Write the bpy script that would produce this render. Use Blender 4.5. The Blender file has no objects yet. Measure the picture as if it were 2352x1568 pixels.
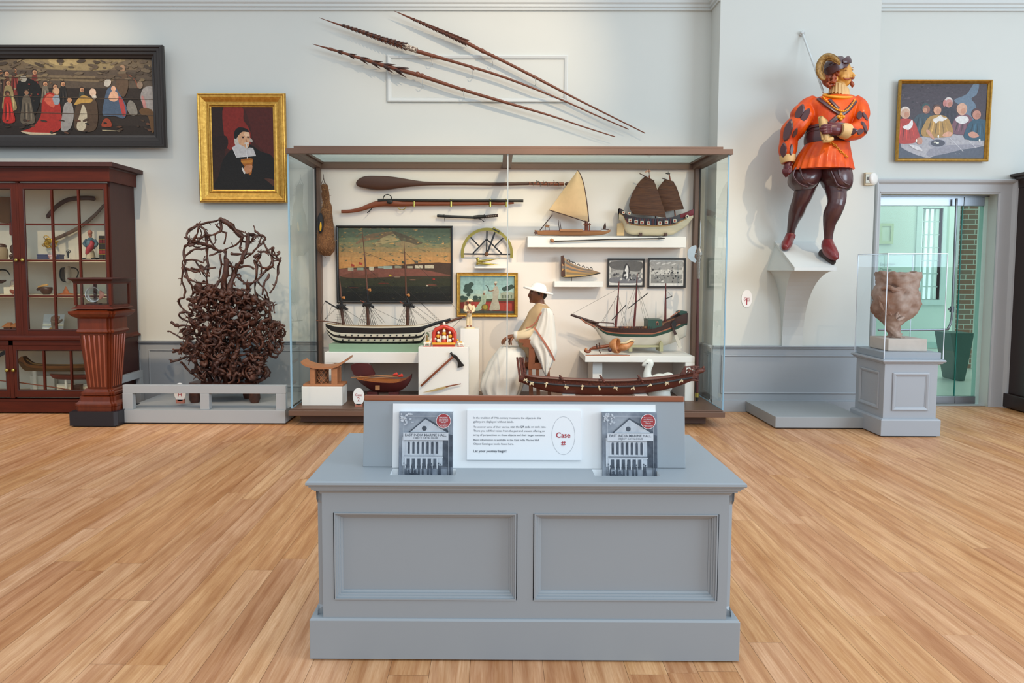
import bpy, math, random
from mathutils import Vector, Matrix, noise
from mathutils.bvhtree import BVHTree
R0 = random.Random(7)
SC = bpy.context.scene
COL = SC.collection
# ---------------------------------------------------------------- camera
FPX, PITCH, YAW, ROLL, PCX, PCY, EYE = 1640.0, .0659392, .0047307, .0031139, 1129.50, 723.87, Vector((0, 0, 1.5))
_r = Vector((math.cos(YAW), math.sin(YAW), 0)); _fw = Vector((-math.sin(YAW), math.cos(YAW), 0)); _up = Vector((0, 0, 1))
CF = _fw*math.cos(PITCH) - _up*math.sin(PITCH)
_u = _up*math.cos(PITCH) + _fw*math.sin(PITCH)
CR = _r*math.cos(ROLL) + _u*math.sin(ROLL)
CU = _u*math.cos(ROLL) - _r*math.sin(ROLL)
cam = bpy.data.cameras.new('camera'); camo = bpy.data.objects.new('camera', cam); COL.objects.link(camo)
camo.matrix_world = Matrix(((CR.x, CU.x, -CF.x, EYE.x), (CR.y, CU.y, -CF.y, EYE.y), (CR.z, CU.z, -CF.z, EYE.z), (0, 0, 0, 1)))
cam.sensor_width = 36; cam.sensor_fit = 'HORIZONTAL'; cam.lens = FPX/2352*36
cam.shift_x = (1176-PCX)/2352; cam.shift_y = (PCY-784)/2352; cam.clip_start = .05; cam.clip_end = 100
SC.camera = camo
def ray(px, py): return CR*((px-PCX)/FPX) - CU*((py-PCY)/FPX) + CF
def P(px, py, Y): d = ray(px, py); return EYE + d*((Y-EYE.y)/d.y)      # the point seen at a photo pixel, on the plane y = Y
def PZ(px, py, z=0): d = ray(px, py); return EYE + d*((z-EYE.z)/d.z)
def PXX(px, py, x): d = ray(px, py); return EYE + d*(x/d.x)
def RP(n, Y): return n*Y/FPX                                           # n photo pixels as metres at depth Y
# ---------------------------------------------------------------- view, world, lights
SC.view_settings.view_transform = 'Standard'; SC.view_settings.look = 'None'
SC.view_settings.exposure = 0.0; SC.view_settings.gamma = 1; SC.view_settings.use_curve_mapping = False
SC.cycles.use_denoising = True; SC.cycles.max_bounces = 8; SC.cycles.transparent_max_bounces = 24
SC.cycles.diffuse_bounces = 4; SC.cycles.glossy_bounces = 3; SC.cycles.caustics_reflective = False; SC.cycles.caustics_refractive = False
W = bpy.data.worlds.new('World'); SC.world = W; W.use_nodes = True
wn = W.node_tree.nodes; wl = W.node_tree.links
bg = wn['Background']; tc = wn.new('ShaderNodeTexCoord'); sx = wn.new('ShaderNodeSeparateXYZ'); mr = wn.new('ShaderNodeMapRange')
wl.new(tc.outputs['Generated'], sx.inputs[0]); wl.new(sx.outputs['Z'], mr.inputs[0])
mr.inputs[1].default_value = -.2; mr.inputs[2].default_value = .8; mr.inputs[3].default_value = .54; mr.inputs[4].default_value = 1.26
bg.inputs[0].default_value = (.85, .93, 1, 1); wl.new(mr.outputs[0], bg.inputs[1])
def area(name, loc, aim, sx_, sy_, power, color):
    l = bpy.data.lights.new(name, 'AREA'); l.shape = 'RECTANGLE'; l.size = sx_; l.size_y = sy_; l.energy = power; l.color = color
    o = bpy.data.objects.new(name, l); COL.objects.link(o); o.location = loc
    o.rotation_euler = (Vector(aim)-Vector(loc)).to_track_quat('-Z', 'Y').to_euler(); return o
def spot(name, loc, aim, power, color, ang, blend=.6, r=.04):
    l = bpy.data.lights.new(name, 'SPOT'); l.energy = power; l.color = color; l.spot_size = math.radians(ang); l.spot_blend = blend; l.shadow_soft_size = r
    o = bpy.data.objects.new(name, l); COL.objects.link(o); o.location = loc
    o.rotation_euler = (Vector(aim)-Vector(loc)).to_track_quat('-Z', 'Y').to_euler(); return o
WARM = (1, .77, .52)
area('window_daylight', (8.6, .2, 3.2), (0, 4.6, .8), 5, 3.4, 480, (.70, .86, 1))
area('rear_window_daylight', (2.5, -6, 6.2), (0.5, 6, 1.4), 7, 3, 200, (.80, .91, 1))
spot('track_spear', (1.6, 4.0, 5.7), (-.2, 7.76, 3.4), 420, WARM, 42, .9, .015)
spot('track_case_left', (.9, 3.5, 4.9), (-.75, 7.6, 1.0), 440, WARM, 40, .8, .025)
spot('track_case_right', (2.6, 3.5, 4.9), (1.2, 7.6, 1.2), 440, WARM, 40, .8, .025)
spot('track_case_middle', (1.3, 3.3, 4.9), (.25, 7.5, .7), 270, WARM, 36, .8, .03)
spot('track_statue', (3.9, 4.2, 5.0), (3.0, 7.1, 2.3), 260, WARM, 30, .8, .03)
spot('track_root', (-4.0, 4.2, 5.0), (-2.7, 7.4, .9), 190, WARM, 40, .8, .025)
spot('track_dado', (-1.3, 3.6, 4.6), (-3.2, 7.6, .4), 210, WARM, 40, .9, .03)
spot('track_painting', (-4.2, 4.6, 5.4), (-4.6, 7.7, 3.2), 230, WARM, 40, .8, .03)
spot('track_cabinet', (-3.6, 4.4, 4.6), (-4.5, 7.5, 1.2), 330, WARM, 40, .8, .03)
spot('track_lower', (-4.4, 4.0, 5.0), (-3.7, 6.6, .4), 160, WARM, 40, .9, .03)
# ---------------------------------------------------------------- materials
def lin(h):
    h = h.lstrip('#'); c = [int(h[i:i+2], 16)/255 for i in (0, 2, 4)]
    return tuple(x/12.92 if x <= .04045 else ((x+.055)/1.055)**2.4 for x in c) + (1,)
MC = {}
def mat(hx, rough=.5, metal=0., var=.06, sc=14., bump=0., stretch=None, spec=.5, name=None, hx2=None, coat=0., det=3.):
    """painted / stained surface: a colour broken up by procedural noise, optional second colour and bump"""
    key = (hx, rough, metal, var, sc, bump, stretch, spec, hx2, coat)
    if key in MC: return MC[key]
    m = bpy.data.materials.new(name or ('surface_'+hx.strip('#'))); m.use_nodes = True; MC[key] = m
    n = m.node_tree.nodes; l = m.node_tree.links; b = n['Principled BSDF']
    b.inputs['Roughness'].default_value = rough; b.inputs['Metallic'].default_value = metal
    b.inputs['Specular IOR Level'].default_value = spec; b.inputs['Coat Weight'].default_value = coat; b.inputs['Coat Roughness'].default_value = .12
    t = n.new('ShaderNodeTexCoord'); mp = n.new('ShaderNodeMapping'); nz = n.new('ShaderNodeTexNoise')
    l.new(t.outputs['Object'], mp.inputs[0]); l.new(mp.outputs[0], nz.inputs['Vector'])
    if stretch: mp.inputs['Scale'].default_value = stretch
    nz.inputs['Scale'].default_value = sc; nz.inputs['Detail'].default_value = det; nz.inputs['Roughness'].default_value = .6
    mx = n.new('ShaderNodeMix'); mx.data_type = 'RGBA'; c = lin(hx)
    if hx2:
        rp = n.new('ShaderNodeValToRGB'); rp.color_ramp.elements[0].position = .36; rp.color_ramp.elements[1].position = .64
        l.new(nz.outputs[0], rp.inputs[0]); l.new(rp.outputs[0], mx.inputs[0])
        mx.inputs[6].default_value = c; mx.inputs[7].default_value = lin(hx2)
    else:
        l.new(nz.outputs[0], mx.inputs[0])
        mx.inputs[6].default_value = tuple(max(0, x*(1-var*1.6)) for x in c[:3]) + (1,); mx.inputs[7].default_value = tuple(min(1, x*(1+var*1.6)) for x in c[:3]) + (1,)
    l.new(mx.outputs[2], b.inputs['Base Color'])
    if bump:
        bp = n.new('ShaderNodeBump'); bp.inputs['Strength'].default_value = bump; bp.inputs['Distance'].default_value = .01
        l.new(nz.outputs[0], bp.inputs['Height']); l.new(bp.outputs[0], b.inputs['Normal'])
    return m
def glass(tint='#ffffff', refl=1.0, name='clear_glass', rough=0.):
    key = (tint, refl, name)
    if key in MC: return MC[key]
    m = bpy.data.materials.new(name); m.use_nodes = True; MC[key] = m; n = m.node_tree.nodes; l = m.node_tree.links
    n.remove(n['Principled BSDF']); o = n['Material Output']
    tr = n.new('ShaderNodeBsdfTransparent'); gl = n.new('ShaderNodeBsdfGlossy'); mx = n.new('ShaderNodeMixShader'); fr = n.new('ShaderNodeFresnel'); ml = n.new('ShaderNodeMath')
    tr.inputs[0].default_value = lin(tint); gl.inputs['Roughness'].default_value = rough; fr.inputs['IOR'].default_value = 1.5
    ml.operation = 'MULTIPLY'; ml.inputs[1].default_value = refl; l.new(fr.outputs[0], ml.inputs[0])
    ge = n.new('ShaderNodeNewGeometry'); iv = n.new('ShaderNodeMath'); iv.operation = 'SUBTRACT'; iv.inputs[0].default_value = 1; l.new(ge.outputs['Backfacing'], iv.inputs[1])
    m2 = n.new('ShaderNodeMath'); m2.operation = 'MULTIPLY'; l.new(ml.outputs[0], m2.inputs[0]); l.new(iv.outputs[0], m2.inputs[1]); ml = m2
    l.new(ml.outputs[0], mx.inputs[0]); l.new(tr.outputs[0], mx.inputs[1]); l.new(gl.outputs[0], mx.inputs[2]); l.new(mx.outputs[0], o.inputs[0]); return m
def emit(hx, s, name):
    m = bpy.data.materials.new(name); m.use_nodes = True; b = m.node_tree.nodes['Principled BSDF']
    b.inputs['Base Color'].default_value = (0, 0, 0, 1); b.inputs['Emission Color'].default_value = lin(hx); b.inputs['Emission Strength'].default_value = s; return m
# ---------------------------------------------------------------- mesh builder
def V(*a): return Vector(a)
def cr(pts, k=4, closed=False):
    """Catmull-Rom through points (any dimension tuple)"""
    pts = [tuple(p) for p in pts]; n = len(pts); out = []
    for i in range(n if closed else n-1):
        g = (lambda j: pts[j % n]) if closed else (lambda j: pts[max(0, min(n-1, j))])
        a, b, c, d = g(i-1), g(i), g(i+1), g(i+2)
        for s in range(k):
            t = s/k
            out.append(tuple(.5*((2*q) + (-p+r)*t + (2*p-5*q+4*r-w)*t*t + (-p+3*q-3*r+w)*t**3) for p, q, r, w in zip(a, b, c, d)))
    if not closed: out.append(pts[-1])
    return out
class MB:
    def __init__(s): s.v = []; s.f = []; s.mi = []; s.sm = []; s.mats = []
    def add(s, verts, faces, m, smooth=False):
        if m not in s.mats: s.mats.append(m)
        k = s.mats.index(m); b = len(s.v); s.v.extend(Vector(p) for p in verts)
        for f in faces: s.f.append([b+i for i in f]); s.mi.append(k); s.sm.append(smooth)
        return s
    def box(s, x0, x1, y0, y1, z0, z1, m):
        v = [(x, y, z) for x in (x0, x1) for y in (y0, y1) for z in (z0, z1)]
        return s.add(v, [(0, 1, 3, 2), (4, 6, 7, 5), (0, 4, 5, 1), (2, 3, 7, 6), (0, 2, 6, 4), (1, 5, 7, 3)], m)
    def obox(s, c, a, b, d, m):                                     # centre, three half-axis vectors
        c, a, b, d = map(Vector, (c, a, b, d))
        v = [c+a*i+b*j+d*k for i in (-1, 1) for j in (-1, 1) for k in (-1, 1)]
        return s.add(v, [(0, 1, 3, 2), (4, 6, 7, 5), (0, 4, 5, 1), (2, 3, 7, 6), (0, 2, 6, 4), (1, 5, 7, 3)], m)
    def prism(s, pts, ext, m, smooth=False, m2=None):               # closed outline pushed along ext
        n = len(pts); e = Vector(ext); a = [Vector(p) for p in pts]; b = [p+e for p in a]
        s.add(a, [list(range(n))], m2 or m); s.add(b, [list(range(n-1, -1, -1))], m)
        return s.add(a+b, [(i, n+i, n+(i+1) % n, (i+1) % n) for i in range(n)], m, smooth)
    def loft(s, rings, m, smooth=True, cap=True, closed=False):
        n = len(rings[0]); v = [p for r in rings for p in r]; k = len(rings); f = []
        for i in range(k if closed else k-1):
            a, b = i*n, ((i+1) % k)*n
            for j in range(n): f.append((a+j, a+(j+1) % n, b+(j+1) % n, b+j))
        s.add(v, f, m, smooth)
        if cap and not closed: s.add(rings[0], [list(range(n-1, -1, -1))], m); s.add(rings[-1], [list(range(n))], m)
        return s
    def tube(s, pts, rad, m, n=8, sub=0, smooth=True, flat=(1, 1), up=None, round_=0):
        pts = [Vector(p) for p in pts]; rad = [rad]*len(pts) if isinstance(rad, (int, float)) else list(rad)
        if sub:
            q = cr([(*p, r) for p, r in zip(pts, rad)], sub); pts = [Vector(x[:3]) for x in q]; rad = [max(x[3], 1e-4) for x in q]
        if round_:                                                  # rounded ends
            a, b = [], []
            for t in (0.15, .5, .85):
                d = (pts[0]-pts[1]).normalized(); a.append((pts[0]+d*rad[0]*round_*math.cos(t*1.5), rad[0]*math.sin(t*1.5)))
                d = (pts[-1]-pts[-2]).normalized(); b.append((pts[-1]+d*rad[-1]*round_*math.cos(t*1.5), rad[-1]*math.sin(t*1.5)))
            pts = [x[0] for x in a]+pts+[x[0] for x in b[::-1]]; rad = [x[1] for x in a]+rad+[x[1] for x in b[::-1]]
        rings = []; pu = None
        for i, p in enumerate(pts):
            t = (pts[min(i+1, len(pts)-1)]-pts[max(i-1, 0)])
            t = t.normalized() if t.length > 1e-9 else Vector((0, 0, 1))
            if pu is None:
                u = Vector(up) if up else (Vector((0, 0, 1)) if abs(t.z) < .9 else Vector((1, 0, 0)))
            else: u = pu
            w = t.cross(u)
            if w.length < 1e-6: w = t.cross(Vector((.3, .5, .8)))
            w.normalize(); u = w.cross(t).normalized(); pu = u
            rings.append([p+(w*math.cos(2*math.pi*j/n)*flat[0]+u*math.sin(2*math.pi*j/n)*flat[1])*rad[i] for j in range(n)])
        return s.loft(rings, m, smooth)
    def lathe(s, prof, c, m, n=24, ax=(0, 0, 1), smooth=True, sq=(1, 1)):
        ax = Vector(ax).normalized(); x = ax.orthogonal().normalized() if abs(ax.z) < .99 else Vector((1, 0, 0)); y = ax.cross(x); c = Vector(c)
        return s.loft([[c+ax*h+(x*math.cos(2*math.pi*j/n)*sq[0]+y*math.sin(2*math.pi*j/n)*sq[1])*max(r, 1e-5) for j in range(n)] for r, h in prof], m, smooth)
    def ell(s, c, r, m, rot=None, nu=14, nv=9):
        c = Vector(c); r = (r, r, r) if isinstance(r, (int, float)) else r; rings = []
        for i in range(nv+1):
            t = math.pi*i/nv; t = min(max(t, .02), math.pi-.02)
            ring = []
            for j in range(nu):
                p = Vector((r[0]*math.sin(t)*math.cos(2*math.pi*j/nu), r[1]*math.sin(t)*math.sin(2*math.pi*j/nu), -r[2]*math.cos(t)))
                ring.append(c + (rot @ p if rot else p))
            rings.append(ring)
        return s.loft(rings, m)
    def rframe(s, o, u, v, w, h, prof, m, back=True):               # mitred moulding round a rectangle: prof = [(inset, height along normal)]
        o, u, v = Vector(o), Vector(u).normalized(), Vector(v).normalized(); n = u.cross(v).normalized()
        rings = [[o+u*d+v*d+n*k, o+u*(w-d)+v*d+n*k, o+u*(w-d)+v*(h-d)+n*k, o+u*d+v*(h-d)+n*k] for d, k in prof]
        return s.loft(rings, m, False, False)
    def grid(s, fn, nu, nv, m, smooth=True, closed_u=False):
        v = [fn(i/(nu if closed_u else nu-1), j/(nv-1)) for j in range(nv) for i in range(nu)]
        return s.add(v, [(j*nu+i, j*nu+(i+1) % nu, (j+1)*nu+(i+1) % nu, (j+1)*nu+i) for j in range(nv-1) for i in range(nu if closed_u else nu-1)], m, smooth)
    def poly(s, pts, m): return s.add(pts, [list(range(len(pts)))], m)
    def jitter(s, amt, sc, i0=0):
        for i in range(i0, len(s.v)): s.v[i] = s.v[i] + noise.noise_vector(s.v[i]*sc)*amt
        return s
    def build(s, name, parent=None, label=None, cat=None, group=None, kind=None, bev=0., origin=None, mods=None):
        if parent is None:
            if origin is None:
                xs = [p.x for p in s.v]; ys = [p.y for p in s.v]; zs = [p.z for p in s.v]
                origin = V((min(xs)+max(xs))/2, (min(ys)+max(ys))/2, min(zs))
        else: origin = V(0, 0, 0)
        me = bpy.data.meshes.new(name); me.from_pydata([p-origin for p in s.v], [], s.f); me.update()
        for m in s.mats: me.materials.append(m)
        me.polygons.foreach_set('material_index', s.mi); me.polygons.foreach_set('use_smooth', s.sm)
        o = bpy.data.objects.new(name, me); COL.objects.link(o); o.location = origin
        if parent is not None:
            o.parent = parent
            w = parent.get('_w') or (0, 0, 0)
            o.location = -Vector(w)
            o['_w'] = (0, 0, 0)
        if bev:
            b = o.modifiers.new('bevel', 'BEVEL'); b.width = bev; b.segments = 2; b.limit_method = 'ANGLE'; b.angle_limit = .7; b.harden_normals = False
        tag(o, label, cat, group, kind); return o
def tag(o, label=None, cat=None, group=None, kind=None):
    for k, x in (('label', label), ('category', cat), ('group', group), ('kind', kind)):
        if x: o[k] = x
    return o
def thing(name, label, cat, loc, group=None):
    o = bpy.data.objects.new(name, None); COL.objects.link(o); o.empty_display_size = .1; o.location = loc; o['_w'] = tuple(loc)
    return tag(o, label, cat, group)
def organic(src, voxel=.006, smooth=4, factor=.5):
    """fuse overlapping pieces into one continuous skin; each face keeps the surface of the nearest piece"""
    me = bpy.data.meshes.new('t'); me.from_pydata(src.v, [], src.f); o = bpy.data.objects.new('t', me); COL.objects.link(o)
    r = o.modifiers.new('r', 'REMESH'); r.mode = 'VOXEL'; r.voxel_size = voxel; r.adaptivity = 0
    k = o.modifiers.new('s', 'SMOOTH'); k.factor = factor; k.iterations = smooth
    dg = bpy.context.evaluated_depsgraph_get(); m2 = bpy.data.meshes.new_from_object(o.evaluated_get(dg))
    bvh = BVHTree.FromPolygons(src.v, src.f); out = MB(); out.mats = list(src.mats); out.v = [x.co.copy() for x in m2.vertices]
    for p in m2.polygons:
        _, _, i, _ = bvh.find_nearest(p.center); out.f.append(list(p.vertices)); out.mi.append(src.mi[i] if i is not None else 0); out.sm.append(True)
    bpy.data.objects.remove(o); bpy.data.meshes.remove(m2); bpy.data.meshes.remove(me); return out
def text(mb, body, o, u, v, m, width=None, height=None, ext=.0004, align='LEFT', bold=0., space=1.):
    """letters as thin geometry; o = baseline start (or centre), width or cap height in metres"""
    cu = bpy.data.curves.new('t', 'FONT'); cu.body = body; cu.size = 1; cu.offset = bold; cu.space_character = space; cu.resolution_u = 3
    ob = bpy.data.objects.new('t', cu); COL.objects.link(ob); dg = bpy.context.evaluated_depsgraph_get(); me = bpy.data.meshes.new_from_object(ob.evaluated_get(dg))
    xs = [p.co.x for p in me.vertices]; x0, x1 = min(xs), max(xs)
    k = (width/(x1-x0)) if width else height/.70
    o, u, v = Vector(o), Vector(u).normalized(), Vector(v).normalized(); n = u.cross(v)
    sh = {'LEFT': -x0, 'CENTER': -(x0+x1)/2, 'RIGHT': -x1}[align]
    ky = (height/.70) if height else k
    mb.add([o+u*((p.co.x+sh)*k)+v*(p.co.y*ky)+n*ext for p in me.vertices], [list(p.vertices) for p in me.polygons], m)
    bpy.data.objects.remove(ob); bpy.data.curves.remove(cu); bpy.data.meshes.remove(me)
class Paint:
    def dabs(s, n, cols, x0=0., x1=1., y0=0., y1=1., r0=.006, r1=.02, asp=1., rot=0):
        for i in range(n):
            s.k -= .8; s.ell(s.r.uniform(x0, x1), s.r.uniform(y0, y1), s.r.uniform(r0, r1)*.55, s.r.uniform(r0, r1)*asp*s.w/s.h*.33, s.r.choice(cols), rot+s.r.uniform(-25, 25), 7)
    """flat pigment shapes on a canvas, each laid a hair above the one below"""
    def __init__(s, mb, o, u, v, w, h): s.mb, s.o, s.u, s.v, s.w, s.h = mb, Vector(o), Vector(u).normalized(), Vector(v).normalized(), w, h; s.n = s.u.cross(s.v); s.k = 0; s.r = random.Random(3)
    def pt(s, x, y): return s.o+s.u*(min(max(x, 0), 1)*s.w)+s.v*(min(max(y, 0), 1)*s.h)+s.n*(.0006+s.k*.00004)
    def m(s, c): return mat(c, .42, var=.26, sc=38, bump=.18, det=7, name='pigment_'+c.strip('#'), spec=.35)
    def poly(s, pts, c, k=5, smooth=True):
        s.k += 1; q = cr(pts, k, True) if smooth else pts; s.mb.poly([s.pt(*p) for p in q], s.m(c))
    def ell(s, x, y, rx, ry, c, rot=0, n=14):
        s.k += 1; a = math.radians(rot); q = []
        for i in range(n):
            t = 2*math.pi*i/n; ex, ey = rx*math.cos(t), ry*math.sin(t); q.append(s.pt(x+ex*math.cos(a)-ey*math.sin(a)*s.h/s.w, y+ex*math.sin(a)*s.w/s.h+ey*math.cos(a)))
        s.mb.poly(q, s.m(c))
    def band(s, y0, y1, c, wob=.012, n=18):
        s.k += 1; t = [(i/n, y1+s.r.uniform(-wob, wob)) for i in range(n+1)]; b = [(i/n, y0) for i in range(n, -1, -1)]
        s.mb.poly([s.pt(*p) for p in b[::-1]+t[::-1]], s.m(c))
    def line(s, pts, wd, c):
        s.k += 1; P_ = [s.pt(*p) for p in pts]
        for a, b in zip(P_, P_[1:]):
            d = (b-a).normalized().cross(s.n)*wd/2; s.mb.poly([a-d, a+d, b+d, b-d][::-1], s.m(c))
UX, UZ, UY = V(1, 0, 0), V(0, 0, 1), V(0, 1, 0)
# ================================================================ the room
PAINT = mat('#cdcfc9', .75, var=.012, sc=3, name='wall_paint')
DADO = mat('#9aa0a6', .5, var=.015, sc=4, name='dado_paint')
TRIMW = mat('#ccd0ce', .55, var=.012, sc=5, name='trim_paint')
YW, YP, XP0, XP1 = 7.78, 7.47, 2.284, 3.918
ZR = .699
def S(mb, name, **k): return mb.build(name, kind='structure', **k)
# floor: separate oak boards in one floor, running away from the viewer
def floor_mat():
    m = bpy.data.materials.new('oak_boards'); m.use_nodes = True; n = m.node_tree.nodes; l = m.node_tree.links; b = n['Principled BSDF']
    at = n.new('ShaderNodeAttribute'); at.attribute_name = 'tone'; sp = n.new('ShaderNodeSeparateColor'); l.new(at.outputs['Color'], sp.inputs[0])
    t = n.new('ShaderNodeTexCoord'); ad = n.new('ShaderNodeVectorMath'); ad.operation = 'ADD'; sc = n.new('ShaderNodeVectorMath'); sc.operation = 'SCALE'; sc.inputs['Scale'].default_value = 37
    l.new(at.outputs['Color'], sc.inputs[0]); l.new(t.outputs['Object'], ad.inputs[0]); l.new(sc.outputs[0], ad.inputs[1])
    def nz(scale, s, d=4, dist=0.):
        mp = n.new('ShaderNodeMapping'); mp.inputs['Scale'].default_value = scale; l.new(ad.outputs[0], mp.inputs[0])
        q = n.new('ShaderNodeTexNoise'); q.inputs['Scale'].default_value = s; q.inputs['Detail'].default_value = d; q.inputs['Distortion'].default_value = dist; l.new(mp.outputs[0], q.inputs['Vector']); return q
    g1 = nz((1, .05, 1), 120, 7, .8); g2 = nz((1, .14, 1), 7, 4, 1.2)
    mp = n.new('ShaderNodeMapping'); mp.inputs['Scale'].default_value = (1, .09, 1); l.new(ad.outputs[0], mp.inputs[0])
    wv = n.new('ShaderNodeTexWave'); wv.wave_type = 'BANDS'; wv.bands_direction = 'X'; wv.inputs['Scale'].default_value = 4; wv.inputs['Distortion'].default_value = 11; wv.inputs['Detail'].default_value = 3; wv.inputs['Detail Scale'].default_value = .9; l.new(mp.outputs[0], wv.inputs['Vector'])
    def mix(f, a, c, k=None):
        q = n.new('ShaderNodeMix'); q.data_type = 'RGBA'
        if k: q.blend_type = k
        for i, x in ((0, f), (6, a), (7, c)):
            if hasattr(x, 'is_linked'): l.new(x, q.inputs[i])
            else: q.inputs[i].default_value = x
        return q.outputs[2]
    base = mix(sp.outputs[0], lin('#d99f68'), lin('#efc393')); base = mix(sp.outputs[2], base, mix(sp.outputs[0], lin('#d6a27a'), lin('#edc19c')))
    rp = n.new('ShaderNodeValToRGB'); rp.color_ramp.elements[0].position = .33; rp.color_ramp.elements[1].position = .72; l.new(g1.outputs[0], rp.inputs[0])
    c = mix(rp.outputs[0], mix(1., base, lin('#e6d6c4'), 'MULTIPLY'), base)
    rw = n.new('ShaderNodeValToRGB'); rw.color_ramp.elements[0].position = .05; rw.color_ramp.elements[1].position = .42; l.new(wv.outputs['Fac'], rw.inputs[0])
    mk = n.new('ShaderNodeMath'); mk.operation = 'MULTIPLY'; mk.inputs[1].default_value = .30
    iv = n.new('ShaderNodeMath'); iv.operation = 'SUBTRACT'; iv.inputs[0].default_value = 1; l.new(rw.outputs[0], iv.inputs[1]); l.new(iv.outputs[0], mk.inputs[0])
    c = mix(mk.outputs[0], c, mix(1., c, lin('#c39a76'), 'MULTIPLY'))
    r2 = n.new('ShaderNodeMapRange'); r2.inputs[1].default_value = .3; r2.inputs[2].default_value = .7; l.new(g2.outputs[0], r2.inputs[0])
    c = mix(r2.outputs[0], mix(1., c, lin('#dccdbb'), 'MULTIPLY'), c)
    l.new(c, b.inputs['Base Color']); b.inputs['Roughness'].default_value = .42; b.inputs['Specular IOR Level'].default_value = .35
    bp = n.new('ShaderNodeBump'); bp.inputs['Strength'].default_value = .08; bp.inputs['Distance'].default_value = .002; l.new(g1.outputs[0], bp.inputs['Height']); l.new(bp.outputs[0], b.inputs['Normal'])
    return m
fl = MB(); OAK = floor_mat(); GAP = mat('#7a5638', .8, name='board_gap'); tones = []
x = -8.2; rf = random.Random(21)
while x < 8.4:
    w = rf.choice((.115, .135, .15, .16)); y = rf.uniform(-1.5, .4)
    while y < YW+.0:
        L = rf.uniform(1.0, 3.0); y1 = min(y+L, YW+.02)
        fl.add([(x+.0006, y+.0005, 0), (x+w-.0006, y+.0005, 0), (x+w-.0006, y1-.0005, 0), (x+.0006, y1-.0005, 0)], [(0, 1, 2, 3)], OAK)
        tones.append((rf.betavariate(2.2, 2.0), rf.random(), rf.random())); y = y1
    x += w
nb = len(tones)
fl.add([(-8.3, -1.6, -.0012), (8.5, -1.6, -.0012), (8.5, YW+.05, -.0012), (-8.3, YW+.05, -.0012)], [(0, 1, 2, 3)], GAP); tones.append((.5, .5, .5))
fl.box(-8.3, 8.5, -1.6, YW+.05, -.08, -.002, GAP)
fo = S(fl, 'floor', origin=V(0, 0, 0))
ca = fo.data.color_attributes.new('tone', 'FLOAT_COLOR', 'CORNER'); arr = []
for p in fo.data.polygons:
    t = tones[p.index] if p.index < len(tones) else (.5, .5, .5); arr += [*t, 1]*len(p.vertices)
ca.data.foreach_set('color', arr)
# door opening measured on the right wall
DX0, DX1, DZ = P(2022, 446, YW).x, P(2291, 446, YW).x, P(2150, 446, YW).z
w = MB(); w.box(-8.2, XP0, YW, YW+.2, 0, 4.9, PAINT); S(w, 'wall_back')
w = MB(); w.box(XP0, XP1, YP, YW+.2, 0, 4.9, PAINT); S(w, 'wall_pier')
w = MB(); w.box(XP1, DX0, YW, YW+.2, 0, 4.9, PAINT); w.box(DX0, DX1, YW, YW+.2, DZ, 4.9, PAINT); w.box(DX1, 8.4, YW, YW+.2, 0, 4.9, PAINT); S(w, 'wall_right')
# cornice
def cornice(mb, a, b, n):
    a, b, n = Vector(a), Vector(b), Vector(n)
    prof = [(0, 4.225), (.018, 4.225), (.022, 4.24), (.014, 4.25), (.03, 4.262), (.03, 4.285), (.045, 4.30), (.05, 4.36), (.09, 4.42), (.15, 4.45), (.15, 4.48), (.19, 4.50), (.19, 4.54), (0, 4.54)]
    mb.loft([[a+n*d+UZ*z for d, z in prof], [b+n*d+UZ*z for d, z in prof]], TRIMW, False)
c = MB(); cornice(c, (-8.2, YW, 0), (XP0-.19, YW, 0), (0, -1, 0))
prof = [(0, 4.225), (.018, 4.225), (.022, 4.24), (.014, 4.25), (.03, 4.262), (.03, 4.285), (.045, 4.30), (.05, 4.36), (.09, 4.42), (.15, 4.45), (.15, 4.48), (.19, 4.50), (.19, 4.54), (0, 4.54)]
c.loft([[V(XP0-.19, YW-d, z) for d, z in prof], [V(XP0-d, YW-d, z) for d, z in prof], [V(XP0-d, YP, z) for d, z in prof]], TRIMW, False)
S(c, 'trim_1'); c = MB(); cornice(c, (XP1, YW, 0), (8.4, YW, 0), (0, -1, 0)); S(c, 'trim_2')
# dado: panelled lower wall, rail and base
def dado(name, a, b, n, panels, base=True, ends=()):
    a, b, n = Vector(a), Vector(b), Vector(n); u = (b-a).normalized(); L = (b-a).length; mb = MB()
    def sl(z0, z1, d): mb.loft([[a+UZ*z0, a+n*d+UZ*z0, a+n*d+UZ*z1, a+UZ*z1], [b+UZ*z0, b+n*d+UZ*z0, b+n*d+UZ*z1, b+UZ*z1]], DADO, False)
    sl(.115, ZR-.03, .012); sl(0, .115, .03); sl(.115, .125, .022); sl(ZR-.03, ZR-.012, .03); sl(ZR-.012, ZR, .045)
    vv = UZ if u.cross(UZ).dot(n) > 0 else None
    for x0, x1 in panels:
        o = a+u*x0+n*.012+UZ*.19; ww = x1-x0
        if vv: mb.rframe(o, u, UZ, ww, ZR-.10-.19, [(0, 0), (0, .006), (.008, .01), (.016, .004), (.022, -.004)], DADO)
        else: mb.rframe(a+u*x1+n*.012+UZ*.19, -u, UZ, ww, ZR-.10-.19, [(0, 0), (0, .006), (.008, .01), (.016, .004), (.022, -.004)], DADO)
    S(mb, name, bev=.002)
dado('baseboard_left', (-8.2, YW, 0), (XP0, YW, 0), (0, -1, 0), [(3.3, 4.31), (4.40, 6.4), (6.5, 8.5), (8.6, 10.2)])
dado('baseboard_pier', (XP0, YP, 0), (XP1, YP, 0), (0, -1, 0), [(.09, 1.55)])
dado('baseboard_pier_side', (XP0, YW, 0), (XP0, YP, 0), (-1, 0, 0), [(.06, .25)])
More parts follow.
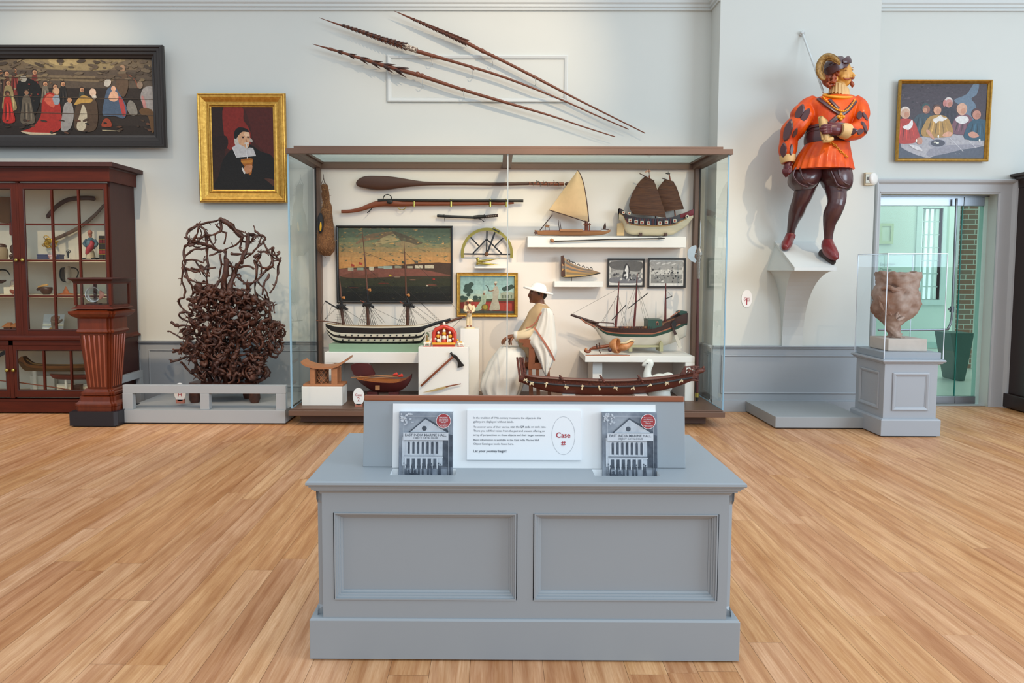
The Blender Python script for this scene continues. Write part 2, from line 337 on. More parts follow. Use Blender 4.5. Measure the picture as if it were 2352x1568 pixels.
dado('baseboard_right', (P(2336, 500, YW).x, YW, 0), (8.4, YW, 0), (0, -1, 0), [(.1, 1.4)])
# shallow raised panel behind the spears
a = P(890, 234, YW-.01); b = P(1305, 127, YW-.01); pm = MB(); ww, hh = b.x-a.x, b.z-a.z
pm.rframe((a.x, YW, a.z), UX, UZ, ww, hh, [(0, 0), (0, .022), (.012, .028), (.035, .022), (.045, .008), (.05, .008)], TRIMW)
pm.box(a.x+.045, b.x-.045, YW-.008, YW-.001, a.z+.045, b.z-.045, PAINT); S(pm, 'trim_3')
# ---- doorway on the right
CAS = mat('#b4b5b6', .45, var=.02, sc=4, name='casing_paint')
d = MB(); ox0, ox1, oz = P(2008, 420, YW).x-.0, P(2334, 420, YW).x, P(2150, 412, YW).z
for x0, x1, sgn in ((ox0, DX0, 1), (ox1, DX1, -1)):
    k = abs(x1-x0); pr = [(0, 0), (0, .05), (.012, .06), (.03, .055), (.045, .04), (.055, .028), (k-.02, .024), (k-.008, .016), (k, .016), (k, 0)]
    d.loft([[V(x0+sgn*i, YW-j, 0) for i, j in pr], [V(x0+sgn*i, YW-j, oz-i*(oz-DZ)/k) for i, j in pr]], CAS, False)
k = oz-DZ; kx = ox1-DX1; pr = [(0, 0), (0, .05), (.012, .06), (.03, .055), (.045, .04), (.055, .028), (k-.02, .024), (k-.008, .016), (k, .016), (k, 0)]
d.loft([[V(ox0+i*(DX0-ox0)/k, YW-j, oz-i) for i, j in pr], [V(ox1-i*kx/k, YW-j, oz-i) for i, j in pr]], CAS, False)
S(d, 'door_1', bev=.002)
STEEL = mat('#85898e', .36, 1, var=.05, sc=5, stretch=(1, 1, 30), name='brushed_steel')
TINT = glass('#e2f4ed', .6, 'green_tinted_glass'); YD = 7.93
EDGE = mat('#3f8f86', .15, var=.05, name='glass_edge')
XS = P(2211, 480, YD).x; XE = P(2258, 480, YD).x
g = thing('glass_door', 'frameless glass door leaf with steel rails and bent steel push bar in the grey doorway', 'door', (DX0+.4, YD, 0))
zt, zb = P(2150, 453, YD).z, P(2150, 473, YD).z
q = MB(); q.box(DX0+.002, XS-.006, YD-.006, YD+.006, .09, zb, TINT); q.build('pane', g)
q = MB(); q.box(XS-.006, XS-.003, YD-.006, YD+.006, .09, zb, EDGE); q.build('pane_edge', g)
q = MB(); q.box(DX0+.002, XS-.004, YD-.022, YD+.022, zb, zt, STEEL); q.build('top_rail', g, bev=.002)
q = MB(); q.box(DX0+.002, XS-.004, YD-.022, YD+.022, .008, .09, STEEL); q.build('bottom_rail', g, bev=.002)
hb = MB(); yh = YD-.07
hb.tube([P(2197, 456, yh), P(2188, 690, yh), P(2184.5, 735, yh), P(2178, 752, yh), P(2163, 757, yh), P(2017, 757.5, yh)], .0125, STEEL, 10, 3, round_=.3)
hb.tube([P(2176, 710, yh)+V(.02, 0, 0), P(2176, 710, YD)+V(.03, 0, 0)], .014, STEEL, 10)
hb.build('push_bar', g)
q = MB(); q.box(XS-.10, XS-.06, YD-.03, YD-.006, P(2176, 717, YD).z, P(2176, 703, YD).z, mat('#5b6066', .3, .9, name='dark_steel')); q.build('latch', g, bev=.002)
g = thing('glass_side_panel', 'narrow fixed glass panel with steel rails beside the glass door', 'glass panel', (XS+.1, YD, 0))
q = MB(); q.box(XS+.002, XE, YD-.006, YD+.006, .09, zb, TINT); q.build('pane', g)
q = MB(); q.box(XS, XS+.003, YD-.006, YD+.006, .09, zb, EDGE); q.build('pane_edge', g)
q = MB(); q.box(XS, XE, YD-.022, YD+.022, zb, zt, STEEL); q.build('top_rail', g, bev=.002)
q = MB(); q.box(XS, XE, YD-.022, YD+.022, .008, .09, STEEL); q.build('bottom_rail', g, bev=.002)
q = MB(); q.box(DX0, DX1, YD-.03, YD+.03, zt+.004, DZ, STEEL); S(q, 'trim_4')
q = MB(); q.box(XE+.003, DX1, YD-.01, YD+.06, 0, DZ, mat('#b9d2ca', .6, name='mint_paint')); S(q, 'trim_5')
# ---- hall seen through the glass
MINT = mat('#e3ebe5', .7, var=.02, sc=2, name='hall_paint'); HF = mat('#d6dbd6', .35, var=.04, sc=3, name='hall_floor')
YH = 13.6; hx0, hx1 = 6.2, 13.5
h = MB(); h.box(3.9, 14, YW+.2, YH+.3, -.06, -.004, HF); S(h, 'floor_hall')
wx0, wx1 = P(2118, 480, YH).x, P(2166, 480, YH).x; wz1, wz0 = P(2140, 478, YH).z, P(2130, 688, YH).z
h = MB(); h.box(3.9, wx0, YH, YH+.2, 0, 4.6, MINT); h.box(wx1, 14, YH, YH+.2, 0, 4.6, MINT); h.box(wx0, wx1, YH, YH+.2, 0, wz0, MINT); h.box(wx0, wx1, YH, YH+.2, wz1, 4.6, MINT)
S(h, 'wall_hall_back')
h = MB(); h.box(3.9, 14, YW+.2, YH+.2, 4.6, 4.7, MINT); S(h, 'ceiling_hall')
h = MB(); h.box(3.9, 14, YH-.02, YH, 0, .12, mat('#b7cfc8', .5, name='hall_base')); S(h, 'baseboard_hall')
h = MB(); h.box(wx0-.2, wx1+.3, YH+.21, YH+.22, wz0-.1, wz1+.1, emit('#f4fbff', 1.5, 'bright_daylight'))
FR = mat('#dfe9e8', .5, name='hall_window_paint')
for i in range(1, 4): xx = wx0+(wx1-wx0)*i/4; h.box(xx-.012, xx+.012, YH+.06, YH+.10, wz0, wz1, FR)
for i in range(0, 8): zz = wz0+(wz1-wz0)*i/7; h.box(wx0, wx1, YH+.063, YH+.097, zz-.011, zz+.011, FR)
h.rframe((wx0, YH, wz0), UX, UZ, wx1-wx0, wz1-wz0, [(-.10, 0), (-.10, .03), (0, .03), (0, -.1)], FR)
S(h, 'window_1')
area('hall_fill_light', (9.3, 11.2, 4.4), (9.3, 11.2, 0), 4.5, 3.5, 130, (1, .99, .95))  # unseen area lamp added under the ceiling to brighten the hall
def brick_mat():
    m = bpy.data.materials.new('brick_and_mortar'); m.use_nodes = True; n = m.node_tree.nodes; l = m.node_tree.links; b = n['Principled BSDF']
    t = n.new('ShaderNodeTexCoord'); sp = n.new('ShaderNodeSeparateXYZ'); ad = n.new('ShaderNodeMath'); cb = n.new('ShaderNodeCombineXYZ'); br = n.new('ShaderNodeTexBrick')
    l.new(t.outputs['Object'], sp.inputs[0]); l.new(sp.outputs['X'], ad.inputs[0]); l.new(sp.outputs['Y'], ad.inputs[1]); l.new(ad.outputs[0], cb.inputs[0]); l.new(sp.outputs['Z'], cb.inputs[1]); l.new(cb.outputs[0], br.inputs['Vector']); l.new(br.outputs[0], b.inputs['Base Color'])
    br.inputs['Color1'].default_value = lin('#a5796a'); br.inputs['Color2'].default_value = lin('#9c8b82'); br.inputs['Mortar'].default_value = lin('#d6d8cf')
    br.inputs['Scale'].default_value = 1; br.inputs['Brick Width'].default_value = .21; br.inputs['Row Height'].default_value = .075; br.inputs['Mortar Size'].default_value = .007
    b.inputs['Roughness'].default_value = .8; return m
yb = 10.8; h = MB(); bx0, bx1 = P(2203, 800, yb).x, P(2232, 800, yb).x
h.box(bx0, bx1, yb, yb+.12, 0, 4.6, brick_mat()); S(h, 'pillar_brick')
h = MB(); h.box(bx1+.003, bx1+.9, yb+.02, yb+.5, 0, 4.6, MINT); S(h, 'wall_hall_pier')
yb = 9.6; h = MB(); zz = P(2190, 765, yb).z; x0, x1 = P(2183, 765, yb).x, P(2183, 765, yb).x+.32
h.loft([[V(x0+.14, yb, 0), V(x1-.1, yb, 0), V(x1-.1, yb+.35, 0), V(x0+.14, yb+.35, 0)], [V(x0, yb, zz), V(x1, yb, zz), V(x1, yb+.35, zz), V(x0, yb+.35, zz)]], mat('#55706d', .5, name='planter_paint'), False)
h.build('planter', None, 'dark teal tapered planter on the hall floor behind the glass door', 'planter')
wt_ = thing('wall_lettering', 'grey wall lettering reading Export and Design seen through the glass door', 'sign', P(2021, 622, YH-.004)); h = MB(); GRY = mat('#8c9a93', .6, name='wall_lettering')
for s, y in (('Export →', 610), ('Design', 622)):
    a = P(2021, y, YH-.004); text(h, s.replace('→', ''), a, UX, UZ, GRY, height=RP(7, YH))
h.build('lettering', wt_); h = MB(); a = P(2047, 607, YH-.004); k = RP(1, YH)
h.obox(a+V(4*k, 0, 0), V(5*k, 0, 0), V(0, .001, 0), V(0, 0, .45*k), GRY); 
for sg in (1, -1): h.obox(a+V(7.2*k, 0, sg*1.4*k), V(1.6*k, 0, -sg*1.6*k), V(0, .001, 0), V(.3*k, 0, .3*k), GRY)
h.build('arrow', wt_)
fr = thing('framed_print', 'pale framed print on the hall wall seen through the glass door', 'picture', P(2030, 555, YH-.02))
a = P(2018, 560, YH-.02); b = P(2052, 513, YH-.02); h = MB(); h.rframe(a, UX, UZ, b.x-a.x, b.z-a.z, [(0, 0), (0, .02), (.05, .02), (.05, .005)], mat('#cfd8b4', .5, name='pale_frame')); h.build('frame', fr)
h = MB(); h.box(a.x+.04, b.x-.04, YH-.02, YH-.012, a.z+.04, b.z-.04, mat('#e4ead9', .6, hx2='#cbd6c2', sc=5, name='print_paper')); h.build('print', fr)
# ================================================================ kiosk table in the foreground
KP = mat('#939ba1', .42, var=.012, sc=5, name='grey_blue_cabinet_paint')
TX0, TX1, TY0, TY1, TZ = -.704, .936, 2.60, 3.385, .708
BX0, BX1 = TX0+.047, TX1-.047
kt = thing('kiosk_table', 'large grey-blue panelled table with moulded edge in front of the display case', 'table', (.116, 3.0, 0))
b = MB()
def slab(mb, x0, x1, y0, y1, prof, m):                              # prof = [(inset, z)] carried round a rectangle
    mb.loft([[V(x0+i, y0+i, z), V(x1-i, y0+i, z), V(x1-i, y1-i, z), V(x0+i, y1-i, z)] for i, z in prof], m, False)
b = MB(); slab(b, TX0, TX1, TY0+.035, TY1-.035, [(.0, .008), (0, .158), (.005, .166), (.03, .166)], KP); b.build('plinth', kt, bev=.002)
b = MB()
def body_ring(z, c, g=0): return [V(BX0-.022+c+g, TY0+.076+g, z), V(BX1+.022-c-g, TY0+.076+g, z), V(BX1+.022-g, TY0+.062+c+g, z), V(BX1+.022-g, TY1-.06, z), V(BX0-.022+g, TY1-.06, z), V(BX0-.022+g, TY0+.062+c+g, z)]
YF = TY0+.062
b.loft([body_ring(.166, .001), body_ring(.185, .004), body_ring(.20, .024), body_ring(.60, .024), body_ring(.62, .004), body_ring(.66, .001)], KP, False)
b.build('carcass', kt)
b = MB()
pz0, pz1 = .238, .575
for x0, x1, z0, z1 in ((BX0, BX1, pz1, .66), (BX0, BX1, .166, pz0), (BX0, -.607, pz0, pz1), (.083, .151, pz0, pz1), (.845, BX1, pz0, pz1)): b.box(x0+.004, x1-.004, YF-.018, YF, z0, z1, KP)
b.build('front_frame', kt)
for x0, x1 in ((-.607, .083), (.151, .845)):
    b = MB(); b.rframe((x0, YF-.018, pz0), UX, UZ, x1-x0, pz1-pz0, [(0, 0), (0, .004), (.005, .004), (.006, -.004), (.012, -.006), (.013, -.012), (.019, -.014), (.020, -.021), (.027, -.024), (.028, -.029)], KP)
    b.box(x0+.02, x1-.02, YF+.009, YF+.013, pz0+.02, pz1-.02, KP); b.build('front_panel', kt)
b = MB()
slab(b, TX0, TX1, TY0, TY1, [(.055, .640), (.045, .648), (.040, .660), (.026, .664), (.026, .670), (.018, .672), (.016, .680), (.010, .683), (.010, .687), (.004, .689), (0, .695), (.001, .703), (.006, .708)], KP)
b.f = [f for f in b.f if len(f) != 4 or any(b.v[i].z < .7079 for i in f)]; b.mi = b.mi[:len(b.f)]; b.sm = b.sm[:len(b.f)]   # leave the top open for the two slots
ex = .006; SY0, SY1 = 2.69, 2.776; SL = ((-.402, -.150), (.384, .636))
def q4(mb, x0, x1, y0, y1, z, m): mb.poly([(x0, y0, z), (x1, y0, z), (x1, y1, z), (x0, y1, z)], m)
q4(b, TX0+ex, TX1-ex, TY0+ex, SY0, TZ, KP); q4(b, TX0+ex, TX1-ex, SY1, TY1-ex, TZ, KP)
for x0, x1 in ((TX0+ex, SL[0][0]), (SL[0][1], SL[1][0]), (SL[1][1], TX1-ex)): q4(b, x0, x1, SY0, SY1, TZ, KP)
b.build('top', kt)
WHT = mat('#e4e8ea', .45, var=.008, sc=5, name='white_laminate')
for x0, x1 in SL:
    b = MB(); z0 = .62
    q4(b, x0, x1, SY0, SY1, z0, WHT)
    for A, B in (((x0, SY0), (x1, SY0)), ((x1, SY0), (x1, SY1)), ((x1, SY1), (x0, SY1)), ((x0, SY1), (x0, SY0))): b.poly([(*A, z0), (*B, z0), (*B, TZ), (*A, TZ)], WHT)
    b.build('book_slot', kt, label='white lined slot cut in the table top')
# upright board at the back of the table
bo = V(-.525, 2.797, TZ+.001); BV = V(0, .035, .262).normalized(); BN = V(0, -BV.z, BV.y)
bd = thing('display_board', 'upright grey board with a wooden top rail standing on the kiosk table', 'board', (.117, 2.81, TZ))
b = MB(); bw = 1.284; bh = .262
b.obox(bo+UX*bw/2+BV*bh/2-BN*.011, UX*bw/2, BV*bh/2, BN*.011, KP); b.build('panel', bd, bev=.0015)
WOODR = mat('#8a4a26', .3, var=.2, sc=9, stretch=(.6, 12, 12), name='stained_rail', coat=.3)
b = MB(); b.obox(bo+UX*bw/2+BV*(bh+.011)-BN*.016, UX*(bw/2-.002), BV*.011, BN*.021, WOODR); b.build('top_rail', bd, label='reddish wooden rail', bev=.004)
wo = bo+UX*.118+BN*.004; ww, wh = 1.048, .255
WO = wo
b = MB(); b.obox(wo+UX*ww/2+BV*(wh/2-.004), UX*ww/2, BV*wh/2, BN*.003, WHT)
b.build('backing_sheet', bd, label='white backing sheet')
# information card
def onboard(px, py, off):                                            # point of the board plane (raised by off) under a photo pixel
    o = bo+BN*off; d = ray(px, py); t = (o-EYE).dot(BN)/d.dot(BN); return EYE+d*t
INK = mat('#3c4654', .6, name='print_ink'); RED = mat('#a8323f', .6, name='red_ink'); CARD = mat('#e6ebef', .5, var=.006, name='white_card')
c0, c1 = onboard(1072, 1056, .019), onboard(1335, 942.5, .019); cw = c1.x-c0.x; ch = (c1-c0).dot(BV)
cd = thing('information_card', 'white card printed with museum text and an oval Case # mark on the kiosk board', 'sign', c0)
b = MB(); b.obox(c0+UX*cw/2+BV*ch/2-BN*.006, UX*cw/2, BV*ch/2, BN*.006, CARD); b.build('card', cd, bev=.001)
b = MB()
def tline(s, x, y, x2, bold=0., m=INK): p = onboard(x, y, .0195); text(b, s, p, UX, BV, m, width=onboard(x2, y, .0195).x-p.x, bold=bold)
tline('In the tradition of 19th-century museums, the objects in this', 1087.5, 961, 1242)
tline('gallery are displayed without labels.', 1087.5, 970, 1180)
tline('To uncover some of their stories,', 1087.5, 982, 1170); tline('scan the QR code', 1172.5, 982, 1218, .012); tline('on each case.', 1220, 982, 1254)
tline('There you will find voices from the past and present offering an', 1087.5, 991, 1251)
tline('array of perspectives on these objects and their larger contexts.', 1087.5, 1000.5, 1252)
tline('Basic information is available in the East India Marine Hall', 1087.5, 1012, 1238)
tline('Object Catalogue books found here.', 1087.5, 1021, 1180)
tline('Let your journey begin!', 1087.5, 1038, 1163, .012)
tline('Case', 1277.5, 1004.5, 1310, .016, RED); tline('#', 1289, 1023, 1299, .012, RED)
ec = onboard(1294, 1000, .0193); ea, eb = onboard(1320.5, 1000, .0193).x-ec.x, (onboard(1294, 956.5, .0193)-ec).dot(BV)
ring = [[ec+UX*math.cos(t)*(ea+d)+BV*math.sin(t)*(eb+d)+BN*.0003 for t in [2*math.pi*i/48 for i in range(48)]] for d in (-.0006, .0006)]
b.loft(ring, mat('#a5aab2', .6, name='grey_hairline'), False, False)
b.build('lettering', cd)
# two catalogues leaning in the slots
PAPER = mat('#dfe3e6', .6, name='paper'); CV1 = mat('#6c7684', .3, hx2='#98a2ad', sc=9, det=8, name='cover_grey', spec=.5); CV2 = mat('#aab4bf', .35, hx2='#c6ced6', sc=14, det=6, name='cover_light'); CV3 = mat('#39424e', .35, hx2='#525c69', sc=30, name='cover_dark'); CV4 = mat('#c3cad2', .35, name='cover_band')
def book(xl, xr, ytop, ybot, label):
    off = .006
    lo, hi = onboard(xl, ytop, off+.026), onboard(xr, ytop, off+.026)
    wid = hi.x-lo.x; H = .285; tp = lo; bot = lo-BV*H
    t = thing('catalogue_book', label, 'book', bot+UX*wid/2, 'object catalogues on the kiosk table')
    b = MB(); b.obox(bot+UX*(wid/2+.001)+BV*(H/2)-BN*.013, UX*(wid/2-.001), BV*(H/2-.002), BN*.0115, PAPER); b.build('pages', t)
    b = MB(); b.obox(bot+UX*wid/2+BV*H/2-BN*.0006, UX*wid/2, BV*H/2, BN*.0006, CV1)
    b.obox(bot+UX*wid/2+BV*H/2-BN*.0254, UX*wid/2, BV*H/2, BN*.0006, CV1); b.obox(bot+UX*.0006+BV*H/2-BN*.013, UX*.0006, BV*H/2, BN*.013, CV1); b.build('cover', t)
    b = MB(); k = [0]
    def pt(x, y): return tp+UX*(x*wid)-BV*(y*wid)+BN*(.0003+k[0]*.00012)
    def pl(pts, m): k[0] += 1; b.poly([pt(*q) for q in pts[::-1]], m)
    def bx(x0, y0, x1, y1, m): pl([(x0, y0), (x1, y0), (x1, y1), (x0, y1)], m)
    bx(0, 0, 1, .50, CV1)
    for i in range(26): a_ = R0.uniform(0, 6.28); x_, y_ = .04+.24*R0.random()**1.4, .03+.2*R0.random()**1.3; pl([(x_+R0.uniform(.01, .035)*math.cos(a_+j*.9), y_+R0.uniform(.01, .03)*math.sin(a_+j*.9)) for j in range(7)], R0.choice((CV4, CV2, CV2)))
    pl([(.18, .37), (.49, .10), (.93, .35), (.93, .37)], CV3); pl([(.21, .37), (.49, .13), (.88, .37)], CV2)          # pediment
    pl([(.06+0*0, .98), (.06, .46), (.9, .40), (.9, .98)], CV2)
    pl([(.81, .98), (.81, .38), (.99, .42), (.99, 1.0)], CV3)
    pl([(.47+.045*math.cos(a), .30+.045*math.sin(a)) for a in [i*.5236 for i in range(12)]], CV3)
    for i in range(7):                                               # arched bays and columns
        x0 = .165+i*.087; pl([(x0, .76), (x0, .57)]+[(x0+.02-.02*math.cos(a), .57-.03*math.sin(a)) for a in (.4, .9, 1.57, 2.2, 2.8)]+[(x0+.04, .57), (x0+.04, .76)], CV3)
    for i in range(8): bx(.125+i*.087, .53, .142+i*.087, .78, CV4)
    bx(.10, .795, .82, .805, CV3); bx(.10, .815, .82, .83, CV4)
    for i in range(6): bx(.155+i*.098, .85, .205+i*.098, 1.0, CV3)
    for i in range(7): bx(.115+i*.098, .84, .14+i*.098, 1.04, CV4)
    bx(.08, 1.03, .97, 1.2, CV1)
    for i, (x, h) in enumerate(((.1, .17), (.14, .14), (.26, .15), (.38, .17), (.45, .16), (.55, .15), (.61, .16), (.74, .17), (.77, .15), (.92, .18), (.95, .16))):
        pl(cr([(x-.016, 1.14), (x-.013, 1.14-h*.6), (x, 1.12-h), (x+.013, 1.14-h*.6), (x+.016, 1.14)], 3, True), CV3); pl([(x+.012*math.cos(a), 1.105-h+.016*math.sin(a)) for a in [i*.785 for i in range(8)]], CV3)
    for x in (.19, .31): pl(cr([(x-.05, 1.2), (x-.04, 1.12), (x, 1.09), (x+.05, 1.12), (x+.06, 1.2)], 3, True), CV3); pl([(x+.024*math.cos(a), 1.075+.028*math.sin(a)) for a in [i*.785 for i in range(8)]], CV3)
    for y0, y1, x0, x1 in ((.075, .079, .09, .92), (.075, 1.2, .09, .094), (.075, 1.2, .916, .92)): bx(x0, y0, x1, y1, CV4)
    bx(.085, .375, .915, .51, CV4)
    k[0] += 1; text(b, 'EAST INDIA MARINE HALL', pt(.5, .440), UX, BV, CV3, width=wid*.76, align='CENTER', bold=.008)
    text(b, 'OBJECT CATALOGUE', pt(.5, .488), UX, BV, INK, width=wid*.45, align='CENTER')
    b.build('cover_print', t)
    b = MB(); k[0] += 2; rc = (.825, .16)
    pl([(rc[0]+.136*math.cos(i*.2618), rc[1]+.136*math.sin(i*.2618)) for i in range(24)], CARD)
    pl([(rc[0]+.128*math.cos(i*.2618), rc[1]+.128*math.sin(i*.2618)) for i in range(24)], mat('#9c3438', .45, name='red_sticker'))
    k[0] += 1
    for s, y, wd in (('Please put back', -.068, .155), ('when finished so', -.036, .17), ('others can enjoy!', -.004, .17), ('Thank you.', .026, .10), ('Property of Peabody', .070, .17), ('Essex Museum', .090, .12)):
        text(b, s, pt(rc[0], rc[1]+y+.008), UX, BV, CARD, width=wid*wd, align='CENTER', bold=.01)
    b.build('sticker', t, label='round red sticker')
book(917, 1041, 945.5, 1091, 'grey catalogue leaning in the slot nearer the tomahawk pedestal, left of the card')
book(1383, 1509, 946.5, 1092, 'grey catalogue leaning in the slot on the right of the card, showing its spine')
# ================================================================ helpers for traced shapes
def ln(mb, pts, Y, r, m, n=5, sub=0): return mb.tube([P(*p[:2], p[2] if len(p) > 2 else Y) for p in pts], r, m, n, sub)
def out(pts, Y, k=0, closed=True): return [P(*p, Y) for p in (cr(pts, k, closed) if k else pts)]
def slabp(mb, pts, Y, d, m, k=0, sm=False): return mb.prism(out(pts, Y, k), (0, d, 0), m, sm)      # outline at depth Y, d thick
def rows(mb, rs, Yc, m, n=28, fold=0., nf=9, cap=True, sub=3, ph=0.):
    """body from stacked ellipses: (py, px left, px right, half depth[, depth centre])"""
    rs = [(*r, Yc) if len(r) == 4 else r for r in rs]; rs = cr(rs, sub) if sub else rs; rings = []
    for k, (y, l, r, d, yc) in enumerate(rs):
        a, b = P(l, y, yc), P(r, y, yc); c = (a+b)/2; ra = (b.x-a.x)/2; ring = []; ff = fold*k/max(1, len(rs)-1)
        for j in range(n):
            t = 2*math.pi*j/n; q = 1+ff*math.sin(nf*t+ph+1.3*math.sin(2*t))
            ring.append(c+V(math.cos(t)*ra*q, math.sin(t)*d*q, 0))
        rings.append(ring)
    return mb.loft(rings, m, True, cap)
def sheet(mb, rs, Yf, m, n=22, bulge=.04, rip=.008, nr=5, th=.006):
    rs = cr(rs, 3); nv = len(rs)
    def f(o):
        def g(u, v):
            y, l, r = rs[min(int(round(v*(nv-1))), nv-1)][:3]; p = P(l+(r-l)*u, y, Yf)
            return p+V(0, -bulge*math.sin(math.pi*u)+rip*math.sin(u*nr*2*math.pi+v*2)*(.3+v)+o, 0)
        return g
    a = len(mb.v); mb.grid(f(0), n, nv, m); b = len(mb.v); mb.grid(f(th), n, nv, m)
    e = [j*n for j in range(nv)]+[(nv-1)*n+i for i in range(1, n)]+[j*n+n-1 for j in range(nv-2, -1, -1)]+[i for i in range(n-2, 0, -1)]
    k = mb.mats.index(m)
    for i, q in enumerate(e): w_ = e[(i+1) % len(e)]; mb.f.append([a+q, a+w_, b+w_, b+q]); mb.mi.append(k); mb.sm.append(False)
    return mb
def hull(mb, st, Yc, bands, deck=None, nf=14, pw=.45, sub=3, lift=.0):
    """ship body: st = [(px, py rail, py keel, half beam m)], bands = [(upto fraction from keel, material)]"""
    st = cr(st, sub); fs = sorted(set([i/nf for i in range(nf+1)]+[b[0] for b in bands]))
    for sg in (-1, 1):
        vs = []
        for x, t, k, hb in st:
            for f in fs: p = P(x, k+(t-k)*f, Yc); vs.append(p+V(0, sg*max(hb, .002)*(f+.0005)**pw, 0))
        q = len(fs); last = 0
        for bi, (fu, m) in enumerate(bands):
            fc = []
            for i in range(len(st)-1):
                for j in range(q-1):
                    mid = (fs[j]+fs[j+1])/2
                    if last <= mid < fu: fc.append((i*q+j, (i+1)*q+j, (i+1)*q+j+1, i*q+j+1))
            used = sorted({i for f in fc for i in f}); mp = {u: i for i, u in enumerate(used)}
            mb.add([vs[u] for u in used], [tuple(mp[i] for i in f) for f in fc], m, True); last = fu
    if deck:
        top = [(P(x, t, Yc)-UZ*lift, max(hb, .002)) for x, t, k, hb in st]
        for (a, ha), (b, hb) in zip(top, top[1:]): mb.poly([a-UY*ha, b-UY*hb, b+UY*hb, a+UY*ha], deck)
    return mb
def ballchain(mb, pts, Y, r, m, step=1.6):
    q = [P(*p[:2], p[2] if len(p) > 2 else Y) for p in pts]
    for a, b in zip(q, q[1:]):
        k = max(1, int((b-a).length/(r*step)))
        for i in range(k): mb.ell(a+(b-a)*(i/k), r, m, nu=7, nv=5)
WHITE = mat('#e6e3dd', .6, var=.01, sc=4, name='white_plinth_paint')
BRONZE = mat('#6b5142', .45, .15, var=.05, sc=3, name='bronze_brown_metal'); DKBR = mat('#1d1613', .6, name='dark_gasket')
CLEAR = glass('#fdfefe', .12, 'low_reflection_glass'); SIDEG = glass('#f8fcfb', .9, 'case_glass'); GEDGE = mat('#86abc0', .2, var=.04, name='case_glass_edge')
# ================================================================ display case
ZF = .163; YB = 7.70; CY0 = 6.70
CX0, CX1 = -1.93, 2.16
case = thing('display_case', 'large brown framed glass display case full of ships, weapons and a seated figure', 'display case', (.11, 7.2, 0))
b = MB(); b.box(-1.95, 2.17, 6.66, 7.755, .102, .150, BRONZE); b.box(-1.94, 2.16, 6.70, 7.75, .150, ZF, BRONZE); b.build('base_slab', case, bev=.003)
b = MB(); b.box(-1.873, 2.03, 6.80, 7.7, .014, .1015, mat('#4b3329', .5, name='kick_brown')); b.build('kick', case, bev=.002)
for x in (-1.75, .1, 1.95):
    b = MB(); b.tube([(x, 6.85, 0), (x, 6.85, .016)], .02, DKBR, 10); b.build('foot', case)
b = MB(); zt0, zt1 = 2.553, 2.602
b.box(-1.945, 2.19, CY0-.02, CY0+.045, zt0, zt1, BRONZE); b.box(-1.945, 2.19, 7.66, 7.755, zt0, zt1, BRONZE)
b.box(-1.945, -1.85, CY0+.045, 7.66, zt0, zt1, BRONZE); b.box(2.09, 2.19, CY0+.045, 7.66, zt0, zt1, BRONZE)
xm = P(1166, 370, 7.0).x; b.box(xm-.045, xm+.045, CY0+.045, 7.66, zt0+.004, zt1, BRONZE)
for x0, x1, y0, y1 in ((-1.87, 2.10, CY0-.016, CY0+.04), (-1.87, 2.10, 7.68, 7.745), (-1.87, -1.83, CY0+.04, 7.68), (2.06, 2.10, CY0+.04, 7.68)): b.box(x0, x1, y0, y1, zt1, zt1+.022, BRONZE)
b2 = MB(); b2.box(-1.84, 2.08, CY0+.042, 7.675, zt1+.004, zt1+.012, glass('#eef4f1', .5, 'roof_glass')); b2.build('roof_pane', case)
b.build('top_frame', case, bev=.002)
e = []
for px in (666.5, 674): pass
xl0, xl1 = P(727.5, 500, 7.68).x, P(738.5, 500, 7.68).x; xr0, xr1 = P(1592, 500, 7.68).x, P(1604, 500, 7.68).x
for x0, x1 in ((xl0, xl1), (xr0, xr1)):
    b = MB(); b.box(x0, x1, 7.62, 7.70, ZF, zt0, BRONZE)
    xx = x0 if x0 < 0 else x1-.012; b.box(xx-.002, xx+.014, 7.612, 7.62, ZF, zt0, DKBR); b.build('post', case)
b = MB(); b.box(xl0+.02, xr1-.02, YB, YB+.02, ZF, zt0, mat('#e6dcd3', .7, var=.01, sc=3, name='case_lining')); b.build('back_panel', case, label='white lining at the back of the case')
xs = P(1165.5, 600, CY0).x
b = MB(); b.box(CX0+.012, xs-.004, CY0, CY0+.010, ZF+.004, zt0, CLEAR); b.build('front_pane', case)
b = MB(); b.box(xs+.004, CX1-.012, CY0, CY0+.010, ZF+.004, zt0, CLEAR); b.build('front_pane', case)
b = MB(); b.box(xs-.0055, xs+.0055, CY0-.001, CY0+.008, ZF+.002, zt0, mat('#a3acae', .3, name='glass_seam')); b.build('pane_seam', case)
for x, sg in ((CX0, 1), (CX1, -1)):
    b = MB(); b.box(x-.005, x+.005, CY0+.012, 7.61, ZF+.004, zt0, SIDEG); b.build('side_pane', case)
    b = MB(); b.box(x-.006, x+.010 if sg > 0 else x+.006, CY0-.001, CY0+.011, ZF, zt0, GEDGE); b.box(x-.004, x+.004, CY0, 7.61, ZF, ZF+.004, GEDGE); b.build('pane_edge', case)
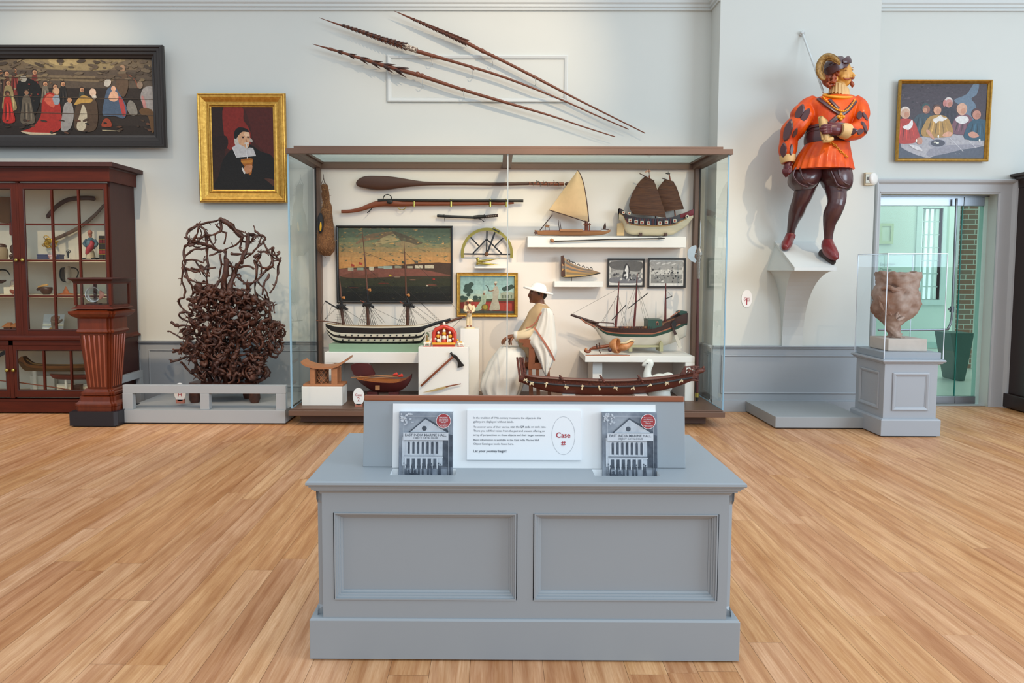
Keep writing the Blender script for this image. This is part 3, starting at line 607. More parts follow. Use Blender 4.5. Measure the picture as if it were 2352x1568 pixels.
# ---- white stands inside the case
def blockthing(name, label, cat, x0, x1, y0, y1, z0, z1, m=None, bev=.003, group=None):
    b = MB(); b.box(x0, x1, y0, y1, z0, z1, m or WHITE); return b.build(name, None, label, cat, group, bev=bev)
blockthing('white_plinth', 'low white block under the carved wooden stool in the case', 'plinth', -1.876, -1.482, 6.855, 7.10, ZF, P(740, 888, 6.855).z)
YL = 7.2; bx0, bx1 = P(745.5, 815, YL).x, P(985, 815, YL).x; bz1, bz0 = P(760, 809, YL).z, P(760, 833, YL).z
lt = thing('white_bench', 'long white bench under the three-masted warship and its green stand', 'bench', (bx0+.5, 7.4, ZF))
b = MB(); b.box(bx0, bx1, YL, 7.69, bz0, bz1, WHITE); b.build('top', lt, bev=.003)
for x0, x1 in ((bx0, bx0+.09), (bx1-.09, bx1)):
    b = MB(); b.box(x0, x1, YL, 7.69, ZF, bz0, WHITE); b.build('leg', lt, bev=.003)
yg = 7.27; gx0, gx1 = P(755.5, 800, yg).x, P(985, 800, yg).x; gz = P(800, 790, yg).z
blockthing('green_plinth', 'flat sage green block under the black and white warship model', 'plinth', gx0, gx1, yg, 7.66, bz1, gz, mat('#7f9a80', .5, var=.03, sc=4, name='sage_green_paint'))
ax0, ax1 = P(961, 850, 7.0).x, P(1076, 850, 7.0).x; az = P(1000, 797.5, 7.0).z
blockthing('white_pedestal', 'white pedestal with the tomahawk mounted on its front and the painted shrine on top', 'pedestal', ax0, ax1, 7.0, 7.19, ZF, az)
hx0_, hx1_ = P(1057.5, 850, 7.28).x, P(1100, 850, 7.28).x; hz = P(1080, 755, 7.28).z
blockthing('white_pedestal', 'tall narrow white pedestal under the small figurine in a straw hat', 'pedestal', hx0_, hx1_, 7.28, 7.46, ZF, hz)
YR = 7.177; rx0, rx1 = P(1344, 822, YR).x, P(1596, 822, YR).x; rz1, rz0 = P(1500, 818, YR).z, P(1500, 832, YR).z
rt = thing('white_bench', 'white two-legged bench under the green and white ship in the case', 'bench', (rx0+.5, 7.35, ZF))
b = MB(); b.box(rx0, rx1, YR, 7.69, rz0, rz1, WHITE); b.build('top', rt, bev=.004)
b = MB(); b.box(P(1573.5, 870, YR).x, rx1, YR, 7.69, ZF, rz0, WHITE); b.build('leg', rt, bev=.004)
x0 = P(1361, 850, YR+.12).x; b = MB(); b.box(x0, x0+.10, YR+.12, 7.69, ZF, rz0, WHITE); b.build('leg', rt, bev=.004)
YS = 7.5; sx0, sx1 = P(1211.5, 555, YS).x, P(1575.5, 555, YS).x; SZ1, SZ0 = P(1400, 543, YS).z, P(1400, 568, YS).z
blockthing('white_shelf', 'long white wall shelf carrying the sailing outrigger and the junk in the case', 'shelf', sx0, sx1, YS, YB-.002, SZ0, SZ1)
YS2 = 7.54; x0, x1 = P(1273.5, 652, YS2).x, P(1385, 652, YS2).x; s2z1, s2z0 = P(1330, 646, YS2).z, P(1330, 659, YS2).z
blockthing('white_shelf', 'short white shelf below the striped pointed wooden object', 'shelf', x0, x1, YS2, YB-.002, s2z0, s2z1)
YS3 = 7.6; x0, x1 = P(1090, 614, YS3).x, P(1163, 614, YS3).x; s3z1 = P(1120, 612, YS3).z
blockthing('white_shelf', 'thin white ledge below the brass dividers', 'shelf', x0, x1, YS3, YB-.002, P(1120, 616, YS3).z, s3z1, bev=.001)
# ================================================================ pictures
GILT = mat('#b98a3a', .32, .75, var=.18, sc=30, bump=.15, name='gilding', hx2='#d0a14c'); GILTD = mat('#9a6f2c', .4, .7, var=.2, sc=40, bump=.3, name='dark_gilding')
BLKF = mat('#231d1b', .4, var=.1, name='dark_frame_wood')
def picture(name, label, group, x0, y0, x1, y1, Y, fw, prof, fm, tilt=.0, thick=.03, cat='painting', part='canvas', x0b=None):
    """framed picture from its outer corners in the photo (top left, bottom right)"""
    a = P(x0, y1, Y); c = P(x1, y0, Y); h = c.z-a.z; o = V(a.x, Y, a.z); v = V(0, -tilt, 1).normalized()
    t = thing(name, label, cat, (a.x+(c.x-a.x)/2, Y, a.z), group)
    w = c.x-a.x; fwm = RP(fw, Y)
    f = MB(); f.rframe(o, UX, v, w, h, [(d*fwm, k) for d, k in prof], fm); f.build('frame', t)
    n = UX.cross(v); b = MB(); o2 = o+UX*fwm*.9+v*fwm*.9; w2, h2 = w-1.8*fwm, h-1.8*fwm
    b.add([o2, o2+UX*w2, o2+UX*w2+v*h2, o2+v*h2], [(0, 1, 2, 3)], mat('#241a15', .4, name='ground_tone'))
    b.obox(o+UX*w/2+v*h/2-n*.006, UX*(w/2-.004), v*(h/2-.004), n*.005, mat('#5b4a38', .8, name='backing'))
    pr = Paint(b, o+UX*fwm+v*fwm, UX, v, w-2*fwm, h-2*fwm)
    return t, b, pr, part
GPROF = [(0, 0), (0, .02), (.06, .045), (.12, .05), (.2, .04), (.28, .042), (.45, .03), (.62, .014), (.72, .012), (.8, .018), (.88, .018), (.92, .006), (1, .003)]
# portrait in a heavy gilt frame
t, b, p, k = picture('portrait_painting', 'portrait of a bearded man in black cap and white collar in wide gilt frame', None, 461, 216, 657.5, 466, YW-.05, 30, GPROF, GILT, .012)
p.poly([(0, 0), (1, 0), (1, 1), (0, 1)], '#3d1812', 1, False); p.poly([(0, 0), (.2, 0), (.2, 1), (0, 1)], '#2a1611', 1, False)
p.poly([(.2, 1), (.5, 1), (.6, .85), (.68, .6), (.8, .5), (1, .38), (1, 1)], '#4c1a14', 4); p.poly([(.2, 1), (.5, 1), (.52, .85), (.6, .75), (.64, .62), (.55, .45), (.25, .5), (.2, .65)], '#7d2219', 5); p.poly([(.2, .66), (.26, .60), (.23, .5), (.1, .48), (0, .5), (0, .62)], '#231310', 3)
p.poly([(0.06, 0), (.10, .18), (.16, .35), (.28, .47), (.45, .55), (.62, .55), (.78, .47), (1, .38), (1, 0)], '#120f0e', 4)
p.poly([(.36, .60), (.37, .70), (.42, .73), (.45, .6), (.43, .52), (.38, .54)], '#b9b0a4'); p.poly([(.62, .63), (.66, .6), (.65, .58), (.61, .59)], '#a89f94')
p.poly([(.41, .68), (.47, .71), (.60, .70), (.615, .62), (.60, .54), (.565, .50), (.51, .50), (.44, .56), (.415, .63)], '#c99a74'); p.poly([(.52, .69), (.60, .70), (.61, .65), (.56, .64), (.53, .66)], '#dcb490')
p.poly([(.36, .63), (.37, .71), (.43, .755), (.51, .755), (.585, .73), (.60, .70), (.5, .705), (.43, .66), (.40, .625)], '#15110f')
p.ell(.505, .635, .018, .008, '#3a2118'); p.ell(.585, .635, .014, .008, '#3a2118'); p.poly([(.55, .635), (.565, .60), (.575, .585), (.545, .585)], '#b27a58', 3); p.line([(.48, .648), (.53, .65)], .004, '#6b4a36'); p.line([(.565, .65), (.6, .648)], .004, '#6b4a36')
p.poly([(.52, .565), (.55, .575), (.60, .57), (.59, .56), (.565, .555), (.575, .52), (.565, .49), (.55, .52), (.545, .555)], '#cfc8bc', 3)
p.poly([(.325, .515), (.42, .56), (.52, .525), (.565, .49), (.60, .515), (.665, .51), (.71, .415), (.55, .405), (.39, .395)], '#b9b6b4', 1, False); p.line([(.325, .515), (.39, .395), (.55, .405), (.71, .415)], .004, '#e4e2de'); p.line([(.555, .49), (.562, .40)], .003, '#e9e7e3'); p.line([(.565, .4), (.57, .375)], .008, '#e1dfda')
p.poly([(.46, .36), (.5, .375), (.65, .38), (.645, .30), (.63, .2), (.59, .18), (.57, .24), (.5, .30)], '#9a5a1c', 3); p.poly([(.47, .35), (.64, .36), (.63, .33), (.5, .32)], '#b97a2c', 3)
p.poly([(.5, .25), (.55, .30), (.64, .30), (.64, .25), (.6, .21), (.54, .20)], '#b57c56'); p.poly([(.47, .26), (.49, .27), (.53, .21), (.51, .195)], '#c9c4bd', 2)
p.poly([(.84, .14), (1, .12), (1, .04), (.9, .1)], '#4a2a20', 3); b.build(k, t)
# wide panel painting in a dark moulded frame
DPROF = [(0, 0), (0, .04), (.08, .06), (.2, .06), (.26, .05), (.45, .05), (.5, .042), (.7, .04), (.78, .03), (.95, .02), (1, .004)]
t, b, p, k = picture('panel_painting', 'wide dark-framed panel painting of a crowd of robed figures above the mahogany cabinet', None, -190, 107, 379, 338.5, YW-.07, 29, DPROF, BLKF, .018)
p.poly([(0, 0), (1, 0), (1, 1), (0, 1)], '#2c221b', 1, False); p.band(.62, .99, '#54473a'); p.band(.86, .99, '#6a5a44'); p.poly([(.45, 1), (.5, .9), (.6, .86), (.8, .86), (.84, .94), (.86, 1)], '#8f7d58', 4); p.poly([(.55, 1), (.58, .92), (.66, .92), (.7, 1)], '#ab9668', 4)
p.poly([(.3, .78), (.5, .79), (.8, .77), (.8, .70), (.55, .72), (.3, .7)], '#77664d', 4); p.band(0, .12, '#241a13')
X = lambda q: (q+161)/ (511.)                                        # photo column -> canvas fraction
def fig(x, y0, y1, w, robe, skin='#b98a66', lean=0., head=1.):
    h = y1-y0; dk = '#%02x%02x%02x' % tuple(int(int(robe[i:i+2], 16)*.62) for i in (1, 3, 5)); lt_ = '#%02x%02x%02x' % tuple(min(255, int(int(robe[i:i+2], 16)*1.3+8)) for i in (1, 3, 5)); p.poly([(x-w, y0), (x-w*.8, y0+h*.45), (x-w*.45+lean, y0+h*.8), (x+w*.45+lean, y0+h*.8), (x+w*.8, y0+h*.4), (x+w, y0)], robe, 4)
    for q_ in range(4): f_ = -.6+.4*q_; p.poly([(x+w*f_, y0+h*.05), (x+w*f_*.7+.001, y0+h*.62), (x+w*f_*.8+.006, y0+h*.3)], (dk, lt_)[q_ % 2], 3)
    p.ell(x+lean*1.3, y0+h*.925, .0115*head, .036*head, '#33231a'); p.ell(x+lean*1.3+.001, y0+h*.90, .0095*head, .030*head, skin); p.ell(x+lean*1.3+.003, y0+h*.885, .006*head, .018*head, '#8d6046')
rr = random.Random(5)
for x, y0, y1, w, c in ((8, .55, .86, .02, '#3a2c24'), (22, .5, .84, .02, '#5c3a2a'), (40, .54, .88, .02, '#6d2a22'), (58, .5, .84, .02, '#3d3a30'), (85, .52, .86, .02, '#6b2e25'), (108, .42, .70, .022, '#6d6455'), (130, .40, .66, .02, '#8b6a4a'), (148, .40, .7, .022, '#25201c'), (190, .38, .62, .018, '#3c4038'), (25, .33, .72, .03, '#8a7a52'), (-60, .2, .7, .05, '#4a3426'), (-100, .2, .75, .04, '#6a2f22'), (-20, .15, .6, .04, '#503c2c'), (-130, .2, .6, .03, '#39424a')): fig(X(x), y0, y1, w, c)
fig(X(22), .17, .58, .026, '#a3261d', '#5a3a28'); p.poly([(X(45), .66), (X(62), .76), (X(95), .66), (X(96), .45), (X(70), .14), (X(55), .16), (X(48), .4)], '#17130f', 4); fig(X(65), .16, .6, .03, '#5a5042', '#8a6a50'); p.ell(X(60), .74, .016, .045, '#9a9486')
p.poly([(X(48), .04), (X(75), .10), (X(95), .25), (X(100), .45), (X(115), .56), (X(135), .5), (X(142), .3), (X(140), .1), (X(120), .03), (X(80), .02)], '#9c2a20', 4); p.poly([(X(48), .045), (X(75), .03), (X(125), .02), (X(120), .0), (X(70), .0)], '#b9a98c', 3); p.poly([(X(105), .45), (X(117), .54), (X(130), .48), (X(125), .36)], '#c05a44', 3); p.ell(X(133), .58, .014, .05, '#c39a78'); p.poly([(X(124), .5), (X(138), .52), (X(139), .42), (X(128), .4)], '#8d97a0', 3)
p.poly([(X(140), .06), (X(145), .3), (X(152), .42), (X(166), .42), (X(170), .26), (X(160), .08)], '#8f8b86', 4); p.ell(X(162), .46, .01, .036, '#b0825f')
p.poly([(X(170), .1), (X(174), .35), (X(185), .46), (X(205), .5), (X(222), .44), (X(224), .2), (X(215), .06), (X(190), .04)], '#4c3a2a', 4); p.poly([(X(175), .1), (X(184), .28), (X(192), .4), (X(200), .28), (X(196), .1), (X(185), .05)], '#b3a890', 4); p.poly([(X(172), .40), (X(190), .52), (X(212), .48), (X(210), .43), (X(190), .42)], '#b08a45', 4); p.ell(X(215), .56, .015, .055, '#cfb198'); p.ell(X(218), .5, .010, .03, '#cfc4b2')
p.poly([(X(236), .26), (X(240), .45), (X(250), .62), (X(268), .62), (X(280), .5), (X(290), .36), (X(284), .22), (X(262), .25)], '#48586c', 4); p.poly([(X(272), .5), (X(282), .46), (X(288), .28), (X(280), .26)], '#a8403c', 3); p.ell(X(250), .70, .014, .05, '#d0bfae'); p.poly([(X(241), .66), (X(248), .76), (X(256), .74), (X(252), .64)], '#b9b2a4', 3); p.poly([(X(250), .48), (X(258), .58), (X(270), .56), (X(272), .48), (X(262), .44)], '#d2a283', 4); p.ell(X(262), .61, .011, .036, '#d2a283')
p.poly([(X(268), .64), (X(276), .84), (X(290), .84), (X(296), .66), (X(284), .5)], '#5a4634', 4); p.ell(X(284), .88, .013, .045, '#9a7a5e'); p.line([(X(290), .84), (X(312), .72), (X(318), .62)], .014, '#7c4834')
p.poly([(X(290), .36), (X(298), .46), (X(310), .40), (X(314), .28), (X(300), .26)], '#7c766c', 4); p.poly([(X(322), .5), (X(330), .62), (X(350), .64), (X(360), .55), (X(356), .3), (X(340), .34), (X(328), .4)], '#938d88', 4); p.poly([(X(324), .5), (X(330), .5), (X(336), .33), (X(330), .32)], '#b07a74', 3); p.ell(X(322), .66, .013, .05, '#8a7562')
p.poly([(X(318), .32), (X(330), .36), (X(352), .3), (X(350), .05), (X(344), .05), (X(338), .24), (X(325), .26)], '#5f4326', 3); p.poly([(X(232), .11), (X(236), .19), (X(244), .22), (X(252), .19), (X(254), .11)], '#8c3a22', 3); p.line([(X(233), .06), (X(272), .05)], .008, '#a79a7a')
p.dabs(120, ('#6b5c48', '#5b4c3c', '#7d6c50', '#463a2e'), .0, 1, .72, .99, .012, .05, .5); p.dabs(40, ('#1f1712', '#382a1f', '#443224', '#5a3a28'), 0, 1, .02, .2, .01, .03, .6); p.dabs(45, ('#2a201a', '#4a3a2c', '#6a5038', '#7c2a22', '#8a7a60'), 0, .62, .42, .72, .004, .011)
for y in (.755, .50, .29): p.line([(0, y+.02), (.5, y), (1, y-.03)], .006, '#4a3c2e')
b.build(k, t)
# small gilt frame on the right wall: people at a table
RPROF = [(0, 0), (0, .03), (.25, .04), (.5, .034), (.7, .02), (1, .005)]
t, b, p, k = picture('table_scene_painting', 'thin gilt framed painting of six men around a table above the doorway', None, 2055, 185, 2275, 371, YW-.035, 7.5, RPROF, GILT, .012)
p.poly([(0, 0), (1, 0), (1, 1), (0, 1)], '#3e3238', 1, False); p.poly([(.62, .78), (.76, .86), (.84, 1), (.9, 1), (.88, .86), (.82, .8), (.88, .7), (.86, .5), (.78, .5), (.72, .68)], '#5f7080', 4)
p.poly([(0, .24), (.2, .32), (.45, .34), (.75, .32), (1, .28), (1, 0), (0, 0)], '#4c505c', 3); p.poly([(.02, .2), (.3, .30), (.6, .33), (1, .25), (1, .17), (.75, .12), (.6, .09), (.42, .03), (.32, .01), (.1, .1)], '#a39fa2', 2); p.poly([(.36, .02), (.36, .12), (.6, .18), (.98, .18), (.75, .12)], '#8b8890', 2); p.line([(.6, .27), (.75, .1)], .004, '#cbc8c8'); p.line([(.78, .28), (.9, .15)], .004, '#cbc8c8')
p.dabs(60, ('#463a40', '#352b31', '#50434a', '#2c2429'), 0, .6, .6, 1, .015, .05, .8); p.dabs(30, ('#8f8b90', '#b4b0b3', '#7c7982'), .1, .95, .06, .28, .01, .03, .4); p.ell(.45, .20, .105, .062, '#8f8d95'); p.ell(.455, .205, .085, .048, '#474550')
def bust(x, y, w, h, robe, skin, hair, hx=0., hr=.045):
    p.poly([(x-w, y), (x-w*.85, y+h*.5), (x-w*.4, y+h*.72), (x+w*.4, y+h*.72), (x+w*.85, y+h*.5), (x+w, y)], robe, 4)
    dk = '#%02x%02x%02x' % tuple(int(int(robe[i:i+2], 16)*.65) for i in (1, 3, 5)); lt_ = '#%02x%02x%02x' % tuple(min(255, int(int(robe[i:i+2], 16)*1.22+8)) for i in (1, 3, 5))
    for q_ in range(6): f_ = -.75+.3*q_; p.poly([(x+w*f_, y+h*.04), (x+w*f_*.6, y+h*.6), (x+w*f_*.75+.012, y+h*.3)], (dk, lt_)[q_ % 2], 3)
    p.ell(x+hx-.006, y+h*.9+.02, hr*1.12, hr*1.4, hair); p.ell(x+hx, y+h*.9, hr, hr*1.25, skin); p.ell(x+hx+.012*(1 if hx < .01 else -1), y+h*.9-.012, hr*.55, hr*.7, '#a8705a' if skin[1] == 'b' else '#b98468')
bust(.28, .35, .14, .34, '#33424a', '#8c5a48', '#2f4a48', .02); bust(.56, .45, .11, .32, '#2a2630', '#b98078', '#c9c0ba', .0); p.ell(.51, .74, .02, .045, '#b07068')
bust(.74, .34, .13, .34, '#6d4650', '#c79a80', '#c79a80', -.02, .055); p.poly([(.64, .52), (.70, .57), (.78, .56), (.80, .50), (.72, .46)], '#cfccc8', 3)
bust(.06, .22, .16, .42, '#a83226', '#c09c84', '#cfc0b4', .0, .055); p.poly([(.03, .42), (.1, .46), (.14, .52), (.15, .44), (.1, .38)], '#dcd6d2', 3)
bust(.44, .30, .17, .38, '#a37d3e', '#c99272', '#5a3c30', -.01, .045); p.poly([(.38, .52), (.43, .55), (.47, .58), (.5, .55), (.55, .54), (.5, .5), (.45, .5), (.42, .47)], '#d6d0c8', 3); p.poly([(.31, .36), (.34, .38), (.41, .27), (.39, .26)], '#c08a70', 3); p.poly([(.5, .31), (.56, .36), (.62, .34), (.6, .30), (.54, .29)], '#c99478', 3)
bust(.92, .26, .15, .36, '#264a5c', '#b57c68', '#4a2c2a', -.03, .05); p.poly([(.8, .33), (.86, .36), (.93, .31), (.9, .28), (.84, .28)], '#bd8670', 3)
p.poly([(.2, .26), (.26, .28), (.27, .2), (.22, .19)], '#b5806a', 3)
for x, y in ((.2, .235), (.455, .295), (.94, .245)): p.ell(x, y, .010, .02, '#ece6d2')
p.ell(.42, .215, .018, .009, '#e4decb'); p.ell(.45, .205, .018, .009, '#e4decb'); p.poly([(.12, .18), (.2, .17), (.24, .15), (.28, .10), (.22, .11), (.15, .15)], '#c9c5c4', 3); b.build(k, t)
# ---- pictures in the case
t, b, p, k = picture('harbour_painting', 'dark-framed painting of a waterfront at sunset behind the warship masts', None, 774, 518.5, 1040.5, 695.5, YB-.022, 5.5, [(0, 0), (0, .016), (.4, .02), (.8, .014), (1, .003)], BLKF)
for i, c in enumerate(('#55604c', '#5d6650', '#687054', '#7c7755', '#937c54', '#a98252', '#b98852', '#c08a50', '#b98449')): p.band(.42, 1-.066*i, c, .006)
p.poly([(.15, .78), (.25, .9), (.45, .95), (.6, .9), (.5, .86), (.3, .84)], '#7a6248', 5); p.poly([(.32, .78), (.38, .86), (.5, .92), (.54, .84), (.44, .80), (.36, .76)], '#9a8a62', 5); p.poly([(.48, .96), (.6, .9), (.75, .8), (.62, .76), (.55, .84)], '#5a503e', 5); p.poly([(.5, .78), (.58, .82), (.7, .76), (.6, .73)], '#8d7a58', 5); p.poly([(.7, .96), (.85, .9), (.98, .92), (.98, .8), (.8, .8)], '#586350', 4)
p.band(0, .40, '#3a3220', .004); p.band(0, .30, '#30301f'); p.band(0, .2, '#1f2018'); p.band(0, .11, '#151410')
p.poly([(0, .44), (.2, .46), (.5, .49), (.75, .52), (1, .52), (1, .36), (0, .36)], '#4a3527', 2); p.poly([(.0, .43), (.22, .44), (.5, .45), (.75, .43), (.95, .37), (1, .35), (.6, .34), (.3, .32), (0, .34)], '#7a4a3c', 3); p.poly([(.02, .33), (.15, .40), (.2, .36), (.35, .38), (.3, .31)], '#6b4030', 3)
for x0, x1, y0, y1, c in ((.08, .13, .41, .455, '#a39a80'), (.16, .22, .42, .455, '#7f8a78'), (.27, .31, .42, .47, '#c2b79c'), (.35, .4, .45, .475, '#8e9a8c'), (.4, .48, .44, .48, '#93a093'), (.5, .56, .45, .485, '#8c8872'), (.61, .66, .45, .48, '#a89e84'), (.68, .75, .45, .49, '#c4b79c'), (.77, .85, .45, .495, '#c0b398')): p.poly([(x0, y0), (x1, y0), (x1, y1), (x0, y1)], c, 1, False)
p.dabs(220, ('#67654a', '#8d7a52', '#a98650', '#5b6450', '#b88f58', '#75664a'), 0, 1, .55, 1, .01, .04, .5); p.dabs(90, ('#2b2a1c', '#3d3a24', '#4a4028', '#1c1c14', '#262a1e'), 0, 1, .02, .32, .01, .035, .35)
for x, y, c in ((.11, .46, '#a6402e'), (.18, .485, '#a6402e'), (.565, .50, '#3d4434'), (.68, .51, '#5a5244')): p.line([(x, .45), (x, y+.05)], .0015, '#2b211a'); p.poly([(x, y+.05), (x+.03, y+.035), (x+.028, y+.005), (x, y+.02)], c, 1, False)
for x, y, s, c in ((.66, .29, .03, '#7a5a48'), (.83, .22, .05, '#6a3e2e'), (.79, .21, .012, '#c9bfa6'), (.4, .24, .05, '#5c2c20'), (.13, .18, .05, '#4a2a1e'), (.52, .33, .03, '#86705a')): p.ell(x, y, s, .009, c)
p.ell(.46, .35, .012, .012, '#b9a02c'); p.ell(.85, .3, .012, .012, '#8c2a1e'); b.build(k, t)
t, b, p, k = picture('garden_painting', 'beaded gilt framed painting of two figures on a red terrace behind the seated figure', None, 1049, 626, 1189.5, 727.5, YB-.022, 8.5, [(0, 0), (0, .018), (.2, .026), (.5, .022), (.8, .024), (1, .003)], GILT)
for i, c in enumerate(('#7f9c9a', '#87a5a1', '#8fafaa', '#9ab5ac', '#a4b6a6')): p.band(.3, 1-.12*i, c, .004)
p.poly([(0, 0), (1, 0), (1, .36), (0, .34)], '#6f2620', 1, False); p.poly([(0, .3), (0, .37), (1, .40), (1, .34)], '#4a5440', 1, False); p.poly([(0, 0), (1, 0), (1, .06), (.5, .07), (0, .12)], '#474a42', 1, False); p.poly([(.08, .12), (.96, .06), (.96, .27), (.1, .32)], '#9c3c32', 1, False)
for x, y, r in ((.14, .72, .07), (.20, .78, .05), (.11, .62, .06), (.18, .6, .06), (.15, .5, .04), (.88, .68, .06), (.95, .72, .05), (.82, .66, .05), (.04, .42, .05), (.1, .41, .04), (.28, .42, .05), (.36, .42, .03)): p.ell(x, y, r, r*1.2, '#33463e')
p.poly([(.75, .4), (.75, .54), (.8, .58), (.95, .58), (1, .54), (1, .4)], '#9aa08c', 1, False)
for i in range(4): p.poly([(.77+i*.055, .41), (.77+i*.055, .5), (.8+i*.055, .5), (.8+i*.055, .41)], '#66705f', 1, False)
p.poly([(.54, .1), (.60, .4), (.60, .6), (.63, .72), (.69, .72), (.72, .58), (.70, .4), (.74, .12), (.64, .09)], '#a9a392', 4); p.ell(.655, .80, .022, .05, '#7a5542'); p.ell(.66, .84, .03, .03, '#b9b5a2'); p.line([(.62, .62), (.56, .6), (.52, .62)], .010, '#8a6650'); p.line([(.53, .60), (.52, .7), (.47, .76)], .008, '#3a3a3c')
p.poly([(.26, .08), (.3, .18), (.38, .34), (.4, .5), (.47, .5), (.48, .36), (.45, .2), (.36, .08)], '#9fae96', 4); p.ell(.44, .54, .022, .045, '#8b664e'); p.ell(.445, .58, .028, .03, '#bfc2b2'); p.ell(.46, .16, .07, .09, '#6b5a2c'); p.ell(.46, .17, .045, .06, '#a08a3a'); b.build(k, t)
bd_ = mat('#d9b062', .3, .75, var=.1, name='gilt_bead')
PAPR = mat('#d9d5cf', .6, var=.02, name='mount_paper')
def print_(label, x0, y0, x1, y1, shapes):
    t, b, p, k = picture('framed_engraving', label, 'framed engravings in the case', x0, y0, x1, y1, YB-.02, 4.5, [(0, 0), (0, .014), (.8, .014), (1, .003)], BLKF, cat='engraving', part='print')
    p.poly([(0, 0), (1, 0), (1, 1), (0, 1)], '#d9d5cf', 1, False); p.poly([(.04, .1), (.96, .1), (.96, .95), (.04, .95)], '#8b8985', 1, False); shapes(p); b.build(k, t)
def s1(p):
    p.poly([(.04, .95), (.96, .95), (.96, .62), (.6, .55), (.04, .7)], '#615f5e', 3); p.poly([(.04, .5), (.3, .62), (.96, .5), (.96, .42), (.04, .42)], '#a7a5a1', 3); p.poly([(.04, .1), (.96, .1), (.96, .32), (.04, .3)], '#77767a', 3)
    p.poly([(.4, .3), (.42, .55), (.46, .8), (.52, .88), (.6, .74), (.62, .5), (.58, .3)], '#3f3d3e', 4); p.poly([(.44, .27), (.45, .5), (.49, .72), (.53, .8), (.57, .68), (.57, .45), (.55, .27)], '#e3e0da', 4)
    for i in range(26): p.ell(rr.uniform(.06, .94), rr.uniform(.18, .5), rr.uniform(.015, .05), rr.uniform(.02, .06), rr.choice(('#454446', '#bfbdb8', '#6c6b6c', '#2f2f31')), rr.uniform(0, 90))
def s2(p):
    p.poly([(.04, .95), (.96, .95), (.96, .7), (.5, .62), (.04, .7)], '#9d9b98', 3); p.poly([(.04, .6), (.96, .62), (.96, .45), (.04, .45)], '#c4c1bb', 3)
    for i in range(60): p.ell(rr.uniform(.06, .94), rr.uniform(.14, .68), rr.uniform(.01, .04), rr.uniform(.012, .04), rr.choice(('#3b3a3c', '#d3d0ca', '#6c6b6c', '#8f8d8b', '#2b2b2d')), rr.uniform(0, 90))
    for i in range(4): p.ell(.25+i*.15, .86+.02*(-1)**i, .07, .03, '#c9c6c2', 20)
print_('black framed engraving of a burning ship, the nearer to the short shelf', 1394.5, 593.5, 1481, 659, s1)
print_('black framed engraving of a crowded battle fleet, next to the case post', 1487, 592.5, 1575.5, 660.5, s2)
# ================================================================ objects in the display case
WD = mat('#4a2a1c', .4, var=.2, sc=8, stretch=(.5, 8, 8), name='dark_wood'); WDR = mat('#7c3d20', .38, var=.2, sc=9, stretch=(.5, 9, 9), name='red_wood'); BLK = mat('#1c1a1b', .4, var=.1, name='black_lacquer')
ROPE = mat('#3a322b', .8, name='rope'); CORD = mat('#b8a88a', .8, var=.1, name='pale_cord'); BRS = mat('#a8974e', .3, .8, var=.12, sc=12, name='brass'); IRON = mat('#33302e', .4, .7, var=.1, name='iron'); BONE = mat('#d9cfb4', .5, var=.06, name='bone')
YO = YB-.05
# --- club / paddle
t = thing('wooden_paddle', 'long dark wooden paddle with a fat blade, topmost on the case wall', 'paddle', P(1060, 422, YO))
b = MB(); pts = [(818, 421, 3), (824, 414, 8), (840, 418.5, 14), (865, 420, 16), (893, 420, 15), (925, 420, 10.5), (955, 421, 6.5), (985, 421.5, 4.2), (1060, 422, 3.4), (1150, 422.5, 3.6), (1215, 421, 3.8)]
pts[1] = (824, 420.5, 8.5); b.tube([P(x, y, YO) for x, y, r in pts], [RP(r, YO) for x, y, r in pts], WD, 12, 3, flat=(.35, 1), up=UZ); b.build('blade', t)
b = MB(); b.tube([P(x, y, YO) for x, y in ((1215, 421), (1260, 422), (1295, 422.5))], [RP(3.6, YO), RP(4, YO), RP(3.6, YO)], WDR, 10, 2); b.ell(P(1303, 422.5, YO), (RP(6, YO), RP(4, YO), RP(4.4, YO)), WD); b.build('handle', t)
b = MB()
for i, x in enumerate((1222, 1228, 1236, 1244, 1254, 1267, 1280)):
    s = (-1)**i; c = P(x, 421+s*3, YO-.015); r = RP(5+i % 3, YO)
    b.tube([c+V(math.cos(a)*r*.8, -.005, math.sin(a)*r*s*1.1) for a in [q*.5-.6 for q in range(8)]], RP(.8, YO), mat('#55453c', .5, name='hoop'), 5)
b.build('hoop', t, label='thin hooked loops')
# --- musket
t = thing('musket', 'reddish curved-stock musket hung below the paddle', 'musket', P(990, 468, YO))
b = MB(); st = [(784, 485.5, 4), (805, 485, 4.2), (830, 480, 5), (855, 471, 6.5), (880, 466, 8), (905, 466, 8.4), (925, 468, 6.5), (960, 467.5, 5.6), (1050, 467.5, 4.8), (1130, 466.5, 4.4), (1150, 467, 4.2), (1180, 464.5, 3.6)]
b.tube([P(x, y, YO) for x, y, r in st], [RP(r, YO) for *_, r in st], WDR, 10, 3, flat=(.55, 1), up=UZ); b.build('stock', t)
b = MB(); b.tube([P(x, y, YO-.01) for x, y in ((868, 460), (905, 459.5), (1050, 460.5), (1202, 461))], [RP(q, YO) for q in (3.6, 3.2, 2.8, 3.2)], IRON, 10); b.build('barrel', t)
b = MB()
for x in (950.5, 1036, 1126, 1163): b = MB(); b.tube([P(x, 456.5, YO-.012), P(x, 475, YO-.012)], RP(2.6, YO), BRS, 8, flat=(.5, 1)); b.build('band', t)
b = MB(); b.tube([P(890+10*math.cos(a), 457+10.5*math.sin(a), YO-.02) for a in [-3.14+i*.35 for i in range(10)]], RP(1.2, YO), IRON, 6); b.ell(P(895, 463, YO-.03), (RP(7, YO), .012, RP(5, YO)), IRON); b.build('lock', t)
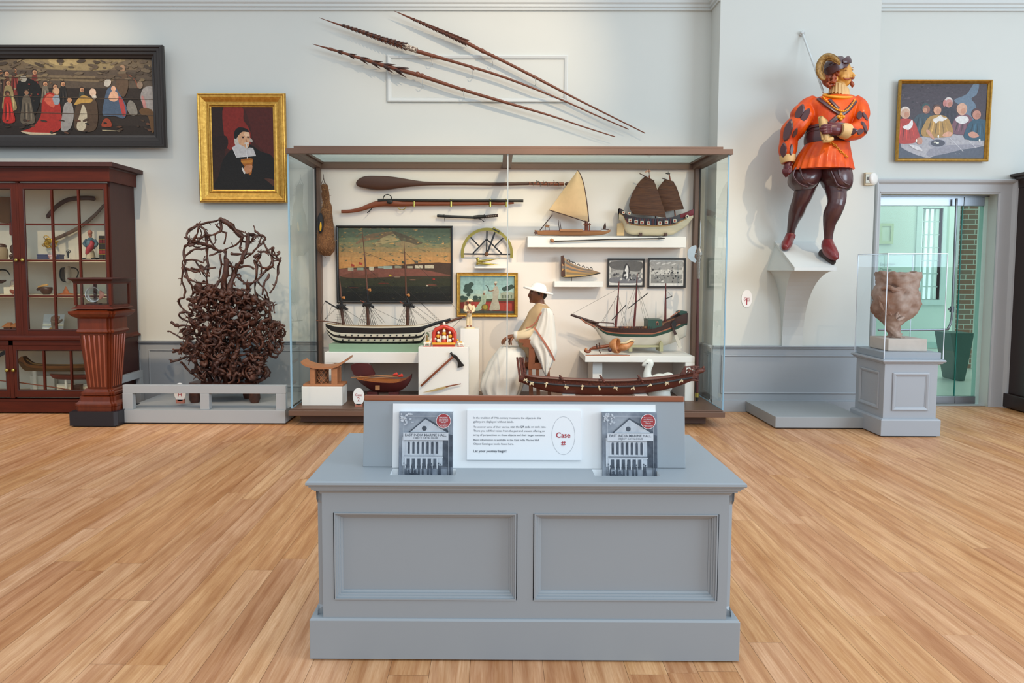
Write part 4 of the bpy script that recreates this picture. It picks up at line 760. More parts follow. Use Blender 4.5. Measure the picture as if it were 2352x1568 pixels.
b = MB(); b.tube([P(923+9*math.cos(a), 474+8*math.sin(a), YO-.01) for a in [i*.35 for i in range(10)]], RP(1, YO), BRS, 6); b.build('trigger_guard', t)
b = MB(); b.tube([P(855, 477, YO-.01), P(850, 483, YO-.01), P(843.5, 489, YO-.01)], RP(1.2, YO), IRON, 6); b.build('trigger', t)
# --- short sword
t = thing('short_sword', 'short black lacquered sword with a wrapped hilt below the musket', 'sword', P(1074, 497, YO))
b = MB(); q = [(1005, 495.5), (1040, 497.5), (1088, 499)]; b.tube([P(x, y, YO) for x, y in q], [RP(3.4, YO)]*3, BLK, 10, 3, flat=(.5, 1), up=UZ, round_=.5); b.build('scabbard', t)
b = MB(); b.tube([P(1088, 499, YO), P(1100, 498, YO), P(1114, 497, YO)], [RP(4.2, YO), RP(4.6, YO), RP(3.6, YO)], IRON, 10); b.tube([P(1092, 500, YO-.02), P(1106, 504, YO-.02), P(1112, 509, YO-.02)], RP(1, YO), IRON, 6); b.build('guard', t)
b = MB(); b.tube([P(1114, 497.3, YO), P(1144, 494.5, YO)], [RP(3.4, YO), RP(3.6, YO)], mat('#3a211b', .6, hx2='#191213', sc=60, name='wrapped_grip'), 10, flat=(.6, 1), up=UZ)
for x in (1118, 1123, 1128, 1133, 1138): b.obox(P(x, 497.2-(x-1114)*.09, YO-.012), V(RP(1.3, YO), 0, 0), V(0, .004, 0), V(0, 0, RP(1.5, YO)), mat('#7c6a5c', .6, name='ray_skin'))
b.build('grip', t)
for x in (1020, 1112):
    b = MB(); b.tube([P(x, 492, YO-.012), P(x+1, 500, YO-.02), P(x+2, 508, YO+.03)], RP(.7, YO), IRON, 5); b.build('mount', t)
# --- navigation arc
t = thing('navigation_arc', 'half-round brass arc instrument with black struts above the dividers', 'instrument', P(1117, 590, YO))
b = MB(); C_ = (1118.5, 583); rings = []
for i in range(41):
    a = math.pi*(1.03-1.06*i/40)-.0; a = math.pi+.16-(math.pi+.32)*i/40; dd = []
    for r, y in ((60, -.012), (53.5, -.012), (53.5, .004), (60, .004)): dd.append(P(C_[0]+r*math.cos(a), C_[1]-r*math.sin(a), YO)+UY*y)
    rings.append(dd)
b.loft(rings, BRS, False); b.build('arc', t)
b = MB(); BS = mat('#25262b', .4, .3, name='black_steel')
def bar(mb, x0, y0, x1, y1, w, Y, m, d=.008): p, q = P(x0, y0, Y), P(x1, y1, Y); u = (q-p).normalized(); n_ = u.cross(UY); mb.obox((p+q)/2, (q-p)/2, n_*RP(w, Y)/2, UY*d/2, m)
for x0, y0, x1, y1, w in ((1064, 583, 1174, 584, 3.2), (1117.5, 582, 1118.5, 530, 3.4), (1086, 582, 1117, 550, 3.2), (1152, 582, 1119, 550, 3.2), (1081, 545, 1100, 565, 3), (1156, 546, 1137, 565, 3)): bar(b, x0, y0, x1, y1, w, YO-.004, BS)
b.build('strut', t)
b = MB(); bar(b, 1118, 584, 1137, 533, 4, YO-.016, BS); bar(b, 1131, 525, 1148, 534, 9, YO-.016, BRS); bar(b, 1131, 525, 1147, 533, 2.4, YO-.022, BS); b.build('index_arm', t)
b = MB(); b.lathe([(RP(5, YO), 0), (RP(5, YO), .012), (RP(3, YO), .016)], P(1117.5, 583.5, YO-.014), mat('#6b4a32', .4, .5, name='bronze_hub'), 14, (0, -1, 0)); b.build('hub', t)
# --- dividers
t = thing('dividers', 'small brass navigational dividers lying on the thin ledge', 'dividers', P(1120, 608, 7.63))
Yd = 7.635
b = MB(); ln(b, [(1095, 592), (1099, 596), (1097, 602), (1099, 604)], Yd, .012, BRS, 8); b.tube([P(1097, 593, Yd), P(1098, 600, Yd), P(1096, 607, Yd)], [.02, .016, .013], BRS, 8, 2, flat=(.6, 1), round_=.5); b.build('head', t)
for yy in ((600.5, 594), (604, 608.5)):
    b = MB(); b.tube([P(1098, yy[0], Yd), P(1115, (yy[0]*2+yy[1])/3, Yd), P(1135, yy[1]*.8+yy[0]*.2, Yd), P(1148, yy[1], Yd)], [.012, .013, .006, .002], BRS, 8, 2); b.build('leg', t)
# --- woven hanging bag with a bird skin
yb_ = 7.56; STRW = mat('#8d5f38', .9, var=.35, sc=90, bump=.9, name='straw', hx2='#5f3c22', det=6)
t = thing('woven_nest_bag', 'long brown woven straw bag hanging by a cord beside the left case post', 'bag', P(748, 586, yb_))
b = MB(); rows(b, [(424, 738, 752, .02), (440, 739, 755, .03), (460, 740, 757, .035), (475, 740, 762, .045), (490, 735, 763, .06), (515, 732, 766, .075), (545, 728, 768, .09), (568, 728, 769, .09), (580, 734, 765, .065), (587, 742, 758, .03)], yb_, STRW, 26, sub=3)
b.jitter(.008, 30); b.build('bag', t)
b = MB(); rg = random.Random(4)
for i in range(190):
    y = rg.uniform(425, 585); f = (y-424)/160; hw = (6+16*min(1, max(0, (f-.25)*1.6))) if f < .9 else 12; x = 746+f*2+rg.uniform(-hw, hw); p = P(x, y, yb_-.035-.045*min(1, f*1.3)*(1-((x-746-f*2)/(hw+1))**2)); a = rg.uniform(0, 6.28); L = rg.uniform(.015, .04)
    b.tube([p, p+V(math.cos(a)*L*.5, -.008, math.sin(a)*L*.5), p+V(math.cos(a+.5)*L, .006, math.sin(a+.5)*L)], .0016, rg.choice((STRW, mat('#b08454', .9, name='pale_straw'), mat('#6b4527', .9, name='dark_straw'))), 4)
b.build('loose_straw', t)
b = MB(); ln(b, [(743, 400), (743.5, 410), (740, 418), (737, 426)], yb_, .003, WD); ln(b, [(743.5, 408), (745, 418), (742.5, 425)], yb_, .003, WD); ln(b, [(745, 416), (750, 425)], yb_, .003, WD); b.build('cord', t)
t = thing('bird_skin', 'small black and yellow bird hung on the front of the straw bag', 'bird', P(737, 535, yb_-.11)); yq = yb_-.11
b = MB(); YEL = mat('#d9a51c', .7, var=.1, name='yellow_feather'); BKF = mat('#17161a', .7, name='black_feather')
b.tube([P(736.5, 490, yq), P(736, 500, yq), P(736.5, 515, yq), P(736, 528, yq), P(735, 535, yq)], [.012, .03, .032, .026, .010], BKF, 10, 3, round_=.5); b.build('body', t)
b = MB(); b.tube([P(737, 511, yq-.022), P(736.5, 520, yq-.024), P(736, 529, yq-.018)], [.012, .02, .015], YEL, 8, 2, flat=(1, .6), round_=.5); b.build('breast', t, label='yellow breast')
# --- outrigger sailing canoe on the long shelf
yo = 7.58; t = thing('outrigger_canoe_model', 'model sailing canoe with a tall cream triangular sail on the long shelf', 'model boat', P(1315, 541, yo)); PW = mat('#9a6b45', .6, var=.2, sc=12, stretch=(.4, 6, 6), name='pale_wood', bump=.1)
b = MB(); hull(b, [(1228, 528, 531, .01), (1234, 529.5, 538, .02), (1250, 530, 540, .035), (1300, 531, 541, .045), (1350, 532, 541, .045), (1385, 531, 539, .035), (1402, 527, 532, .006)], yo, [(1.01, PW)], PW); b.obox(P(1232, 534, yo), V(RP(4, yo), 0, RP(2, yo)), UY*.015, V(-RP(1.5, yo), 0, RP(3, yo)), WD); b.build('hull', t)
b = MB(); b.box(P(1290, 0, yo).x, P(1343, 0, yo).x, yo-.06, yo+.06, P(1300, 531.5, yo).z, P(1300, 527, yo).z, PW); b.box(P(1250, 0, yo).x, P(1388, 0, yo).x, yo-.03, yo+.03, P(1300, 531.5, yo).z, P(1300, 529, yo).z, WDR); b.build('deck', t)
b = MB(); xs_ = [(1326.5, 391), (1334, 403), (1341, 425), (1346, 452), (1350, 482), (1352.5, 509)]; lo = [(1261, 482), (1285, 490), (1310, 498), (1340, 508), (1345, 509)]
v1 = cr(xs_, 4); n1 = len(v1); v0 = [(1326.5+(1261-1326.5)*i/(n1-1), 391+(482-391)*i/(n1-1)) for i in range(n1)]
SAIL = mat('#dcb98c', .85, var=.08, sc=16, bump=.15, name='sail_cloth')
def sg(o):
    return lambda u, v: (lambda i: (P(v0[i][0]+(v1[i][0]-v0[i][0])*u, v0[i][1]+(v1[i][1]-v0[i][1])*u+6*math.sin(math.pi*u)*0, yo-.02)+V(0, -.06*math.sin(math.pi*u)*math.sin(math.pi*min(1, v))+o, 0)))(min(n1-1, int(round(v*(n1-1)))))
b.grid(sg(0), 12, n1, SAIL); b.grid(sg(.004), 12, n1, SAIL); b.build('sail', t, label='cream triangular sail')
b = MB(); ln(b, v1, yo-.02, .006, WD); b.build('yard', t); b = MB(); ln(b, [(1261, 482), (1300, 494), (1346, 509.5)], yo-.02, .005, WD); b.build('boom', t)
b = MB(); b.tube([P(1347, 530, yo), P(1347, 504, yo)], [.02, .02], WDR, 8); ln(b, [(1354, 530), (1354, 512)], yo-.04, .007, WDR); ln(b, [(1340, 516), (1357, 515)], yo-.03, .006, WDR); b.build('mast_post', t)
b = MB(); ln(b, [(1240, 529), (1269, 493)], yo, .005, WD); b.build('pole', t)
for x, h_ in ((1282, 505), (1286, 508)):
    b = MB(); ln(b, [(x+3, 528), (x, h_)], yo, .004, WD); b.build('post', t)
b = MB(); b.obox(P(1257, 519, yo), V(RP(4.5, yo), 0, -RP(.8, yo)), UY*.02, V(RP(.8, yo), 0, RP(2.8, yo)), PW); ln(b, [(1253, 521), (1252, 529)], yo, .003, WD); ln(b, [(1261, 521), (1262, 529)], yo, .003, WD); b.build('cabin', t)
b = MB(); b.tube([P(1388, 527, yo), P(1389, 520, yo), P(1390, 511, yo)], [.012, .015, .003], WD, 7, 2); ln(b, [(1380, 526), (1398, 527)], yo, .005, WD); b.build('figurehead', t)
# --- junk on the long shelf
yj = 7.60; t = thing('junk_model', 'model junk with two brown mat sails at the right end of the long shelf', 'model ship', P(1505, 541, yj))
HCR = mat('#cfc2a4', .6, var=.12, sc=14, stretch=(.3, 1, 8), name='cream_hull'); HDK = mat('#3d3436', .5, var=.1, name='dark_hull'); HRD = mat('#7b2a33', .5, var=.1, name='dark_red_paint'); HBL = mat('#35405a', .5, name='blue_paint')
b = MB(); hull(b, [(1421, 479, 505, .045), (1430, 484, 513, .055), (1438, 494, 533, .06), (1460, 500, 540, .075), (1500, 503, 541, .08), (1540, 500, 540, .07), (1560, 493, 530, .05), (1575, 488, 520, .035), (1592, 480, 500, .006)], yj, [(.52, HCR), (.60, mat('#b08a55', .5, name='wale')), (1.01, HDK)], WD, nf=18); b.build('hull', t)
b = MB(); hull(b, [(1560, 493.3, 509, .055), (1575, 488, 504, .041), (1592.5, 480, 494, .012)], yj-.004, [(1.01, HRD)], None, nf=8); b.build('bow', t, label='dark red painted bow')
b = MB(); b.lathe([(RP(4.2, yj), 0), (RP(4.2, yj), .006)], P(1578.5, 497.5, yj-.056), BONE, 12, (0, -1, 0)); b.lathe([(RP(2, yj), 0), (RP(2, yj), .010)], P(1578.5, 497.5, yj-.056), BLK, 12, (0, -1, 0)); b.build('eye', t)
for x, y in ((1447.5, 506), (1461, 509), (1474.5, 511), (1489.5, 512), (1516, 512), (1530.5, 510.5), (1549.5, 507), (1432, 488), (1445.5, 490)):
    k = .75 if y < 495 else 1; b = MB(); p = P(x, y, yj-.088+.02*abs(x-1500)/60); r = RP(3.8*k, yj); b.obox(p, V(r, 0, 0), V(0, .004, 0), V(0, 0, r), BONE); b.obox(p-UY*.003, V(r*.5, 0, 0), V(0, .004, 0), V(0, 0, r*.5), mat('#a8412e', .5, name='vermilion')); b.build('gun_port', t)
b = MB()
for x in range(1440, 1560, 5): bar(b, x, 500+3*math.sin((x-1440)/120*3.1), x, 515+2*math.sin((x-1440)/120*3.1), 1, yj-.084+.02*abs(x-1500)/60, HBL if x % 10 else HRD, .004)
b.build('bulwark_strip', t)
MATS = mat('#5e3a22', .8, var=.25, sc=30, stretch=(.3, 1, 4), bump=.3, name='woven_mat_sail', hx2='#43271a')
def junksail(pl, px_, yy, spars, topsp):
    b = MB(); n_ = len(pl)
    f = lambda o: (lambda u, v: (lambda i: P(pl[i][0]+(px_[i][0]-pl[i][0])*u, pl[i][1]+(px_[i][1]-pl[i][1])*u, yy)+V(0, -.03*math.sin(math.pi*u)+.006*math.sin(v*n_*2.2)+o, 0))(min(n_-1, int(round(v*(n_-1))))))
    b.grid(f(0), 10, n_, MATS); b.grid(f(.005), 10, n_, MATS); b.build('sail', t, label='brown mat sail')
    b = MB()
    for i in range(1, n_-1, 3): ln(b, [pl[i], ((pl[i][0]+px_[i][0])/2, (pl[i][1]+px_[i][1])/2, yy-.034), px_[i]], yy-.005, .0022, WD)
    ln(b, topsp, yy-.01, .005, WD); b.build('batten', t)
l1 = cr([(1481, 405), (1466, 420), (1452, 445), (1445, 470), (1448, 482), (1455, 492)], 3); r1 = cr([(1502, 415), (1508, 430), (1516, 452), (1522, 470), (1527, 485), (1530, 500)], 3); junksail(l1, r1, yj-.03, 0, [(1469, 398), (1503, 416)])
l2 = cr([(1527, 412), (1514, 428), (1508, 442), (1512, 455), (1520, 472), (1528, 486)], 3); r2 = cr([(1547, 417), (1555, 432), (1561, 450), (1566, 465), (1569, 473), (1571, 480)], 3); junksail(l2, r2, yj+.01, 0, [(1520, 409), (1548, 418)])
for pts, r in ([(1507, 505), (1494, 420), (1491, 403)], .008), ([(1552, 505), (1545, 440), (1537, 400)], .008):
    b = MB(); ln(b, pts, yj+.02, r, WDR); b.build('mast', t)
b = MB(); slabp(b, [(1482, 393), (1487, 390), (1492, 389), (1496, 393), (1491, 396), (1486, 394), (1483, 397)], yj+.02, .006, mat('#b98a72', .6, name='faded_red')); ln(b, [(1491.5, 404), (1490.5, 387)], yj+.02, .003, WD); b.build('vane', t)
b = MB(); ln(b, [(1529, 398), (1539, 399)], yj+.02, .006, BLK); ln(b, [(1534, 401), (1535, 394)], yj+.02, .003, BLK); b.build('vane', t)
b = MB(); slabp(b, [(1418, 513), (1434, 509), (1434, 541), (1417, 541)], yj-.004, .02, mat('#c9a877', .7, var=.15, name='rudder_wood')); b.build('rudder', t)
for x in (1472, 1530):
    b = MB(); slabp(b, [(x-3, 541.5), (x+3, 541.5), (x+3, 534), (x, 537), (x-3, 534)], yj-.05, .1, WD); b.build('cradle', t)
# --- long tobacco pipe held on the shelf front
t = thing('long_pipe', 'long thin black pipe mounted along the front of the long shelf', 'pipe', P(1395, 551, YS-.03)); yp = YS-.025
b = MB(); ln(b, [(1273, 554), (1340, 552), (1400, 549.5), (1512, 547.5)], yp, RP(1.5, yp), BLK, 8); b.build('stem', t)
b = MB(); b.tube([P(1266, 549, yp), P(1268, 552, yp), P(1272, 554.5, yp)], [RP(3, yp), RP(4, yp), RP(2.6, yp)], PW, 10, 2, round_=.4); b.build('bowl', t)
b = MB(); b.tube([P(1512, 547.5, yp), P(1518, 547, yp), P(1527, 547, yp)], [RP(2.2, yp), RP(1.8, yp), RP(.8, yp)], BLK, 8); b.build('mouthpiece', t)
# --- striped pointed model on the short shelf
ys = 7.62; t = thing('striped_wooden_prow', 'striped brown pointed wooden object with a tall end above the short shelf', 'carving', P(1330, 637, ys)); c0_ = [('#8a6a48', 0), ('#5f5750', 1), ('#a4784c', 2), ('#6b625a', 3), ('#b98d55', 4), ('#8c7758', 5), ('#c19a5c', 6)]
b = MB(); topc = [(1291, 593), (1296, 592), (1310, 603), (1335, 614), (1358, 619), (1378, 625.5)]; botc = [(1289, 634), (1300, 636), (1320, 635.5), (1345, 633.5), (1365, 630), (1379, 626.5)]
tq, bq = cr(topc, 4), cr(botc, 4); nq = len(tq)
for i, (c, _) in enumerate(c0_):
    f0, f1 = i/7, (i+1)/7; a = [(tx+(bx_-tx)*f0, ty+(by-ty)*f0) for (tx, ty), (bx_, by) in zip(tq, bq)]; c2 = [(tx+(bx_-tx)*f1, ty+(by-ty)*f1) for (tx, ty), (bx_, by) in zip(tq, bq)]
    mm = mat(c, .6, var=.12, sc=20, stretch=(.3, 1, 1), name='plank_'+c.strip('#')); k0, k1 = math.sin(math.pi*(.12+.76*f0)), math.sin(math.pi*(.12+.76*f1))
    for sg_ in (-1, 1):
        va = [P(*p, ys)+UY*sg_*.035*k0*(1-j/nq*.8) for j, p in enumerate(a)]; vb = [P(*p, ys)+UY*sg_*.035*k1*(1-j/nq*.8) for j, p in enumerate(c2)]
        b.add(va+vb, [(j, j+1, nq+j+1, nq+j) for j in range(nq-1)], mm, True)
b.build('planks', t)
b = MB(); slabp(b, [(1289, 587), (1295, 586), (1298, 634), (1289, 634)], ys-.03, .06, WD); b.build('end_board', t)
b = MB(); ln(b, [(1299, 593), (1299.5, 633)], ys-.045, .004, BONE); b.build('cord', t)
b = MB()
for x, y in ((1303, 598), (1309, 602), (1316, 605), (1326, 609), (1337, 613), (1346, 616), (1355, 617)): b.tube([P(x, y, ys-.01), P(x+2, y-3, ys-.02), P(x+5, y-1, ys-.01), P(x+6, y+2, ys-.01)], .004, BLK, 5, 2)
b.build('lashing', t); b = MB(); ln(b, botc, ys-.004, .007, BLK); b.build('keel', t); b = MB(); ln(b, [(1313, 636), (1313, 647)], ys, .003, IRON); b.build('mount', t)
# ---------------------------------------------------------------- the warship model
yw = 7.37; ship = thing('warship_model', 'black and white three-masted warship model on the green block', 'model ship', P(868, 790, yw))
WBL = mat('#18181a', .35, var=.1, name='black_hull'); WWH = mat('#d8d2bf', .5, var=.05, name='white_band')
b = MB(); hull(b, [(749, 742, 752, .03), (752, 742, 765, .045), (760, 743, 776, .055), (772, 745.5, 785, .065), (800, 747, 789, .085), (860, 748.5, 790, .09), (920, 748, 790, .085), (955, 747, 789, .065), (968, 746, 786, .04), (976, 745.5, 775, .006)], yw, [(.16, WBL), (.31, WWH), (.44, WBL), (.60, WWH), (.93, WBL), (1.01, WWH)], mat('#a98a62', .6, name='deck_wood'), nf=24, pw=.3); b.build('hull', ship)
b = MB(); b.box(P(775, 0, yw).x, P(955, 0, yw).x, yw-.03, yw+.03, P(800, 790, 7.27).z, P(800, 788.5, yw).z+.006, WBL); b.build('keel', ship)
b = MB()
for i in range(13): x = 783+i*14.55; hb = .1-.035*abs((x-865)/100)**2.5; b.obox(P(x, 768.3, yw)+UY*-hb*.93, V(RP(1.6, yw), 0, 0), UY*.008, V(0, 0, RP(1.7, yw)), BLK)
for i in range(12): x = 790+i*14.6; hb = .09-.03*abs((x-865)/100)**2.5; b.obox(P(x, 779.5, yw)+UY*-hb*.82, V(RP(1.5, yw), 0, 0), UY*.008, V(0, 0, RP(1.5, yw)), BLK)
b.build('gun_ports', ship)
b = MB(); MST = mat('#5b3522', .5, var=.15, name='mast_wood')
ln(b, [(960, 757), (1000, 743), (1035, 734)], yw-.01, .016, WBL, 8); b.tube([P(1010, 746, yw-.01), P(1035, 737, yw-.01), P(1068, 726.5, yw-.01)], [.017, .013, .009], MST, 8); b.build('bowsprit', ship)
b = MB(); slabp(b, [(955, 757), (972, 752), (976, 757), (968, 768), (962, 778), (966, 782), (958, 786), (950, 775)], yw-.015, .03, WBL); b.build('figurehead', ship)
b = MB(); ln(b, [(726, 735.5), (760, 739), (788, 743.5)], yw, .006, MST); b.build('stern_boom', ship)
b = MB(); ln(b, [(747, 691), (765, 702), (783, 711)], yw, .008, WBL); b.build('gaff', ship)
RIG = mat('#2b2521', .8, name='rigging')
masts = [((789, 745), (783, 700), (785, 686), (779, 632), 786, 706), ((846, 746), (843, 695), (845, 668), (832, 527), 838, 700), ((936, 746), (936, 695), (934, 680), (928, 555), 932, 700)]
for bs, tp, cp, top, sx0_, yy in masts:
    m_ = thing if 0 else None; b = MB(); b.tube([P(*bs, yw), P(*tp, yw), P(*cp, yw)], [.017, .014, .012], MST, 8); b.tube([P(cp[0]-1, cp[1]+6, yw-.01), P(cp[0]+(top[0]-cp[0])*.45, cp[1]+(top[1]-cp[1])*.45, yw-.01), P(*top, yw)], [.010, .008, .002], MST, 8); b.tube([P(tp[0]+2, tp[1]+2, yw-.01), P(cp[0]-2, cp[1]-4, yw-.01)], .013, WBL, 8); mo = b.build('mast', ship)
    b = MB(); b.obox(P(tp[0]+1, tp[1]+1, yw), V(.04, 0, 0), V(0, .05, 0), V(0, 0, .008), WBL); b.obox(P(tp[0]+5, tp[1]+6, yw-.02), V(.05, 0, -.02), V(0, .015, 0), V(0, 0, .012), WBL)
    for d in (-8, -3, 4, 9): b.ell(P(tp[0]+d, tp[1]+4+abs(d)*.3, yw-.02), (.014, .014, .02), WBL, nu=6, nv=5)
    t_ = b.build('fighting_top', ship)
    b = MB(); b.tube([P(cp[0]-1, cp[1]-2, yw-.01), P(cp[0]+5, cp[1]-3, yw-.03), P(cp[0]+5, cp[1], yw-.03)], [.008, .014, .010], mat('#b5763c', .5, name='block_wood'), 8, 2, round_=.5); b.build('tackle_block', ship)
    b = MB()
    for i in range(9): ln(b, [(tp[0]-4+i*1.1, tp[1]+3), (bs[0]-24+i*5+(8 if bs[0] < 800 else 0), bs[1]+.5)], yw-.05+.01*i % 3*.01, .0016, RIG, 4)
    for i in range(5): ln(b, [(tp[0]+3, tp[1]+3), (bs[0]+2+i*5, bs[1])], yw+.05, .0015, RIG, 4)
    for i in range(7): f = (i+1)/8; ln(b, [(tp[0]-4-f*(tp[0]+20-bs[0])*.9, tp[1]+f*(bs[1]-tp[1])), (tp[0]+4+f*6, tp[1]+f*(bs[1]-tp[1]))], yw-.05, .0010, RIG, 4)
    for i in range(4): ln(b, [(cp[0], cp[1]), (tp[0]-8+i*5, tp[1])], yw-.03, .0013, RIG, 4)
    b.build('shrouds', ship)
b = MB()
for p in ([(843, 700), (930, 742)], [(936, 690), (1008, 742)], [(785, 706), (842, 742)], [(932, 660), (1012, 742)], [(934, 664), (1016, 741)], [(929, 578), (990, 640), (1058, 722)], [(834, 578), (931, 615)], [(836, 610), (934, 690)], [(779, 640), (836, 690)], [(937, 700), (1000, 750)], [(940, 705), (985, 742)], [(747, 692), (740, 705), (736, 735)], [(762, 702), (756, 720), (744, 736)], [(772, 708), (745, 735)], [(1066, 729), (1010, 747)], [(1066, 729), (985, 762)], [(1066, 729), (1000, 752)], [(1064, 727), (970, 744)], [(1062, 730), (1020, 770)], [(850, 706), (878, 742)], [(855, 706), (885, 742)]): ln(b, p, yw-.01, .0016, RIG, 4)
for p in ([(828, 690), (843, 698)], [(918, 692), (934, 701)]): ln(b, p, yw-.03, .005, mat('#7a3a22', .5, name='spar_red'))
b.build('stays', ship)
# ---------------------------------------------------------------- shrine, animals, figurine
def clay(h): return mat(h, .35, var=.08, sc=40, name='painted_clay')
CR_, CW, CY_, CG = clay('#c23a28'), clay('#e3dccb'), clay('#d99a22'), clay('#5a6648')
yh_ = 7.10; t = thing('painted_shrine', 'red white and gold painted clay shrine with small deities on the pedestal', 'figurine', P(1018, 797, yh_))
b = MB(); slabp(b, [(994, 798), (1044, 798), (1044, 788), (994, 788)], yh_-.04, .09, CR_); b.tube([P(993, 789, yh_-.045), P(1045, 789, yh_-.045)], .012, CY_, 8, round_=.5); b.build('base', t)
b = MB(); slabp(b, [(997, 789), (1043, 789), (1044, 765), (1040, 758), (1020, 749), (1000, 757), (996, 765)], yh_+.02, .03, CR_); b.build('back_wall', t)
b = MB(); b.tube([P(x, y, yh_-.01) for x, y in ((997, 788), (996.5, 765), (1001, 757), (1020, 749), (1039, 757), (1044, 765), (1044, 788))], .022, CR_, 8, flat=(1, 1)); b.ell(P(1020, 744, yh_-.01), (.015, .012, .025), CW); b.build('arch', t)
b = MB(); ball = lambda x, y, r, m, d=0: b.ell(P(x, y, yh_-.02+d), RP(r, yh_), m, nu=8, nv=6)
for x, y, r, m in ((1020, 760, 4, CW), (1020, 766, 5, CY_), (1020, 775, 6, CW), (1020, 784, 6.5, CR_), (1007, 764, 3, CW), (1006, 772, 4.5, CY_), (1007, 782, 4.5, CW), (1033, 764, 3, CW), (1034, 772, 4.5, CY_), (1033, 782, 4.5, CW), (1000, 778, 3, CW), (1041, 778, 3, CW), (1013, 786, 3, CY_), (1028, 786, 3, CY_), (1020, 756, 2.4, CY_)): ball(x, y, r, m)
for x in (1012.5, 1028): b.tube([P(x, 788, yh_-.03), P(x, 770, yh_-.03)], .008, CW, 6)
b.build('deity_group', t)
def beast(name, label, x, y, s, flip, yy, tall):
    t = thing(name, label, 'figurine', P(x, y, yy), 'clay animals beside the shrine')
    q = lambda dx, dy, d=0: P(x+flip*dx*s, y+dy*s, yy+d)
    b = MB(); b.obox(q(0, -1.2), V(RP(9*s, yy), 0, 0), UY*.03, V(0, 0, RP(1.6*s, yy)), CR_); b.build('base', t)
    b = MB(); b.tube([q(-7, -10), q(0, -10.5), q(6, -11)], [RP(4*s, yy), RP(3.6*s, yy), RP(4*s, yy)], CW, 10, 3, round_=.8)
    for dx in (-7, -4, 4, 7): b.tube([q(dx, -9, .012*(1 if dx in (-4, 7) else -1)), q(dx+.5, -2, .012*(1 if dx in (-4, 7) else -1))], [RP(1.7*s, yy), RP(1.3*s, yy)], CW, 7)
    b.tube([q(6, -12), q(8, -17), q(9, -19)], [RP(3.2*s, yy), RP(2.8*s, yy), RP(3*s, yy)], CW, 8, 2, round_=.6); b.tube([q(9, -19), q(12, -17.5)], [RP(2.6*s, yy), RP(1.5*s, yy)], CW, 8, round_=.6); organic(b, .004, 2).build('body', t)
    b = MB(); b.tube([q(-3, -14), q(3, -14)], [RP(3*s, yy), RP(3*s, yy)], CY_, 8, round_=.6); b.tube([q(5, -13), q(7.5, -12.5)], RP(3.6*s, yy), CY_, 8); b.build('saddle_cloth', t)
    if tall: b = MB(); b.tube([q(-1, -15), q(-1, -22), q(-1.5, -28)], [RP(2.6*s, yy), RP(3.2*s, yy), RP(1.4*s, yy)], clay('#7a6a3c'), 8, 2, round_=.5); b.ell(q(-1, -25), RP(2.6*s, yy), clay('#8d5a3a'), nu=8, nv=6); b.tube([q(-4, -30), q(-1, -34), q(2, -30), q(3, -24)], [RP(1*s, yy), RP(2*s, yy), RP(2*s, yy), RP(1*s, yy)], CG, 8, 2); b.build('rider', t)
    else: b = MB(); b.ell(q(9.4, -20.5), (RP(3.4*s, yy), .02, RP(2.4*s, yy)), CY_, nu=9, nv=6); b.build('mane', t)
beast('clay_horse', 'white and gold clay horse carrying a rider left of the painted shrine', 982, 797, .98, 1, 7.09, True)
beast('clay_lion', 'white and gold clay lion standing right of the painted shrine', 1058, 797.5, .82, -1, 7.09, False)
yf = 7.36; t = thing('straw_hat_figurine', 'small cream figurine of a man in a flat straw hat on the tall pedestal', 'figurine', P(1079, 751, yf)); CRM = mat('#dcc6a0', .6, var=.08, sc=40, name='cream_clay'); SKN = mat('#8a5a44', .6, var=.08, name='brown_clay')
b = MB(); b.lathe([(RP(12, yf), 0), (RP(12, yf), .012), (RP(10, yf), .018)], P(1079, 754.5, yf), CRM, 20); b.build('base', t)
b = MB()
for sx_ in (-4, 3.5): b.tube([P(1078+sx_*.6, 724, yf), P(1078+sx_, 738, yf), P(1078+sx_*1.1, 748, yf)], [RP(4, yf), RP(3.2, yf), RP(3.2, yf)], CRM, 10, 2); b.tube([P(1078+sx_, 747, yf), P(1077.5+sx_, 751, yf-.03)], [RP(2.4, yf), RP(2, yf)], SKN, 8)
b.tube([P(1078, 725, yf), P(1078, 714, yf), P(1078, 702, yf), P(1078.5, 698, yf)], [RP(7.5, yf), RP(8, yf), RP(8.5, yf), RP(3, yf)], CRM, 12, 2, flat=(1, .7))
b.tube([P(1070, 702, yf), P(1067, 712, yf-.02), P(1074, 716, yf-.05)], [RP(4, yf), RP(3.6, yf), RP(2.5, yf)], CRM, 9, 2); b.tube([P(1086, 702, yf), P(1089, 712, yf-.02), P(1082, 717, yf-.05)], [RP(4, yf), RP(3.8, yf), RP(2.5, yf)], CRM, 9, 2); b.tube([P(1079, 699, yf), P(1079.5, 693, yf)], [RP(2.2, yf), RP(3.4, yf)], SKN, 9, round_=.8); b.ell(P(1075, 716.5, yf-.06), .012, SKN, nu=8, nv=6); b.ell(P(1081, 717, yf-.06), .012, SKN, nu=8, nv=6)
organic(b, .005, 3).build('body', t)
b = MB(); b.lathe([(RP(8, yf), 0), (RP(7.5, yf), .008), (RP(4, yf), .02), (RP(2, yf), .026)], P(1079, 691.5, yf), CRM, 18); b.build('hat', t)
b = MB(); ln(b, [(1074, 701), (1077, 709), (1084, 716)], yf-.05, .005, SKN); b.lathe([(RP(5, yf), -.004), (RP(5, yf), .004)], P(1070, 697, yf+.02), SKN, 12, (0, 1, 0)); b.build('satchel', t)
